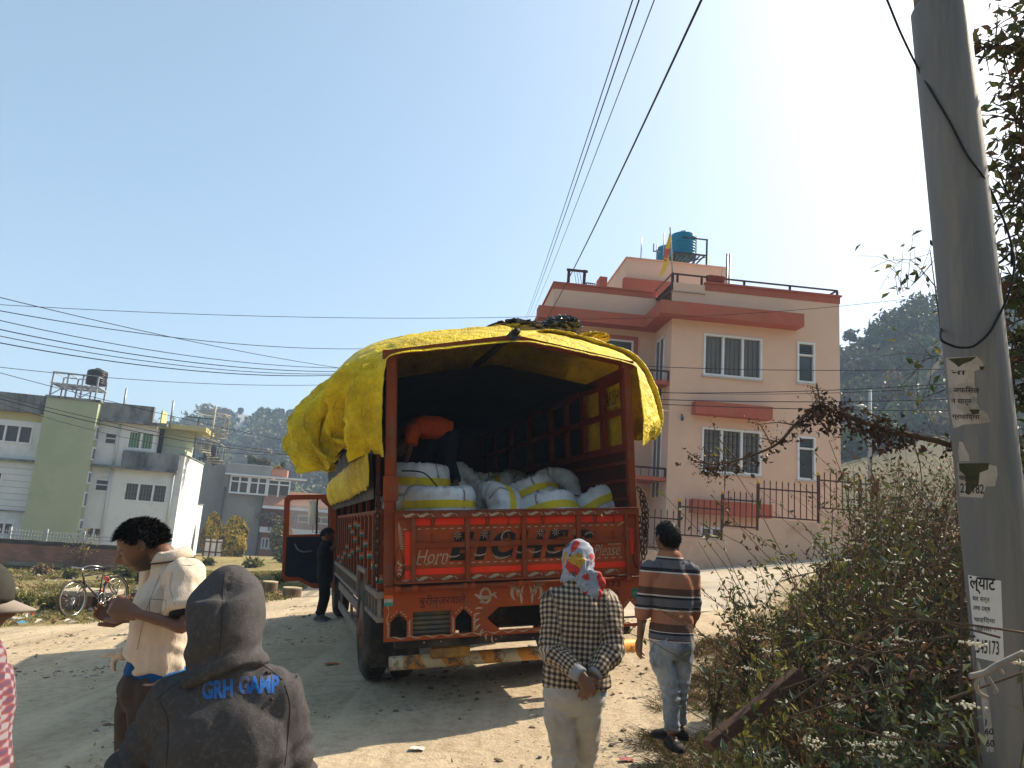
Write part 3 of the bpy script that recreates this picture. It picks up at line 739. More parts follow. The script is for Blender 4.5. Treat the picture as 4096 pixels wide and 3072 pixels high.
g_ = MB(D); g_.add([(a, .0, c) for a, c in win]+[(a, .004, c) for a, c in win], [tuple(range(6)), tuple(range(6, 12))[::-1]]); g_.build('window_glass', wg.m, door)
dv_ = MB(D); dv_.box(.345, -.02, dm+.02, .375, .02, dt-.07); dv_.tube([(.15, -.01, dm+.05), (.16, -.01, 1.30), (.29, -.01, dt-.10)], .012, 6); dv_.box(.1, -.035, dm-.005, DW-.08, .0, dm+.035); dv_.build('window_divider', iron, door)
mrm = MB(T); mrm.tube([(.05, 7.7, 1.5), (-.35, 7.75, 1.5), (-.35, 7.75, .85), (.05, 7.7, .85)], .012, 6); mrb = TP('mirror', mrm, iron)
m2 = MB(T); m2.box(-.44, 7.70, .98, -.26, 7.74, 1.42); m2.build('mirror_housing', mat('mirror glass', (.3, .33, .3), (.4, .42, .35), rough=.1, metal=.8), mrb, bevel=.03)

wrap = NT('white woven plastic wrap'); wrap.b.inputs['Roughness'].default_value = .55
k = wrap; tcx = k.n('ShaderNodeTexCoord')
n1 = k.n('ShaderNodeTexNoise', i_Scale=7, i_Detail=8, i_Roughness=.7); k.l(tcx.outputs['Object'], n1.inputs['Vector'])
mx = k.n('ShaderNodeMix', data_type='RGBA'); mx.inputs[6].default_value = (.62, .64, .67, 1); mx.inputs[7].default_value = (.36, .34, .31, 1)
r1 = k.n('ShaderNodeMapRange', i_From_Min=.5, i_From_Max=.75); k.l(n1.outputs[0], r1.inputs[0]); k.l(r1.outputs[0], mx.inputs[0]); k.l(mx.outputs[2], k.b.inputs['Base Color'])
wv2 = k.n('ShaderNodeTexNoise', i_Scale=22, i_Detail=4, i_Distortion=1.5); k.l(tcx.outputs['Object'], wv2.inputs['Vector']); bp = k.n('ShaderNodeBump', i_Strength=.3, i_Distance=.012); k.l(wv2.outputs[0], bp.inputs['Height']); k.l(bp.outputs[0], k.b.inputs['Normal'])
ystripe = mat('yellow band on wrap', (.72, .55, .02), (.6, .44, .03), scale=12, rough=.5, dirt=(.4, .33, .12), dscale=6)
darktape = mat('brown binding tape', (.22, .18, .15), (.3, .27, .24), scale=12, rough=.4)
def make_bale(R, h, seed, hole=.35):
    t = thing('wrapped_pipe_bale', '', 'bale', local=True)
    def rp(u, v):   # u round the ring, v round the tube section
        ro = R*(1-hole)/2; rc = R-ro
        cx = abs(math.cos(v))**.62*math.copysign(1, math.cos(v)); cz = abs(math.sin(v))**.62*math.copysign(1, math.sin(v))
        wr = .012*math.sin(u*23+seed+2*math.sin(v*2+u*5))*max(0, abs(math.sin(v))**2)+.006*noise.noise(Vector((math.cos(u)*3+seed, math.sin(u)*3, v*1.5)))+.02*noise.noise(Vector((math.cos(u)*1.2+seed, math.sin(u)*1.2, v)))
        r = rc+(ro+wr)*cx; return A(r*math.cos(u), r*math.sin(u), (h/2+wr)*cz)
    nu, nv = 72, 20
    mb = MB(); mb.loft([[rp(2*math.pi*i/nu, 2*math.pi*j/nv) for j in range(nv)] for i in range(nu)]+[[rp(0, 2*math.pi*j/nv) for j in range(nv)]], cap=False)
    mb.build('plastic_wrap', wrap.m, t)
    s = MB(); off = 1.006
    s.loft([[(lambda q: A(q[0]*off, q[1]*off, z))(rp(2*math.pi*i/nu, 0)) for i in range(nu)] for z in (-.11*h, .11*h)], cap=False)
    s.build('yellow_stripe', ystripe, t)
    d = MB()
    for u in (seed*.7, seed*.7+2.4, seed*.7+4.2):
        d.grid([[rp(u+du, v)*1.004 for du in (-.035, .035)] for v in np.linspace(-1.7, 1.7, 14)])
    d.build('binding_tape', darktape, t)
    lb = MB(); u0 = seed*.7+.5
    for r_ in range(6):
        z = -.18*h+r_*.06*h
        for c_ in range(3):
            uu = u0+c_*.1
            q = [rp(uu+du, 0) for du in (0, .02, .05, .07)]
            lb.grid([[A(p[0]*1.012, p[1]*1.012, z) for p in q], [A(p[0]*1.012, p[1]*1.012, z+.022*h) for p in q]])
    lb.build('printed_label', mat('grey label print', (.16, .14, .12), (.25, .22, .2), scale=40), t)
    return t
_bales = [make_bale(.355, .34, 1, .3), make_bale(.34, .36, 3.3, .28), make_bale(.36, .33, 5.1, .36)]
GB = 'white bales piled in the truck'
bale_def = [   # px, py, depth, axis in the truck's own frame, spin, kind, label
 (1758, 2018, .62, (0, 0, 1), 0, 0, 'flat white bale just inside the tailgate, below the worker'),
 (1672, 1925, 1.15, (.05, -.06, 1), 70, 1, 'upper flat bale against the left post, with a wide yellow stripe'),
 (1640, 2050, 1.1, (0, 0, 1), 20, 2, 'lower flat bale against the left post, mostly hidden behind the front one'),
 (1972, 2066, .8, (-.93, -.3, .2), 10, 0, 'bale standing on edge in the middle with a vertical yellow stripe'),
 (2112, 2005, 1.15, (-.3, .36, .88), 200, 2, 'tilted bale carrying a printed label, right of the middle'),
 (2190, 2066, .62, (-.1, .36, .93), 120, 1, 'low bale leaning on the tailgate below the labelled one'),
 (2215, 1995, 1.55, (-.42, -.86, .25), 20, 2, 'upright ring bale showing its coiled hole'),
 (2388, 2052, .75, (-.34, .42, .84), 160, 1, 'rightmost bale beside the right wall of the truck'),
 (2020, 2010, 1.9, (.9, -.35, .25), 40, 0, 'bale behind the middle one with a short yellow stripe'),
 (1858, 1965, 1.55, (.55, -.5, .65), 100, 2, 'bale behind the foot of the worker in orange'),
 (1935, 1950, 2.3, (.1, 0, 1), 30, 2, 'small looking white bale far back behind the foot'),
 (2100, 1955, 2.4, (.2, -.2, 1), 60, 1, 'dim bale far back on top of the pile')]
_first = {}
for px, py, b_, ax_, rz, pi_, lab in bale_def:
    a, c = onp(px, py, b_); src = _bales[pi_]
    if pi_ in _first: o = copy_tree(src)
    else: o = src; _first[pi_] = 1
    o.location = Vector(T((a, b_, c))); w_ = TR*ax_[0]+TF*ax_[1]+TU*ax_[2]
    o.rotation_euler = (Vector(w_).to_track_quat('Z', 'Y').to_matrix()@Matrix.Rotation(rad(rz), 3, 'Z')).to_euler()
    o['label'] = lab; o['group'] = GB
cw = MB(T)
a, c = onp(1600, 1898, .9); a2, c2 = onp(1690, 1905, .8); a3, c3 = onp(1745, 1955, .75)
cw.tube(catmull([(a, .78, c+.03), (a2, .74, c2+.03), (a3, .70, c3+.02)], 6), .008, 6)
tag(cw.build('loose_cable', black_wire), 'thin black cable end curling over the left bales', 'cable')
def c2(x, y): return 1100+x/1.3825, 1250+y/1.3825
def L_(x, y, b):
    a, c = onp(*c2(x, y), b); return A(a, b, c)
def onside(px, py, a0):
    d = ray(px, py); t = ((TO+TR*a0-CAM)@TR)/(d@TR); x = CAM+d*t-TO
    return float(x@TF), float(x@TU)
tarpm = NT('yellow tarpaulin'); k = tarpm; k.b.inputs['Roughness'].default_value = .5; k.b.inputs['Specular IOR Level'].default_value = .2
tcx = k.n('ShaderNodeTexCoord')
n1 = k.n('ShaderNodeTexNoise', i_Scale=2.2, i_Detail=9, i_Roughness=.72); k.l(tcx.outputs['Object'], n1.inputs['Vector'])
cr = k.n('ShaderNodeValToRGB'); e = cr.color_ramp.elements; e[0].position = .34; e[0].color = (.46, .32, .010, 1); e[1].position = .56; e[1].color = (.76, .56, .012, 1)
k.l(n1.outputs[0], cr.inputs[0]); k.l(cr.outputs[0], k.b.inputs['Base Color'])
vo = k.n('ShaderNodeTexVoronoi', i_Scale=5, feature='DISTANCE_TO_EDGE'); nzv = k.n('ShaderNodeTexNoise', i_Scale=5, i_Detail=4)
k.l(tcx.outputs['Object'], nzv.inputs['Vector']); adv = k.n('ShaderNodeMix', data_type='RGBA', blend_type='LINEAR_LIGHT'); adv.inputs[0].default_value = .35
k.l(tcx.outputs['Object'], adv.inputs[6]); k.l(nzv.outputs['Color'], adv.inputs[7]); k.l(adv.outputs[2], vo.inputs['Vector'])
bp = k.n('ShaderNodeBump', i_Strength=.8, i_Distance=.04); mrr = k.n('ShaderNodeMapRange', i_From_Max=.10, i_To_Max=.28); k.l(vo.outputs['Distance'], mrr.inputs[0]);
nz3 = k.n('ShaderNodeTexNoise', i_Scale=9, i_Detail=9, i_Roughness=.6, i_Distortion=1.2); k.l(tcx.outputs['Object'], nz3.inputs['Vector']); sm = k.n('ShaderNodeMath', operation='ADD'); k.l(mrr.outputs[0], sm.inputs[0]); k.l(nz3.outputs[0], sm.inputs[1])
k.l(sm.outputs[0], bp.inputs['Height']); k.l(bp.outputs[0], k.b.inputs['Normal'])
trn = k.n('ShaderNodeBsdfTranslucent'); k.l(cr.outputs[0], trn.inputs[0]); ms = k.n('ShaderNodeMixShader'); ms.inputs[0].default_value = .06
k.l(k.b.outputs[0], ms.inputs[1]); k.l(trn.outputs[0], ms.inputs[2]); k.l(ms.outputs[0], k.t.nodes['Material Output'].inputs[0])

rowsL = [
 ([(1335, 158), (1000, 192), (655, 232), (606, 300), (598, 440), (597, 560), (598, 680), (600, 740), (602, 800)], -.05),
 ([(1335, 135), (1000, 150), (690, 190), (530, 290), (470, 420), (455, 550), (465, 660), (490, 710), (520, 772)], .15),
 ([(1330, 115), (1000, 118), (720, 150), (490, 240), (375, 380), (325, 520), (310, 625), (340, 690), (392, 738)], .35),
 ([(1320, 100), (1000, 108), (710, 142), (485, 215), (340, 345), (255, 480), (215, 610), (240, 730), (330, 822)], .65),
 ([(1310, 95), (1000, 104), (700, 140), (482, 204), (332, 332), (215, 485), (170, 620), (160, 760), (245, 892)], .95),
 ([(1300, 92), (1000, 104), (700, 140), (480, 202), (328, 338), (200, 500), (150, 645), (90, 740), (92, 792)], 1.3),
 ([(1290, 95), (990, 108), (700, 146), (490, 210), (350, 350), (230, 500), (185, 610), (120, 690), (60, 736)], 1.6)]
rowsR = [
 ([(1500, 178), (1750, 232), (1978, 285), (2008, 340), (2022, 440), (2032, 560), (2036, 650), (2030, 735)], -.04),
 ([(1520, 122), (1740, 172), (1930, 236), (2030, 320), (2085, 450), (2122, 560), (2122, 650), (2040, 728)], .35),
 ([(1540, 118), (1750, 170), (1940, 235), (2035, 330), (2085, 450), (2112, 560), (2105, 640), (2060, 700)], .8)]
grid = []
for i, (pl, b_) in enumerate(rowsL):
    of_ = (0, .1, .3, -.2, -.42, -.28, -.1)[i]; left_ = [L_(x, y, b_+of_*max(0, n_-4)/4) for n_, (x, y) in enumerate(pl)]
    if i < 3: right_ = [L_(x, y, rowsR[i][1]) for x, y in rowsR[i][0]]
    else:
        q = [L_(x, y, .8) for x, y in rowsR[2][0]]; right_ = [A(p[0]-.03*(i-2), b_, p[2]) for p in q]
    grid.append(right_[::-1]+left_)
def std_row(b_, w, hem):
    zr = H3+.08; rt = [A(TW/2+(TW/2)*f, b_, zr-(zr-H2-.05)*f) for f in (.3, .66, 1.0)]
    right_ = rt+[A(TW+.10, b_, H2-.12), A(TW+.15, b_, 2.25), A(TW+.18, b_, 2.05), A(TW+.15, b_, 1.9), A(TW+.1, b_, 1.8)]
    left_ = [A(TW/2, b_, zr), A(TW*.28, b_, zr-.08), A(.02, b_, H2+.09), A(-.10-.5*w, b_, H2+.02-.05*w), A(-.16-w, b_, H2-.16), A(-.2-w, b_, 2.15), A(-.2-w*.9, b_, 2.0), A(-.2-w*.8, b_, 1.9-hem), A(-.16-w*.6, b_, 1.82-hem)]
    return right_[::-1]+left_
for b_, w, hm in ((2.1, .3, .05), (2.9, .12, 0), (4.0, .06, 0), (5.0, .05, .0), (6.0, .04, .0)): grid.append(std_row(b_, w, hm))
def spline_grid(grid, nu, nv):
    rows = [catmull(r, nu) for r in grid]; cols = list(zip(*rows)); cols = [catmull(c, nv) for c in cols]
    return [list(r) for r in zip(*cols)]
SG = spline_grid(grid, 18, 18)
GA = np.array(SG); du = np.gradient(GA, axis=1); dv_ = np.gradient(GA, axis=0); nn_ = np.cross(du, dv_); nn_ /= np.maximum(1e-9, np.linalg.norm(nn_, axis=2, keepdims=True))
for i in range(GA.shape[0]):
    for j in range(GA.shape[1]):
        p = GA[i, j]; h = GA.shape[1]
        e_ = min(1, abs(p[1])/.25+.25)
        q0 = (p[0]+.5*p[2], p[1]*.7, p[2]*.8-.4*p[1])
        hang = max(0.0, min(1, (H2+.1-p[2])/.5))
        left_ = 1.0 if p[0] < .2 else .35
        q = (p[0]*1.0, p[1]*1.0, p[2]*1.0)
        r_ = i/18.; fl = (1-sstep(6.2, 7.5, r_))*hang*(1 if p[0] < .2 else 0)
        f = .055*hang*left_*math.sin(p[1]*9+2.2*noise.noise(Vector((p[0]*2, p[1]*2, p[2]*1.2)))*2)
        f += fl*(.17*(.55-abs(math.sin(math.pi*(r_*.95+.35*sn(q, 1.1)))))+.085*(.5-abs(math.sin(math.pi*(r_*2.1-.9*p[2]+.6*sn(q, 1.5))))))*min(1, r_+.2)
        f += .028*(1-abs(fbm(q, 1.9, 4)))*(.35+.65*hang*left_)-.02
        f += (.02+.02*hang)*(.35-abs(fbm((q[0]*1.5, q[1]*.9, q[2]*1.1+5), 3.2, 5)))
        f += .030*(.30-abs(noise.noise(Vector(q0)*5.2)))+.014*(.25-abs(noise.noise(Vector(q0)*11)))
        GA[i, j] = p+nn_[i, j]*f*e_*(.55 if p[2] > H2 else 1)*(-1)
tb_ = MB(T); tb_.grid([[p for p in r] for r in GA])
tarp = tb_.build('tarpaulin', tarpm.m); sd_ = tarp.modifiers.new('thick', 'SOLIDIFY'); sd_.thickness = .006
tag(tarp, 'big yellow tarpaulin over the roof of the orange truck, its left corner flapping out', 'tarpaulin')
ey = MB(T)
for x, y, b_ in ((88, 742, 1.45), (96, 776, 1.28)):
    q = L_(x, y, b_-.04); ey.lathe([(.005, 0), (.03, .0), (.03, .006), (.005, .006)], q, 12)
ey.build('eyelet', iron, tarp)
def print_on(sx, p0, du_, dv2, m, parent, name='printed_lettering'):
    V, Fc = text_geo(sx, 0, 0); return link(name, npmesh(name, [T(np.asarray(p0)+np.asarray(du_)*u+np.asarray(dv2)*v) for u, v in V], Fc, [m]), parent)
faded = mat('faded black print', (.06, .05, .015), (.16, .12, .02), scale=16)
print_on('MARISH', (TW+.035, .82, 2.2), (0, -.42, 0), (0, 0, .16), faded, tarp)
print_on('जुनी', (TW+.035, .44, 2.24), (0, -.26, 0), (0, 0, .12), faded, tarp)
print_on('CONTACT FOR', (TW+.035, .78, 2.13), (0, -.36, 0), (0, 0, .04), faded, tarp)
inn = MB(T); inn.grid([[A(TW+.04+.012*sn((b_, c, 1), 4), b_, c) for b_ in np.linspace(.1, 1.3, 24)] for c in np.linspace(1.72, 2.42, 14)])
tag(inn.build('tarpaulin', tarpm.m), 'yellow tarpaulin lining behind the openings of the right truck wall', 'tarpaulin')

gy = mat('dark grey canvas', (.05, .052, .055), (.085, .083, .078), scale=5, rough=.8, bump=.4, bscale=14, stretch=(1, 1, .3), dirt=(.12, .11, .09), dscale=2)
gs = MB(T); gs.grid([[A(-.09-.1*math.sin(math.pi*min(1, max(0, (c-1.25)/1.3)))*min(1, b_/1.2)-.03*sn((b_*2.2, 0, c*.5), 1.6), b_, c) for b_ in np.linspace(.15, TL+.05, 60)] for c in np.linspace(1.22, 2.5, 24)])
tag(gs.build('canvas_sheet', gy), 'dark grey canvas hanging along the left side of the truck body', 'canvas')
lo = [(.12, 1.42), (.6, 1.30), (1.0, 1.17), (2.0, 1.06), (3.4, 1.0), (TL, .97)]; hi = [(.12, 1.72), (.6, 1.80), (1.0, 1.74), (2.0, 1.55), (3.4, 1.50), (TL, 1.48)]
pl = [onside(*c2(x, y), -.14) for x, y in ((600, 905), (575, 930), (520, 968), (420, 1030), (342, 1056))]
ph = [onside(*c2(x, y), -.14) for x, y in ((604, 795), (560, 782), (515, 778), (420, 862), (340, 925))]
ys = MB(T); rws = []
bs = np.linspace(.06, 5.9, 70)
lb = sorted(pl); hb2 = sorted(ph)
for t in np.linspace(0, 1, 12):
    r = []
    for b_ in bs:
        c0 = np.interp(b_, [q[0] for q in lb], [q[1] for q in lb]); c1 = np.interp(b_, [q[0] for q in hb2], [q[1] for q in hb2])
        c0 += .03*sn((b_*5, 0, 0), 1)
        c = c0+(c1-c0)*t; r.append(A(-.13-.06*t*min(1, b_/1.2)-.03*sn((b_*3, c*2, 0), 1.5)-.02*(1-abs(sn((b_*6, c*5, 2), 1)))-.05*math.sin(t*3.1)*min(1, b_), b_, c))
    rws.append(r)
ys.grid(rws); o = ys.build('tarpaulin', tarpm.m); o.modifiers.new('thick', 'SOLIDIFY').thickness = .006
tag(o, 'lower yellow tarpaulin strip hanging on the left side above the red ribs', 'tarpaulin')

roof_shade = MB(T); roof_shade.grid([[A(a, b_, H3-.075-(H3-H2-.02)*abs(a-TW/2)/(TW/2)-.02*(1-math.cos(b_*4.2))-.012*sn((a*3, b_*2, 0), 1)) for a in np.linspace(.02, TW-.02, 24)] for b_ in np.linspace(.75, TL, 40)])
roof_shade.grid([[A(TW+.03, b_, c) for b_ in np.linspace(1.31, TL+.1, 8)] for c in (1.5, H2+.04)])
tag(roof_shade.build('canvas_sheet', mat('black roof shade sheet', (.012, .012, .011), (.02, .019, .016), rough=.95, spec=.02)), 'black sheet added for shade under the roof inside the truck', 'canvas')  # added black sheet that paints shade under the roof and behind the far openings
def bundle(name, c, rx, ry, rz, m, lab, cat, seed=0):
    bm = bmesh.new(); bmesh.ops.create_icosphere(bm, subdivisions=5, radius=1)
    for v in bm.verts:
        p = v.co.copy()
        f = 1+.30*(1-2*abs(noise.noise(Vector((p.x*2.2+seed, p.y*2, p.z*3)))))+.17*(1-2*abs(noise.noise(Vector((p.x*6+seed, p.y*5, p.z*7)))))
        q = A(p.x*rx, p.y*ry, p.z*rz if p.z > 0 else p.z*rz*.6)*f
        v.co = Vector(T(np.asarray(c)+q))
    me = bpy.data.meshes.new(name); bm.to_mesh(me); bm.free(); me.materials.append(m); me.polygons.foreach_set('use_smooth', [False]*len(me.polygons))
    return tag(link(name, me), lab, cat)
blk = mat('black plastic sheet', (.012, .013, .015), (.04, .042, .046), rough=.32, scale=5, spec=.5)
a, c = onp(2050, 1330, 2.0); bundle('folded_sheet', (a, 2.0, c), .28, .4, .08, blk, 'flat grey black sheet folded on top of the yellow truck roof', 'plastic sheet', 2)
a, c = onp(2235, 1322, 1.9); bundle('crumpled_sheet', (a, 1.9, c), .2, .3, .13, blk, 'crumpled black plastic bundle on the right of the truck roof', 'plastic sheet', 5)
a, c = onp(2350, 1370, 1.4); bundle('crumpled_tarpaulin', (a, 1.4, c), .17, .3, .07, tarpm.m, 'crumpled end of yellow tarpaulin beside the black bundle on the roof', 'tarpaulin', 9)
class Plane:
    """a vertical plane; p0 reached at pixel, yaw turns its right end away"""
    def __init__(s, px, py, Y, yaw, off=0.0):
        s.o = P(px, py, Y); s.r = A(math.cos(yaw), math.sin(yaw), 0); s.n = A(math.sin(yaw), -math.cos(yaw), 0)  # n points to the viewer
    def l(s, px, py, d=0.0):
        q = ray(px, py); o = s.o+s.n*d; t = ((o-CAM)@s.n)/(q@s.n); x = CAM+q*t
        return float((x-s.o)@s.r), float(x[2])
    def W(s, p):  # (along, out towards viewer, z)
        return A(s.o[0], s.o[1], 0)+s.r*p[0]+s.n*p[1]+A(0, 0, p[2])
    def rect(s, x0, y0, x1, y1, d=0.0):
        a0, c1 = s.l(x0, y0, d); a1, c0 = s.l(x1, y1, d); return a0, c0, a1, c1

def wall_with_holes(mb, a0, z0, a1, z1, holes, d0, d1):
    """wall slab between depth d0 (back) and d1 (front) with rectangular openings (a0,z0,a1,z1)"""
    xs = sorted(set([a0, a1]+[h[i] for h in holes for i in (0, 2)])); zs = sorted(set([z0, z1]+[h[i] for h in holes for i in (1, 3)]))
    xs = [x for x in xs if a0 <= x <= a1]; zs = [z for z in zs if z0 <= z <= z1]
    def inh(x, z): return any(h[0] < x < h[2] and h[1] < z < h[3] for h in holes)
    for i in range(len(xs)-1):
        for j in range(len(zs)-1):
            if inh((xs[i]+xs[i+1])/2, (zs[j]+zs[j+1])/2): continue
            mb.add([(xs[i], d1, zs[j]), (xs[i+1], d1, zs[j]), (xs[i+1], d1, zs[j+1]), (xs[i], d1, zs[j+1])], [(0, 1, 2, 3)])
    for h in holes:
        x0, za, x1, zb = h
        mb.add([(x0, d1, za), (x1, d1, za), (x1, d1, zb), (x0, d1, zb), (x0, d0, za), (x1, d0, za), (x1, d0, zb), (x0, d0, zb)],
               [(0, 4, 5, 1), (1, 5, 6, 2), (2, 6, 7, 3), (3, 7, 4, 0)])

def window(pl, rect, depth, parent, panes=3, fr=.07, louvre=0, grille=False, curtain=None, proud=.03, m_frame=None, gm=None, name='window', out=0.0):
    """frame + panes set in an opening; each window its own part"""
    a0, z0, a1, z1 = rect; m_frame = m_frame or white_upvc
    mb = MB(pl.W); d = out-depth
    mb.box(a0, d, z0, a1, out+proud, z0+fr); mb.box(a0, d, z1-fr, a1, out+proud, z1); mb.box(a0, d, z0+fr, a0+fr, out+proud, z1-fr); mb.box(a1-fr, d, z0+fr, a1, out+proud, z1-fr)
    zt = z1-fr
    if louvre: zt = z0+(z1-z0)*(1-louvre); mb.box(a0+fr, d, zt, a1-fr, out+proud*.8, zt+fr*.8)
    for i in range(1, panes):
        x = a0+(a1-a0)*i/panes; mb.box(x-fr*.55, d+.02, z0+fr, x+fr*.55, out+proud*.7, zt)
    w = mb.build(name, m_frame, parent)
    g = MB(pl.W); g.box(a0+fr*.5, d+.015, z0+fr*.5, a1-fr*.5, d+.025, z1-fr*.5); g.build('pane', gm or glass, w)
    if louvre:
        lv = MB(pl.W); n_ = 6
        for i in range(n_):
            z = zt+fr*.8+(z1-fr-zt-fr*.8)*(i+.1)/n_; h = (z1-zt-fr*1.8)/n_
            lv.hexa([(a0+fr, d+.03, z+h*.6), (a1-fr, d+.03, z+h*.6), (a1-fr, d+.04, z+h*.6), (a0+fr, d+.04, z+h*.6)][::-1], [(a0+fr, d+.085, z), (a1-fr, d+.085, z), (a1-fr, d+.095, z), (a0+fr, d+.095, z)][::-1])
        lv.build('louvre', mat('louvre glass blades', (.28, .31, .32), (.2, .22, .23), rough=.25), w)
    if grille:
        gb_ = MB(pl.W);
        for i in range(1, panes*5):
            x = a0+(a1-a0)*i/(panes*5); gb_.box(x-.006, d+.03, z0+fr, x+.006, d+.042, zt)
        for t in (.12, .36, .44, .68, .88): z = z0+(zt-z0)*t; gb_.box(a0+fr, d+.044, z-.006, a1-fr, d+.055, z+.006)
        gb_.build('grille', mat('black window grille', (.012, .012, .013), rough=.5), w)
    if curtain:
        cu_ = MB(pl.W)
        rows = [[(x, d+.032+.012*math.sin(x*38), z) for x in np.linspace(a0+fr, a1-fr, 70)] for z in (z0+fr, zt)]
        cu_.grid(rows); cu_.build('curtain', curtain, w)
    return w

def tank_geo(mb, c, r, h, ribs=7, n=28):
    prof = [(.01, 0), (r*.97, 0), (r, .03*h)]
    for i in range(ribs):
        z0 = h*(.06+.72*i/ribs); z1 = h*(.06+.72*(i+1)/ribs); m_ = (z1-z0)
        prof += [(r, z0), (r*1.03, z0+m_*.25), (r*1.03, z0+m_*.5), (r, z0+m_*.7), (r*.985, z0+m_*.85)]
    prof += [(r, h*.80), (r*.95, h*.84), (r*.6, h*.92), (r*.3, h*.95), (r*.3, h*1.0), (r*.27, h*1.01), (.01, h*1.01)]
    mb.lathe(prof, c, n)

HY = rad(5.0)
hp_ = Plane(2668, 1900, 25.0, HY)
pink = mat('peach plaster', (.68, .475, .36), (.64, .44, .33), scale=1.2, rough=.9, bump=.08, bscale=40, dirt=(.57, .40, .30), dscale=.5, dlo=.5, dhi=.85)
brick_o = mat('terracotta trim paint', (.42, .115, .065), (.36, .095, .055), scale=1.5, rough=.85, dirt=(.33, .13, .08), dscale=1)
inside = mat('dark room', (.02, .02, .02), rough=1)
cl = mat('grey net curtain', (.17, .16, .155), (.11, .105, .10), scale=6, stretch=(9, 9, .4), rough=.9)
maroon_rail = mat('maroon metal rail', (.055, .022, .02), (.07, .03, .025), rough=.5)
house = thing('pink_house', 'peach three storey house with terracotta bands and a roof railing, behind the truck', 'house', hp_.W((3, -4, .5)))
aR = hp_.l(3362, 1700)[0]; zT = hp_.l(3100, 1165)[1]
zTop = np.mean([hp_.l(2830, 1130)[1], hp_.l(3360, 1183)[1]])   # coping top
zBase = -.5
c5 = lambda x, y: (2600+x/2.074, 1050+y/2.074)
c6 = lambda x, y: (2550+x/2.074, 1550+y/2.074)
w_up = hp_.rect(*c5(448, 592), *c5(928, 975)); w_up = (w_up[0], hp_.l(*c5(440, 935))[1]*.5+w_up[1]*.5, w_up[2], .5*(w_up[3]+hp_.l(*c5(930, 628))[1]))
w_us = hp_.rect(*c5(1220, 655), *c5(1370, 1008))
w_lo = hp_.rect(*c6(535, 328), *c6(1025, 738)); w_lo = (w_lo[0], .5*(w_lo[1]+hp_.l(*c6(524, 692))[1]), w_lo[2], .5*(w_lo[3]+hp_.l(*c6(1028, 365))[1]))
w_ls = hp_.rect(*c6(1325, 400), *c6(1478, 775))
w_b = hp_.rect(*c6(520, 1150), *c6(705, 1262))
holes = [w_up, w_us, w_lo, w_ls, w_b]
DB = 9.0; RB = 2.0   # depth of the block, recess
zPar = hp_.l(2820, 1165)[1]
wl_ = MB(hp_.W)
wall_with_holes(wl_, 0, zBase, aR, zTop-.12, holes, -.14, 0)
wl_.add([(0, 0, zBase), (0, -RB, zBase), (0, -RB, zTop-1.0), (0, 0, zTop-1.0)], [(0, 1, 2, 3)])
wl_.add([(aR, 0, zBase), (aR, -DB, zBase), (aR, -DB, zTop-.12), (aR, 0, zTop-.12)], [(3, 2, 1, 0)])
wl_.add([(-6.2, -DB, zBase), (aR, -DB, zBase), (aR, -DB, zTop-.12), (-6.2, -DB, zTop-.12)], [(0, 1, 2, 3)])
wl_.add([(aR, -.15, zTop-.12), (aR, -DB, zTop-.12), (0, -DB, zTop-.12), (0, -.15, zTop-.12)], [(0, 1, 2, 3)])
zr1 = hp_.l(2251, 1130, -RB)[1]; aL = hp_.l(2251, 1130, -RB)[0]; aI = 0.0
def lr(px, py): return hp_.l(px, py, -RB)
c4 = lambda x, y: (2200+x/2.074, 900+y/2.074)
wl_.add([(aL-.3, -RB, zBase), (0, -RB, zBase), (0, -RB, zr1-.1), (aL-.3, -RB, zr1-.1)], [(0, 1, 2, 3)])
wl_.add([(aL-.3, -RB, zBase), (aL-.3, -DB, zBase), (aL-.3, -DB, zr1-.1), (aL-.3, -RB, zr1-.1)], [(0, 1, 2, 3)])
wl_.add([(aL-.3, -RB-.1, zr1-.9), (0, -RB-.1, zr1-.9), (0, -DB, zr1-.9), (aL-.3, -DB, zr1-.9)], [(0, 1, 2, 3)])
zfl = hp_.l(*c4(980, 545))[1]
walls = wl_.build('wall', pink, house)
ins = MB(hp_.W)
for h in holes: ins.box(h[0]-.2, -.7, h[1]-.2, h[2]+.2, -.6, h[3]+.2)
ins.build('room_shade', inside, walls)
cp = MB(hp_.W)
zC = zTop; acut = hp_.l(*c5(458, 155))[0]
cp.box(acut, -.18, zC-.06, aR+.06, .09, zC); cp.box(aR-.12, -DB, zC-.06, aR+.06, -.181, zC-.003)
cp.box(acut, -.15, zC-.30, aR+.02, .03, zC-.061)
zlow = hp_.l(*c5(150, 235))[1]
cpb = cp.build('coping', brick_o, house)
lp = MB(hp_.W); lp.box(0.0, -.15, zlow-.35, acut-.001, .002, zlow); lp.build('parapet', pink, house)
lc = MB(hp_.W); lc.box(-.04, -.18, zlow+.001, acut-.003, .05, zlow+.035); lc.build('coping', mat('pale stone coping', (.45, .36, .29), (.38, .3, .24), rough=.8), house)
zb1 = np.mean([hp_.l(*c5(95, 308), .6)[1], hp_.l(*c5(1280, 424), .6)[1]]); zb0 = np.mean([hp_.l(*c5(95, 415), .6)[1], hp_.l(*c5(1280, 528), .6)[1]])
ab1 = hp_.l(*c5(1280, 470), .6)[0]; ab0 = hp_.l(*c5(92, 360), .6)[0]
eb = MB(hp_.W)
eb.box(ab0, .001, zb0, ab1, .6, zb1)
eb.box(ab0-.0, -RB-.3, zb0, -.001, -.0005, zb1-.002)
eb.box(aL-.9, -RB+.001, zb0+.002, ab0-.001, -RB+.6, zb1-.004)
eb.build('eave_band', brick_o, house)
rc = MB(hp_.W)
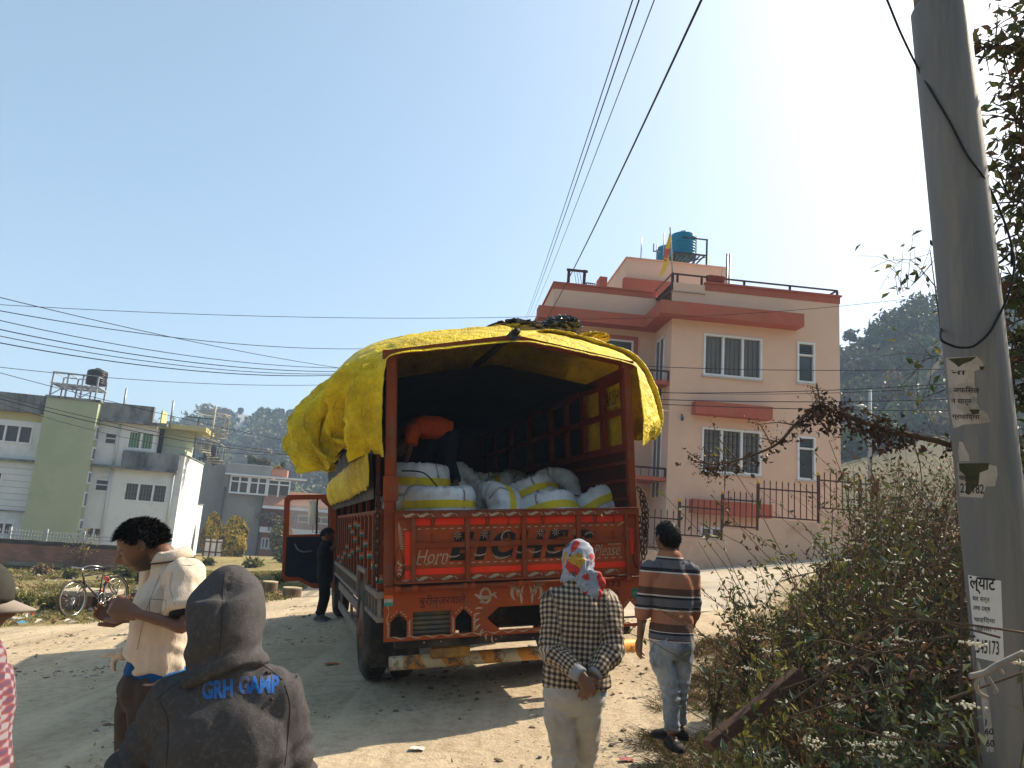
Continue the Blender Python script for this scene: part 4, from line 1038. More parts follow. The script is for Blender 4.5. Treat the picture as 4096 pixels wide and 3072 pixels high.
rc.box(aL-.36, -RB-.18, zr1-.06, -.02, -RB+.06, zr1); rc.box(aL-.36, -DB, zr1-.06, aL-.24, -RB-.19, zr1)
rc.box(aL-.33, -RB-.16, zr1-.26, -.02, -RB+.02, zr1-.061)
rc.build('coping', brick_o, house)
wr = (lr(*c4(-250, 960))[0], lr(*c4(690, 1300))[1], lr(*c4(692, 960))[0], lr(*c4(500, 945))[1])
sr = MB(hp_.W); sr.box(wr[0]-.2, -RB+.001, wr[3], wr[2]+.17, -RB+.05, wr[3]+.16); sr.box(wr[2]+.002, -RB+.001, wr[1], wr[2]+.17, -RB+.05, wr[3]-.001); sr.build('window_surround', brick_o, house)
window(hp_, wr, 0.02, house, panes=4, proud=.05, curtain=None, out=-RB)
def ret_window(y0, y1, z0, z1):
    mb = MB(hp_.W)
    mb.box(-.04, y0, z0, -.002, y0+.07, z1); mb.box(-.04, y1-.07, z0, -.002, y1, z1); mb.box(-.04, y0, z1-.07, -.002, y1, z1); mb.box(-.04, (y0+y1)/2-.04, z0, -.002, (y0+y1)/2+.04, z1)
    w = mb.build('window', white_upvc, house); g = MB(hp_.W); g.box(-.02, y0+.03, z0, -.003, y1-.03, z1-.03); g.build('pane', glass, w)
zu = hp_.l(*c4(860, 930), -1.0)[1]
ret_window(-1.75, -.75, w_up[1]-.9, w_up[3]); ret_window(-1.7, -.7, w_lo[1]-.9, w_lo[3])
def balcony(zt, zs, with_brick=True):
    mb = MB(hp_.W); mb.box(-3.4, -RB+.002, zs-.13, -.004, -.06, zs); b = mb.build('balcony', brick_o, house)
    r = MB(hp_.W); r.tube([(-3.4, -.12, zt), (-.02, -.12, zt)], .035, 8); r.box(-.06, -.16, zs, -.0, -.09, zt)
    for i in range(12): r.box(-3.3+i*.27, -.13, zs, -3.285+i*.27, -.115, zt-.02)
    r.build('balcony_rail', maroon_rail, b)
    bk = MB(hp_.W); bk.box(-2.2, -RB+.003, zs, -1.1, -RB+.12, zs+1.0); bk.build('brick_pier', mat('brick pier', (.3, .12, .08), (.42, .3, .24), scale=22, stretch=(1, 1, 6)), b)
zs1 = hp_.l(*c4(930, 1290), -.1)[1]; zt1 = hp_.l(*c4(930, 1245), -.1)[1]; balcony(zt1+.15, zs1)
zs2 = hp_.l(*c6(130, 738), -.1)[1]; zt2 = hp_.l(*c6(120, 690), -.1)[1]; balcony(zt2+.1, zs2)
pn = MB(hp_.W); q = hp_.rect(*c6(175, 195), *c6(240, 735)); pn.box(q[0]-.9, .002, q[3], q[2], .03, q[3]+.06); pn.build('wall_panel_edge', pink, house)
window(hp_, w_up, .12, house, 3, curtain=cl); window(hp_, w_us, .12, house, 1, louvre=.34)
window(hp_, w_lo, .12, house, 3, grille=True, curtain=cl); window(hp_, w_ls, .12, house, 1, louvre=.3)
window(hp_, w_b, .12, house, 2)
si = MB(hp_.W)
for h in (w_up, w_lo, w_us, w_ls): si.box(h[0]-.05, .0005, h[1]-.06, h[2]+.05, .06, h[1]-.001)
si.each('window_sill', mat('pale sill', (.5, .46, .42), (.42, .38, .35)), house)
for q0, q1 in (((487, 110), (1122, 262)), ((467, 925), (1117, 1085))):
    a0, z1 = hp_.l(*c6(*q0), .45); a1, z0 = hp_.l(*c6(*q1), .45)
    z1b = hp_.l(*c6(q1[0], q0[1]+46), .45)[1]; z1 = (z1+z1b)/2; z0b = hp_.l(*c6(q0[0], q1[1]-46), .45)[1]; z0 = (z0+z0b)/2
    s = MB(hp_.W); s.box(a0, .001, z0, a1, .45, z1); s.build('sun_shade', brick_o, house)
lt = MB(hp_.W); a, z = hp_.l(*c6(370, 250), .1); lt.tube([(a, .0, z+.12), (a, .1, z+.1), (a, .12, z+.03)], .02, 6); lt.lathe([(.01, -.12), (.05, -.08), (.055, 0), (.02, .05)], (a, .12, z), 10); lt.build('wall_lamp', mat('blue grey lamp', (.05, .09, .16), (.03, .05, .08), rough=.4), house)
rr = MB(hp_.W)
zr = [hp_.l(*c5(160, 85))[1], hp_.l(*c5(1570, 218))[1]]; zra = float(np.mean(zr))
rr.box(-.02, -.1, zra-.05, aR-.02, -.04, zra)
rr.box(-.02, -.1, zra-.42, acut-.05, -.05, zra-.37); rr.box(-.02, -.1, zra-.66, acut-.4, -.05, zra-.61)
for px_ in (232, 434, 788, 1168, 1560): a = hp_.l(*c5(px_, 160))[0]; rr.box(a-.035, -.10, (zlow+.03) if px_ < 440 else zC, a+.035, -.04, zra-.051)
rr.box(-.06, -.1, zlow+.03, .03, -.03, zra)
for z in (zra, zra-.37, zra-.62): rr.box(-.05, -RB-.1, z-.05, 0, -.101, z-.002)
rr.box(-.05, -RB-.16, zlow+.0, .01, -RB-.1, zra); rr.box(aR-.08, -.9, zra-.05, aR-.02, -.101, zra-.002)
rr.build('roof_railing', maroon_rail, house)
dkp = MB(hp_.W); a0, z1 = hp_.l(*c5(232, 165), -.3); a1, z0 = hp_.l(*c5(450, 245), -.3); dkp.box(a0, -.4, zlow-.1, a1, -.3, z1); dkp.build('slat_screen', mat('dark slat screen', (.04, .03, .025), (.07, .05, .04), scale=3, stretch=(1, 1, 20)), house)
def tb(px, py, d=-4.2): return hp_.l(px, py, d)
ta0 = tb(*c4(640, 277))[0]; ta1 = tb(2906, 1072)[0]; tz1 = float(np.mean([tb(*c4(640, 277))[1], tb(2906, 1072)[1]])); tz0 = zr1-1.0
sb = MB(hp_.W); sb.box(ta0, -8.6, tz0, ta1, -4.2, tz1); sb.box(ta0-.06, -8.66, tz1+.001, ta1+.06, -4.14, tz1+.04); sb.build('stair_block', pink, house)
sbo = MB(hp_.W); zb = tb(*c4(545, 432), -4.0)[1]; sbo.box(ta0-.15, -4.19, tz0, hp_.l(*c4(1040, 470), -3.9)[0], -3.9, zb); sbo.box(tb(*c4(415, 430), -3.9)[0], -4.6, tz0, tb(*c4(477, 430), -3.9)[0], -3.901, tb(*c4(440, 427), -3.9)[1]); sbo.build('stair_block_band', brick_o, house)
rl2 = MB(hp_.W); q = [lr(*c4(x, y)) for x, y in ((290, 470), (330, 438), (415, 448))]
rl2.tube([(q[0][0], -RB-.6, q[0][1]), (q[1][0], -RB-.6, q[1][1]), (q[2][0], -RB-.6, q[2][1])], .025, 6)
for t in np.linspace(0, 1, 6): x = q[1][0]+(q[2][0]-q[1][0])*t; rl2.box(x-.012, -RB-.61, zr1-.4, x+.012, -RB-.59, q[1][1])
rl2.build('stair_railing', maroon_rail, house)
fs = MB(hp_.W); a0, z1 = lr(*c4(172, 338)); a1, z1b = lr(*c4(303, 350)); fs.box(a0-.05, -RB-.4, zr1-.8, a0+.05, -RB-.3, z1); fs.box(a1-.05, -RB-.4, zr1-.8, a1+.05, -RB-.3, z1b); fs.box(a0-.1, -RB-.28, z1-.12, a1+.1, -RB-.2, z1-.04)
for i in range(3): fs.tube(catmull([(a0+.2+.1*i, -RB-.3, z1-.1), (a0+.35+.1*i, -RB-.3, z1-.7), (a0+.6, -RB-.3, z1-.9+.1*i), (a0+.55+.05*i, -RB-.3, z1-.15)], 5), .01, 5)
fs.build('cable_gallows', maroon_rail, house)
rods = MB(hp_.W)
for x, y0, y1 in ((772, 78, 285), (900, 140, 300), (958, 45, 300), (2906, 0, 0)):
    if x < 2000: a, z = tb(*c4(x, y0)); rods.tube([(a, -4.4, tz1), (a, -4.4, z)], .022, 6)
a, z = tb(*c4(868, 140)); rods.box(a, -4.42, z-.35, a+.32, -4.38, z-.30); rods.box(a, -4.42, z-.35, a+.04, -4.38, z)
for x in (640, 660): a, z = hp_.l(*c5(x, 0), -3.6); z = hp_.l(2600+x/2.074, 1015, -3.6)[1]; rods.tube([(a, -3.6, zTop-1.2), (a, -3.6, z)], .05, 8)
rods.each('roof_pipe', steel, house)
bluep = mat('blue tank plastic', (.006, .19, .33), (.008, .15, .27), rough=.35, scale=3)
a0, zt_ = tb(*c4(1003, 66), -5.5); a1, _ = tb(*c4(1212, 80), -5.5); zb_ = tb(*c4(1100, 278), -5.5)[1]
tk = MB(); tank_geo(tk, hp_.W(((a0+a1)/2, -5.5, zb_)), (a1-a0)/2, (zt_-zb_)*1.1, 7)
tag(tk.build('water_tank', bluep), 'big blue ribbed water tank on a steel stand on the pink house roof', 'water tank', 'blue water tanks')
a0, zt_ = tb(*c4(920, 152), -6.6); a1 = tb(*c4(1010, 152), -6.6)[0]; zb_ = tb(*c4(940, 300), -6.6)[1]
tk = MB(); tank_geo(tk, hp_.W(((a0+a1)/2+.2, -6.8, zb_)), .55, (zt_-zb_), 6)
tag(tk.build('water_tank', bluep), 'smaller blue water tank half hidden behind the flag on the pink house', 'water tank', 'blue water tanks')
ts = thing('tank_stand', 'dark steel frame under the big blue water tank', 'stand', hp_.W((ta1-1.5, -5.5, tz1)))
s = MB(hp_.W); a0 = tb(*c4(985, 280), -5.5)[0]; a1 = tb(*c4(1245, 300), -5.5)[0]; zs = tb(*c4(1100, 285), -5.5)[1]; zh = tb(*c4(1250, 175), -5.5)[1]
for a in (a0, a1):
    for d in (-6.3, -4.7): s.box(a-.03, d-.03, tz1+.04, a+.03, d+.03, zh if a == a1 else zs)
for d in (-6.3, -4.7): s.box(a0, d-.03, zs-.07, a1, d+.03, zs-.01); s.box(a0+.3, d-.02, zh-.05, a1-.031, d+.02, zh)
for i in range(8): x = a0+.05+(a1-a0-.1)*i/7; s.box(x-.04, -6.2, zs-.0098, x+.04, -4.8, zs-.001)
s.bar(hp_.W((a0, -4.7, tz1+.05))-hp_.W((0, 0, 0))+A(0, 0, 0) if 0 else A(a0, -4.7, tz1+.05), A(a1, -4.7, zs-.1), .03, .03)
s.build('steel_frame', iron, ts)
fl_ = thing('prayer_flag', 'tall yellow and red prayer flag on a pole at the house roof corner', 'flag', hp_.W((0, -.2, zlow)))
a, zt_ = hp_.l(*c4(997, 20), -.15); zt0 = zlow
pm_ = MB(hp_.W); pm_.tube([(.06, -.15, zt0), (a, -.15, zt_)], .028, 8); pm_.build('flag_pole', mat('bamboo pole', (.42, .36, .28), (.3, .25, .2)), fl_)
fg = MB(hp_.W); fg.grid([[(lambda aa, zz: (aa, -.15+.05*math.sin(zz*7+aa*5), zz))(*hp_.l(*c4(x0+(x1-x0)*t, y), -.15)) for t in np.linspace(0, 1, 8)] for y, x0, x1 in ((70, 990, 1000), (130, 972, 1002), (190, 955, 998), (250, 950, 990), (310, 940, 985), (370, 925, 965), (430, 908, 925))])
k = NT('yellow flag with red figures'); k.b.inputs['Roughness'].default_value = .8; tcx = k.n('ShaderNodeTexCoord'); n1 = k.n('ShaderNodeTexNoise', i_Scale=2.4, i_Detail=2); k.l(tcx.outputs['Object'], n1.inputs['Vector']); r_ = k.n('ShaderNodeMapRange', i_From_Min=.52, i_From_Max=.55); k.l(n1.outputs[0], r_.inputs[0]); mx = k.n('ShaderNodeMix', data_type='RGBA'); mx.inputs[6].default_value = (.75, .48, .05, 1); mx.inputs[7].default_value = (.62, .09, .04, 1); k.l(r_.outputs[0], mx.inputs[0]); k.l(mx.outputs[2], k.b.inputs['Base Color'])
fg.build('flag_cloth', k.m, fl_)
pot = mat('terracotta pot', (.28, .07, .045), (.22, .06, .04), rough=.8)
for i, x in enumerate((488, 530, 572)):
    a, z = hp_.l(*c5(x, 152), -.25); pt = thing('flower_pot', ['leftmost of the three terracotta pots on the house parapet', 'middle one of the three terracotta pots on the house parapet', 'rightmost of the three terracotta pots on the house parapet, with a sprig'][i], 'flower pot', hp_.W((a, -.1, zC)), 'pots on the parapet')
    mb = MB(hp_.W); mb.lathe([(.01, 0), (.12, 0), (.165, .22), (.175, .22), (.175, .26), (.14, .26), (.13, .2), (.01, .19)], (a, -.1, zC+.002), 16); mb.build('pot', pot, pt)
    if i == 2: st = MB(hp_.W); st.tube([(a, -.1, zC+.19), (a+.03, -.1, zC+.45), (a+.1, -.1, zC+.6)], .008, 5); st.build('plant_stem', mat('dry stem', (.12, .1, .04), (.08, .09, .03)), pt)

cp_ = Plane(2800, 2200, 21.2, HY)
steps = [(-40, 1340, 100, 1065), (350, 1245, 345, 985), (712, 1165, 710, 920), (1010, 1090, 1008, 835), (1517, 1020, 1517, 765), (1865, 1030, 1865, 790), (2010, 1030, 2010, 810)]
cw_ = thing('compound_wall', 'low peach plaster wall climbing in steps in front of the house', 'wall', cp_.W((1, 0, .5)))
wb = MB(cp_.W); pinkw = mat('peach wall plaster', (.60, .43, .32), (.55, .39, .285), scale=1.4, rough=.9, bump=.1, bscale=30, dirt=(.36, .24, .17), dscale=.8)
info = []
for i in range(len(steps)):
    x0 = steps[i][0]; x1 = steps[i+1][0] if i+1 < len(steps) else 2030
    a0 = cp_.l(*c6(x0, steps[i][1]))[0]; a1 = cp_.l(*c6(x1, steps[i][1]))[0]
    if i == 0: a0 -= 1.5
    z0 = np.mean([cp_.l(*c6(x0, steps[i][1]))[1], cp_.l(*c6(min(x1, x0+400), steps[i][1]+22))[1]])
    wb.box(a0, -.2, -1.0, a1-.0005*0, 0, z0) if i == 0 else wb.box(a0, -.2, -1.0+.001*i, a1, 0, z0)
    h = cp_.l(*c6(x0, steps[i][3]))[1]-cp_.l(*c6(x0, steps[i][1]))[1]
    info.append((a0, a1, z0, abs(h)))
wb.build('wall', pinkw, cw_)
rfm = maroon_rail; gold = mat('gold finial paint', (.6, .36, .05), (.5, .3, .05), rough=.35)
fence = thing('iron_railing', 'maroon iron railing stepping up along the top of the peach wall', 'railing', cp_.W((2, -.1, 1)))
for i, (a0, a1, z0, h) in enumerate(info):
    mb = MB(cp_.W); n_ = max(3, int((a1-a0)/.17));
    mb.box(a0+.03, -.115, z0+.05, a1-.03, -.085, z0+.09); mb.box(a0+.03, -.115, z0+h-.03, a1-.03, -.085, z0+h+.01)
    for j in range(1, n_):
        x = a0+(a1-a0)*j/n_; mb.box(x-.011, -.111, z0+.09, x+.011, -.089, z0+h+.16); mb.hexa([(x-.02, -.112, z0+h+.16), (x+.02, -.112, z0+h+.16), (x+.02, -.088, z0+h+.16), (x-.02, -.088, z0+h+.16)], [(x-.002, -.102, z0+h+.25), (x+.002, -.102, z0+h+.25), (x+.002, -.098, z0+h+.25), (x-.002, -.098, z0+h+.25)])
    mb.build('railing_panel', rfm, fence)
    if i:
        pb = MB(cp_.W); zb = min(z0, info[i-1][2]); pb.box(a0-.035, -.135, zb, a0+.035, -.065, z0+h+.12); po = pb.build('post', rfm, fence)
        kb = MB(cp_.W); kb.lathe([(.01, 0), (.035, .0), (.05, .04), (.03, .085), (.015, .12), (.004, .15)], (a0, -.1, z0+h+.121), 10); kb.build('finial', gold, po)
c1 = lambda x, y: (x/2.073, 1400+y/2.073)
cb = lambda x, y: (350+x/2.212, 1550+y/2.212)
c3 = lambda x, y: (750+x/2.764, 1750+y/2.764)
c7 = lambda x, y: (x/3.016, 2150+y/3.016)
LY = rad(14.5)
lp_ = Plane(400, 1900, 46.0, LY)
wht = mat('white washed plaster', (.70, .72, .73), (.63, .65, .66), scale=.7, rough=.9, dirt=(.40, .42, .38), dscale=.35, dlo=.55, dhi=.85)
grn = mat('pale green plaster', (.37, .41, .275), (.34, .38, .25), scale=.6, rough=.9, dirt=(.28, .33, .20), dscale=.3)
stn = mat('stained grey concrete', (.26, .27, .27), (.10, .11, .11), scale=.9, rough=.95, stretch=(1, 1, .35), dirt=(.035, .04, .04), dscale=.9, dlo=.5, dhi=.68)
cream_p = mat('cream yellow plaster', (.52, .46, .2), (.44, .40, .22), scale=1, rough=.9)
bld = thing('apartment_building', 'green and white three storey building with a black tank on its roof', 'building', lp_.W((0, -4, -2)))
z0L = -3.0
gt = [lp_.l(*c1(385, 383), 1.0), lp_.l(*c1(182, 1500), 1.0), lp_.l(*c1(810, 440), 1.0), lp_.l(*c1(642, 1500), 1.0)]
ga0_ = (gt[0][0]+gt[1][0])/2; ga1_ = (gt[2][0]+gt[3][0])/2; gzt = (gt[0][1]+gt[2][1])/2
zpl = lp_.l(*c1(200, 370))[1]; zpb = lp_.l(*c1(200, 520))[1]
aEnd = lp_.l(*cb(825, 900))[0]; zpr = np.mean([lp_.l(*cb(300, 152))[1], lp_.l(*cb(600, 174))[1]]); apr = lp_.l(*cb(600, 200))[0]
zbal1 = np.mean([lp_.l(*cb(330, 556))[1], lp_.l(*cb(860, 604))[1]]); zbal0 = np.mean([lp_.l(*cb(10, 690))[1], lp_.l(*cb(830, 750))[1]])
aB = lp_.l(*cb(865, 605))[0]; aB = (aB+lp_.l(*cb(745, 1380))[0])/2
wl1 = lp_.rect(*c1(-60, 600), *c1(255, 785)); wl2 = lp_.rect(*c1(-40, 1420), *c1(100, 1540)); wl3 = lp_.rect(*c1(-60, 1000), *c1(12, 1110))
wr1 = lp_.rect(*cb(158, 395), *cb(252, 510)); wr2 = lp_.rect(*cb(72, 805), *cb(180, 925)); wr3 = lp_.rect(*cb(365, 375), *cb(580, 565)); wr4 = lp_.rect(*cb(335, 830), *cb(690, 1030)); wr5 = lp_.rect(*c1(720, 1465), *c1(830, 1570))
H_ = [wl1, wl2, wl3, wr1, wr2, wr3, wr4, wr5]
w = MB(lp_.W); aL0 = ga0_-7.5
zroofR = lp_.l(*cb(300, 290))[1]
wall_with_holes(w, aL0, z0L, ga0_, zpb, [h for h in H_ if h[2] < ga0_], -.2, 0)
wall_with_holes(w, ga1_, z0L, aB, zbal1-.02, [h for h in H_ if h[0] > ga1_ and h[3] < zbal1], -.2, 0)
apw = lp_.l(*cb(600, 480))[0]
wall_with_holes(w, ga1_, zbal1-.02, apw, zroofR, [wr1, wr3], -.2, -.0)
w.add([(apw, 0, zbal1-.5), (apw, -6, zbal1-.5), (apw, -6, zroofR), (apw, 0, zroofR)], [(0, 1, 2, 3)])
w.add([(aL0, -8, zpb), (apw, -8, zpb), (apw, 0, zroofR), (aL0, 0, zpb)], [(0, 1, 2, 3)])
bw = w.build('wall', wht, bld)
ins = MB(lp_.W)
for h in H_: ins.box(h[0]-.3, -1.0, h[1]-.3, h[2]+.3, -.9, h[3]+.3)
ins.build('room_shade', inside, bw)
def side_len(px, py):   # distance back along the side wall
    q = ray(px, py); n = lp_.r; o = lp_.W((aB, 0, 0)); t = ((o-CAM)@n)/(q@n); x = CAM+q*t; return float(-((x-o)@lp_.n)), float(x[2])
sdep = side_len(*cb(1025, 700))[0]; sdep = min(max(sdep, 3), 9)
sw = MB(lp_.W); sw.box(aB-.25, -sdep, z0L, aB, .001, zbal1)
sdep2 = sdep+3.0; ze = side_len(*cb(1000, 1038))[1]
sw.box(aB-.25, -sdep2, z0L, aB-.002, -sdep-.001, ze); sw.build('side_wall', wht, bld)
sc_ = MB(lp_.W); sc_.box(aB-.35, -sdep-.1, zbal1+.001, aB+.06, .08, zbal1+.08); sc_.box(aB-.35, -sdep2, ze+.001, aB+.06, -sdep-.12, ze+.07); sc_.build('coping', stn, bld)
gt_ = MB(lp_.W); gt_.box(ga0_, -1.5, z0L, ga1_, 1.0, gzt); gt_.build('stair_tower', grn, bld)
tc_ = MB(lp_.W); tc_.box(ga0_-.08, -1.6, gzt+.001, ga1_+.08, 1.08, gzt+.14); tc_.build('tower_coping', stn, bld)
pp = MB(lp_.W)
pp.box(aL0, -.1, zpb+.001, ga0_-.002, .45, zpl); pp.box(ga1_+.002, -.1, zroofR+.001, apr, .35, zpr); pp.box(ga1_+.002, -.05, zroofR-.16, apw+.6, .5, zroofR)
pp.box(lp_.l(*cb(325, 560))[0], -.12, zbal0+.1, aB-.26, .28, zbal1-.002); pp.box(ga1_+.002, -.12, zbal0-.06, aB-.26, .45, zbal0+.099)
zm1 = lp_.l(*c1(150, 908))[1]; zm2 = lp_.l(*c1(100, 1332))[1]
pp.box(aL0, .002, zm1-.1, ga0_-.002, .3, zm1+.02); pp.box(aL0, .002, zm2-.05, ga0_-.002, .1, zm2+.02)
pp.build('parapet', stn, bld)
lapb = MB(lp_.W)
for i in range(8): z = zm2+.25+(zm1-zm2-.4)*i/7; lapb.box(aL0, .002, z-.012, ga0_-.002, .012, z+.012)
lapb.build('wall_grooves', mat('grey groove line', (.33, .34, .35)), bld)
crl = MB(lp_.W); crl.box(aL0, .003, zm1-.55, ga0_-2.4, .01, zm1-.101); crl.box(aL0, .003, zpb-.5, ga0_-.01, .01, zpb-.001); crl.build('yellow_wall_band', cream_p, bld)
window(lp_, wl1, .12, bld, 3, fr=.1); window(lp_, wl2, .12, bld, 2, grille=True, fr=.1); window(lp_, wl3, .12, bld, 1, fr=.1)
window(lp_, wr1, .12, bld, 1, louvre=.52, fr=.08); window(lp_, wr2, .12, bld, 1, louvre=.5, fr=.08); window(lp_, wr5, .12, bld, 2, fr=.08)
gcur = mat('green curtain', (.20, .32, .2), (.15, .26, .16), scale=3, stretch=(8, 8, .4))
window(lp_, wr3, .12, bld, 2, curtain=gcur, fr=.12); window(lp_, wr4, .12, bld, 3, grille=True, curtain=cl, fr=.1)
dp = MB(lp_.W)
for (x0, y0), (x1, y1) in (((290, 330), (230, 690)), ((225, 720), (105, 1360)), ((770, 770), (690, 1280))):
    a0, z0 = lp_.l(*cb(x0, y0)); a1, z1 = lp_.l(*cb(x1, y1)); a = (a0+a1)/2; dp.tube([(a, .08, z0), (a, .08, z1)], .07, 8)
dp.each('drain_pipe', mat('white drain pipe', (.58, .6, .62), (.5, .52, .53), rough=.5), bld)
for y0, y1 in ((625, 745), (805, 915), (1010, 1110), (1180, 1310), (1410, 1500)):
    z1 = lp_.l(*c1(790, y0), .6)[1]; z0 = lp_.l(*c1(760, y1), .6)[1]
    mb = MB(lp_.W); mb.box(ga1_+.001, .08, z0, ga1_+.06, .75, z1); wn_ = mb.build('window', white_upvc, bld); g = MB(lp_.W); g.box(ga1_+.061, .18, z0+.1, ga1_+.066, .65, z1-.1); g.build('pane', glass, wn_)
pt_ = MB(lp_.W); zs1_ = lp_.l(*cb(640, 330), -1)[1]; zs2_ = lp_.l(*cb(700, 400), -1)[1]
pt_.box(apw+.02, -4.5, zbal1-.3, apw+1.6, -1.2, zroofR-.2); pt_.build('terrace_block', mat('pale mint plaster', (.5, .56, .42), (.46, .52, .38)), bld)
ysl = MB(lp_.W); ysl.box(apw+.0, -4.6, zroofR-.19, apw+2.8, -.2, zroofR+.1); ysl.box(apw+.02, -2, zroofR+.101, apw+.1, -.3, zpr-.1); ysl.build('terrace_slab', cream_p, bld)
spr = MB(lp_.W); ax, ay = apw+3.0, -1.6; zb0_, zb1_ = zbal1-.2, zroofR+.1
spr.tube([(ax, ay, zb0_), (ax, ay, zb1_+1.6)], .06, 8)
hel = []
for i in range(15):
    an = i*.5; z = zb0_+(zb1_-zb0_)*i/14
    q = A(ax+1.0*math.cos(an), ay+1.0*math.sin(an), z); spr.bar((ax, ay, z), q, .3, .05); spr.box(q[0]-.02, q[1]-.02, z, q[0]+.02, q[1]+.02, z+.95); hel.append(q+A(0, 0, .95))
spr.tube(catmull(hel, 4), .03, 6)
spr.tube([(ax+1.0*math.cos(t), ay+1.0*math.sin(t), zb1_+1.0) for t in np.linspace(0, 6.28, 22)], .03, 6); spr.build('spiral_stair', mat('pale steel stair paint', (.42, .4, .33), (.3, .28, .22), rough=.6), bld)
am = MB(lp_.W)
for (x0, y0), (x1, y1) in (((345, 10), (305, 280)), ((760, 115), (730, 360))):
    a0, z0 = lp_.l(*cb(x0, y0)); a1, z1 = lp_.l(*cb(x1, y1)); am.tube([(a1, .1, z1), (a0*.4+a1*.6, .1, z0)], .06, 8)
am.each('roof_pipe', steel, bld)
a0, zt_ = lp_.l(*c1(715, 150), -.4); a1, zb_ = lp_.l(*c1(862, 300), -.4); a0b = lp_.l(*c1(692, 290), -.4)[0]; r_ = (a1-a0b)/2
tk = MB(); tank_geo(tk, lp_.W(((a1+a0b)/2+.1, -.4, zb_)), r_, (zt_-zb_)*1.05, 6)
tag(tk.build('water_tank', black_plastic), 'black water tank on a tall steel frame on the green stair tower', 'water tank')
tsd = thing('tank_stand', 'tall pale steel frame on the green stair tower carrying the black tank', 'stand', lp_.W((a0, -.4, gzt)))
s = MB(lp_.W); sa0, sz1 = lp_.l(*c1(470, 180), .6); sa1 = lp_.l(*c1(880, 165), .6)[0]; zsh = lp_.l(*c1(660, 300), .3)[1]; xs = np.linspace(sa0-.1, sa1-.3, 4)
for d in (.7, -1.3):
    for x in xs: s.box(x-.045, d-.045, gzt+.14, x+.045, d+.045, sz1 if d > 0 or x == xs[0] else zsh+.6)
    s.box(xs[0], d-.04, zsh-.08, xs[-1], d+.04, zsh-.01); s.box(xs[0], d-.035, sz1-.07, xs[-1], d+.035, sz1)
for x in xs: s.box(x-.035, -1.25, zsh-.079, x+.035, .65, zsh-.02); s.box(x-.03, -1.25, sz1-.06, x+.03, .65, sz1-.01)
for i in range(9): x = xs[0]+(xs[-1]-xs[0])*i/8; s.box(x-.12, -1.3, zsh-.009, x+.12, .7, zsh+.03)
s.bar((xs[0], .7, gzt+.2), (xs[1], .7, zsh-.1), .05, .05); s.bar((xs[2], .7, gzt+.2), (xs[1], .7, zsh-.1), .05, .05); s.bar((xs[2], .7, gzt+.2), (xs[3], .7, zsh-.1), .05, .05)
s.build('steel_frame', mat('pale steel frame', (.38, .4, .43), (.27, .29, .31), rough=.5), tsd)
bk_ = Plane(300, 2215, 32.0, rad(11)); k = NT('old brick courses'); k.b.inputs['Roughness'].default_value = .95
tcx = k.n('ShaderNodeTexCoord'); mp = k.n('ShaderNodeMapping'); mp.inputs['Rotation'].default_value = (rad(90), 0, 0); k.l(tcx.outputs['Object'], mp.inputs[0])
br = k.n('ShaderNodeTexBrick', i_Scale=1.0); br.inputs['Brick Width'].default_value = .24; br.inputs['Row Height'].default_value = .075; br.inputs['Mortar Size'].default_value = .012
br.inputs['Color1'].default_value = (.33, .125, .07, 1); br.inputs['Color2'].default_value = (.21, .09, .055, 1); br.inputs['Mortar'].default_value = (.2, .15, .11, 1); k.l(mp.outputs[0], br.inputs['Vector'])
n1 = k.n('ShaderNodeTexNoise', i_Scale=1.1, i_Detail=7, i_Roughness=.7); k.l(tcx.outputs['Object'], n1.inputs['Vector']); r_ = k.n('ShaderNodeMapRange', i_From_Min=.45, i_From_Max=.7); k.l(n1.outputs[0], r_.inputs[0]); mx = k.n('ShaderNodeMix', data_type='RGBA'); mx.inputs[7].default_value = (.12, .07, .05, 1); k.l(r_.outputs[0], mx.inputs[0]); k.l(br.outputs[0], mx.inputs[6]); k.l(mx.outputs[2], k.b.inputs['Base Color'])
brick_m = k.m
bwl = thing('brick_wall', 'long old red brick wall with a dark mossy top behind the parked bicycle', 'wall', bk_.W((0, 0, -1.5)))
zt = np.mean([bk_.l(*c7(100, 38))[1], bk_.l(*c7(1300, 75))[1]]); a0 = bk_.l(-500, 2200)[0]; a1 = bk_.l(690, 2200)[0]
m_ = MB(bk_.W); m_.box(a0, -.24, -3.2, a1, 0, zt-.12); m_.build('wall', brick_m, bwl)
m_ = MB(bk_.W); m_.grid([[(x, d, z+.03*sn((x*2, 0, 0), 1)) for x in np.linspace(a0, a1, 160)] for d, z in ((.03, zt-.16), (.04, zt), (-.28, zt+.01), (-.28, zt-.16))]); m_.build('mossy_coping', mat('dark mossy coping', (.03, .027, .022), (.07, .06, .045), scale=2, rough=1), bwl)
m_ = MB(bk_.W); q0 = bk_.l(*c7(90, 280)); q1 = bk_.l(*c7(770, 365)); m_.box(q0[0], .001, q1[1]-.0, q1[0], .14, q0[1]); m_.build('cement_footing', mat('mossy cement', (.2, .2, .15), (.14, .15, .1), scale=2, rough=1), bwl)
wf_ = Plane(300, 2150, 33.5, rad(11)); wf = thing('white_railing', 'low white iron railing running along behind the brick wall', 'railing', wf_.W((0, 0, -.5)))
zr1_ = np.mean([wf_.l(*c1(100, 1480))[1], wf_.l(*c1(650, 1518))[1]]); a0 = wf_.l(-300, 2150)[0]; a1 = wf_.l(560, 2150)[0]; zr0_ = zt-.2
m_ = MB(wf_.W); wpa = mat('white iron paint', (.45, .47, .48), (.36, .38, .4), rough=.5)
for z in (zr1_-.12, zr0_+.28): m_.box(a0, -.02, z, a1, .02, z+.035)
x = a0
while x < a1: m_.box(x-.008, -.008, zr0_, x+.008, .008, zr1_); x += .125
m_.build('bars', wpa, wf)
m_ = MB(wf_.W)
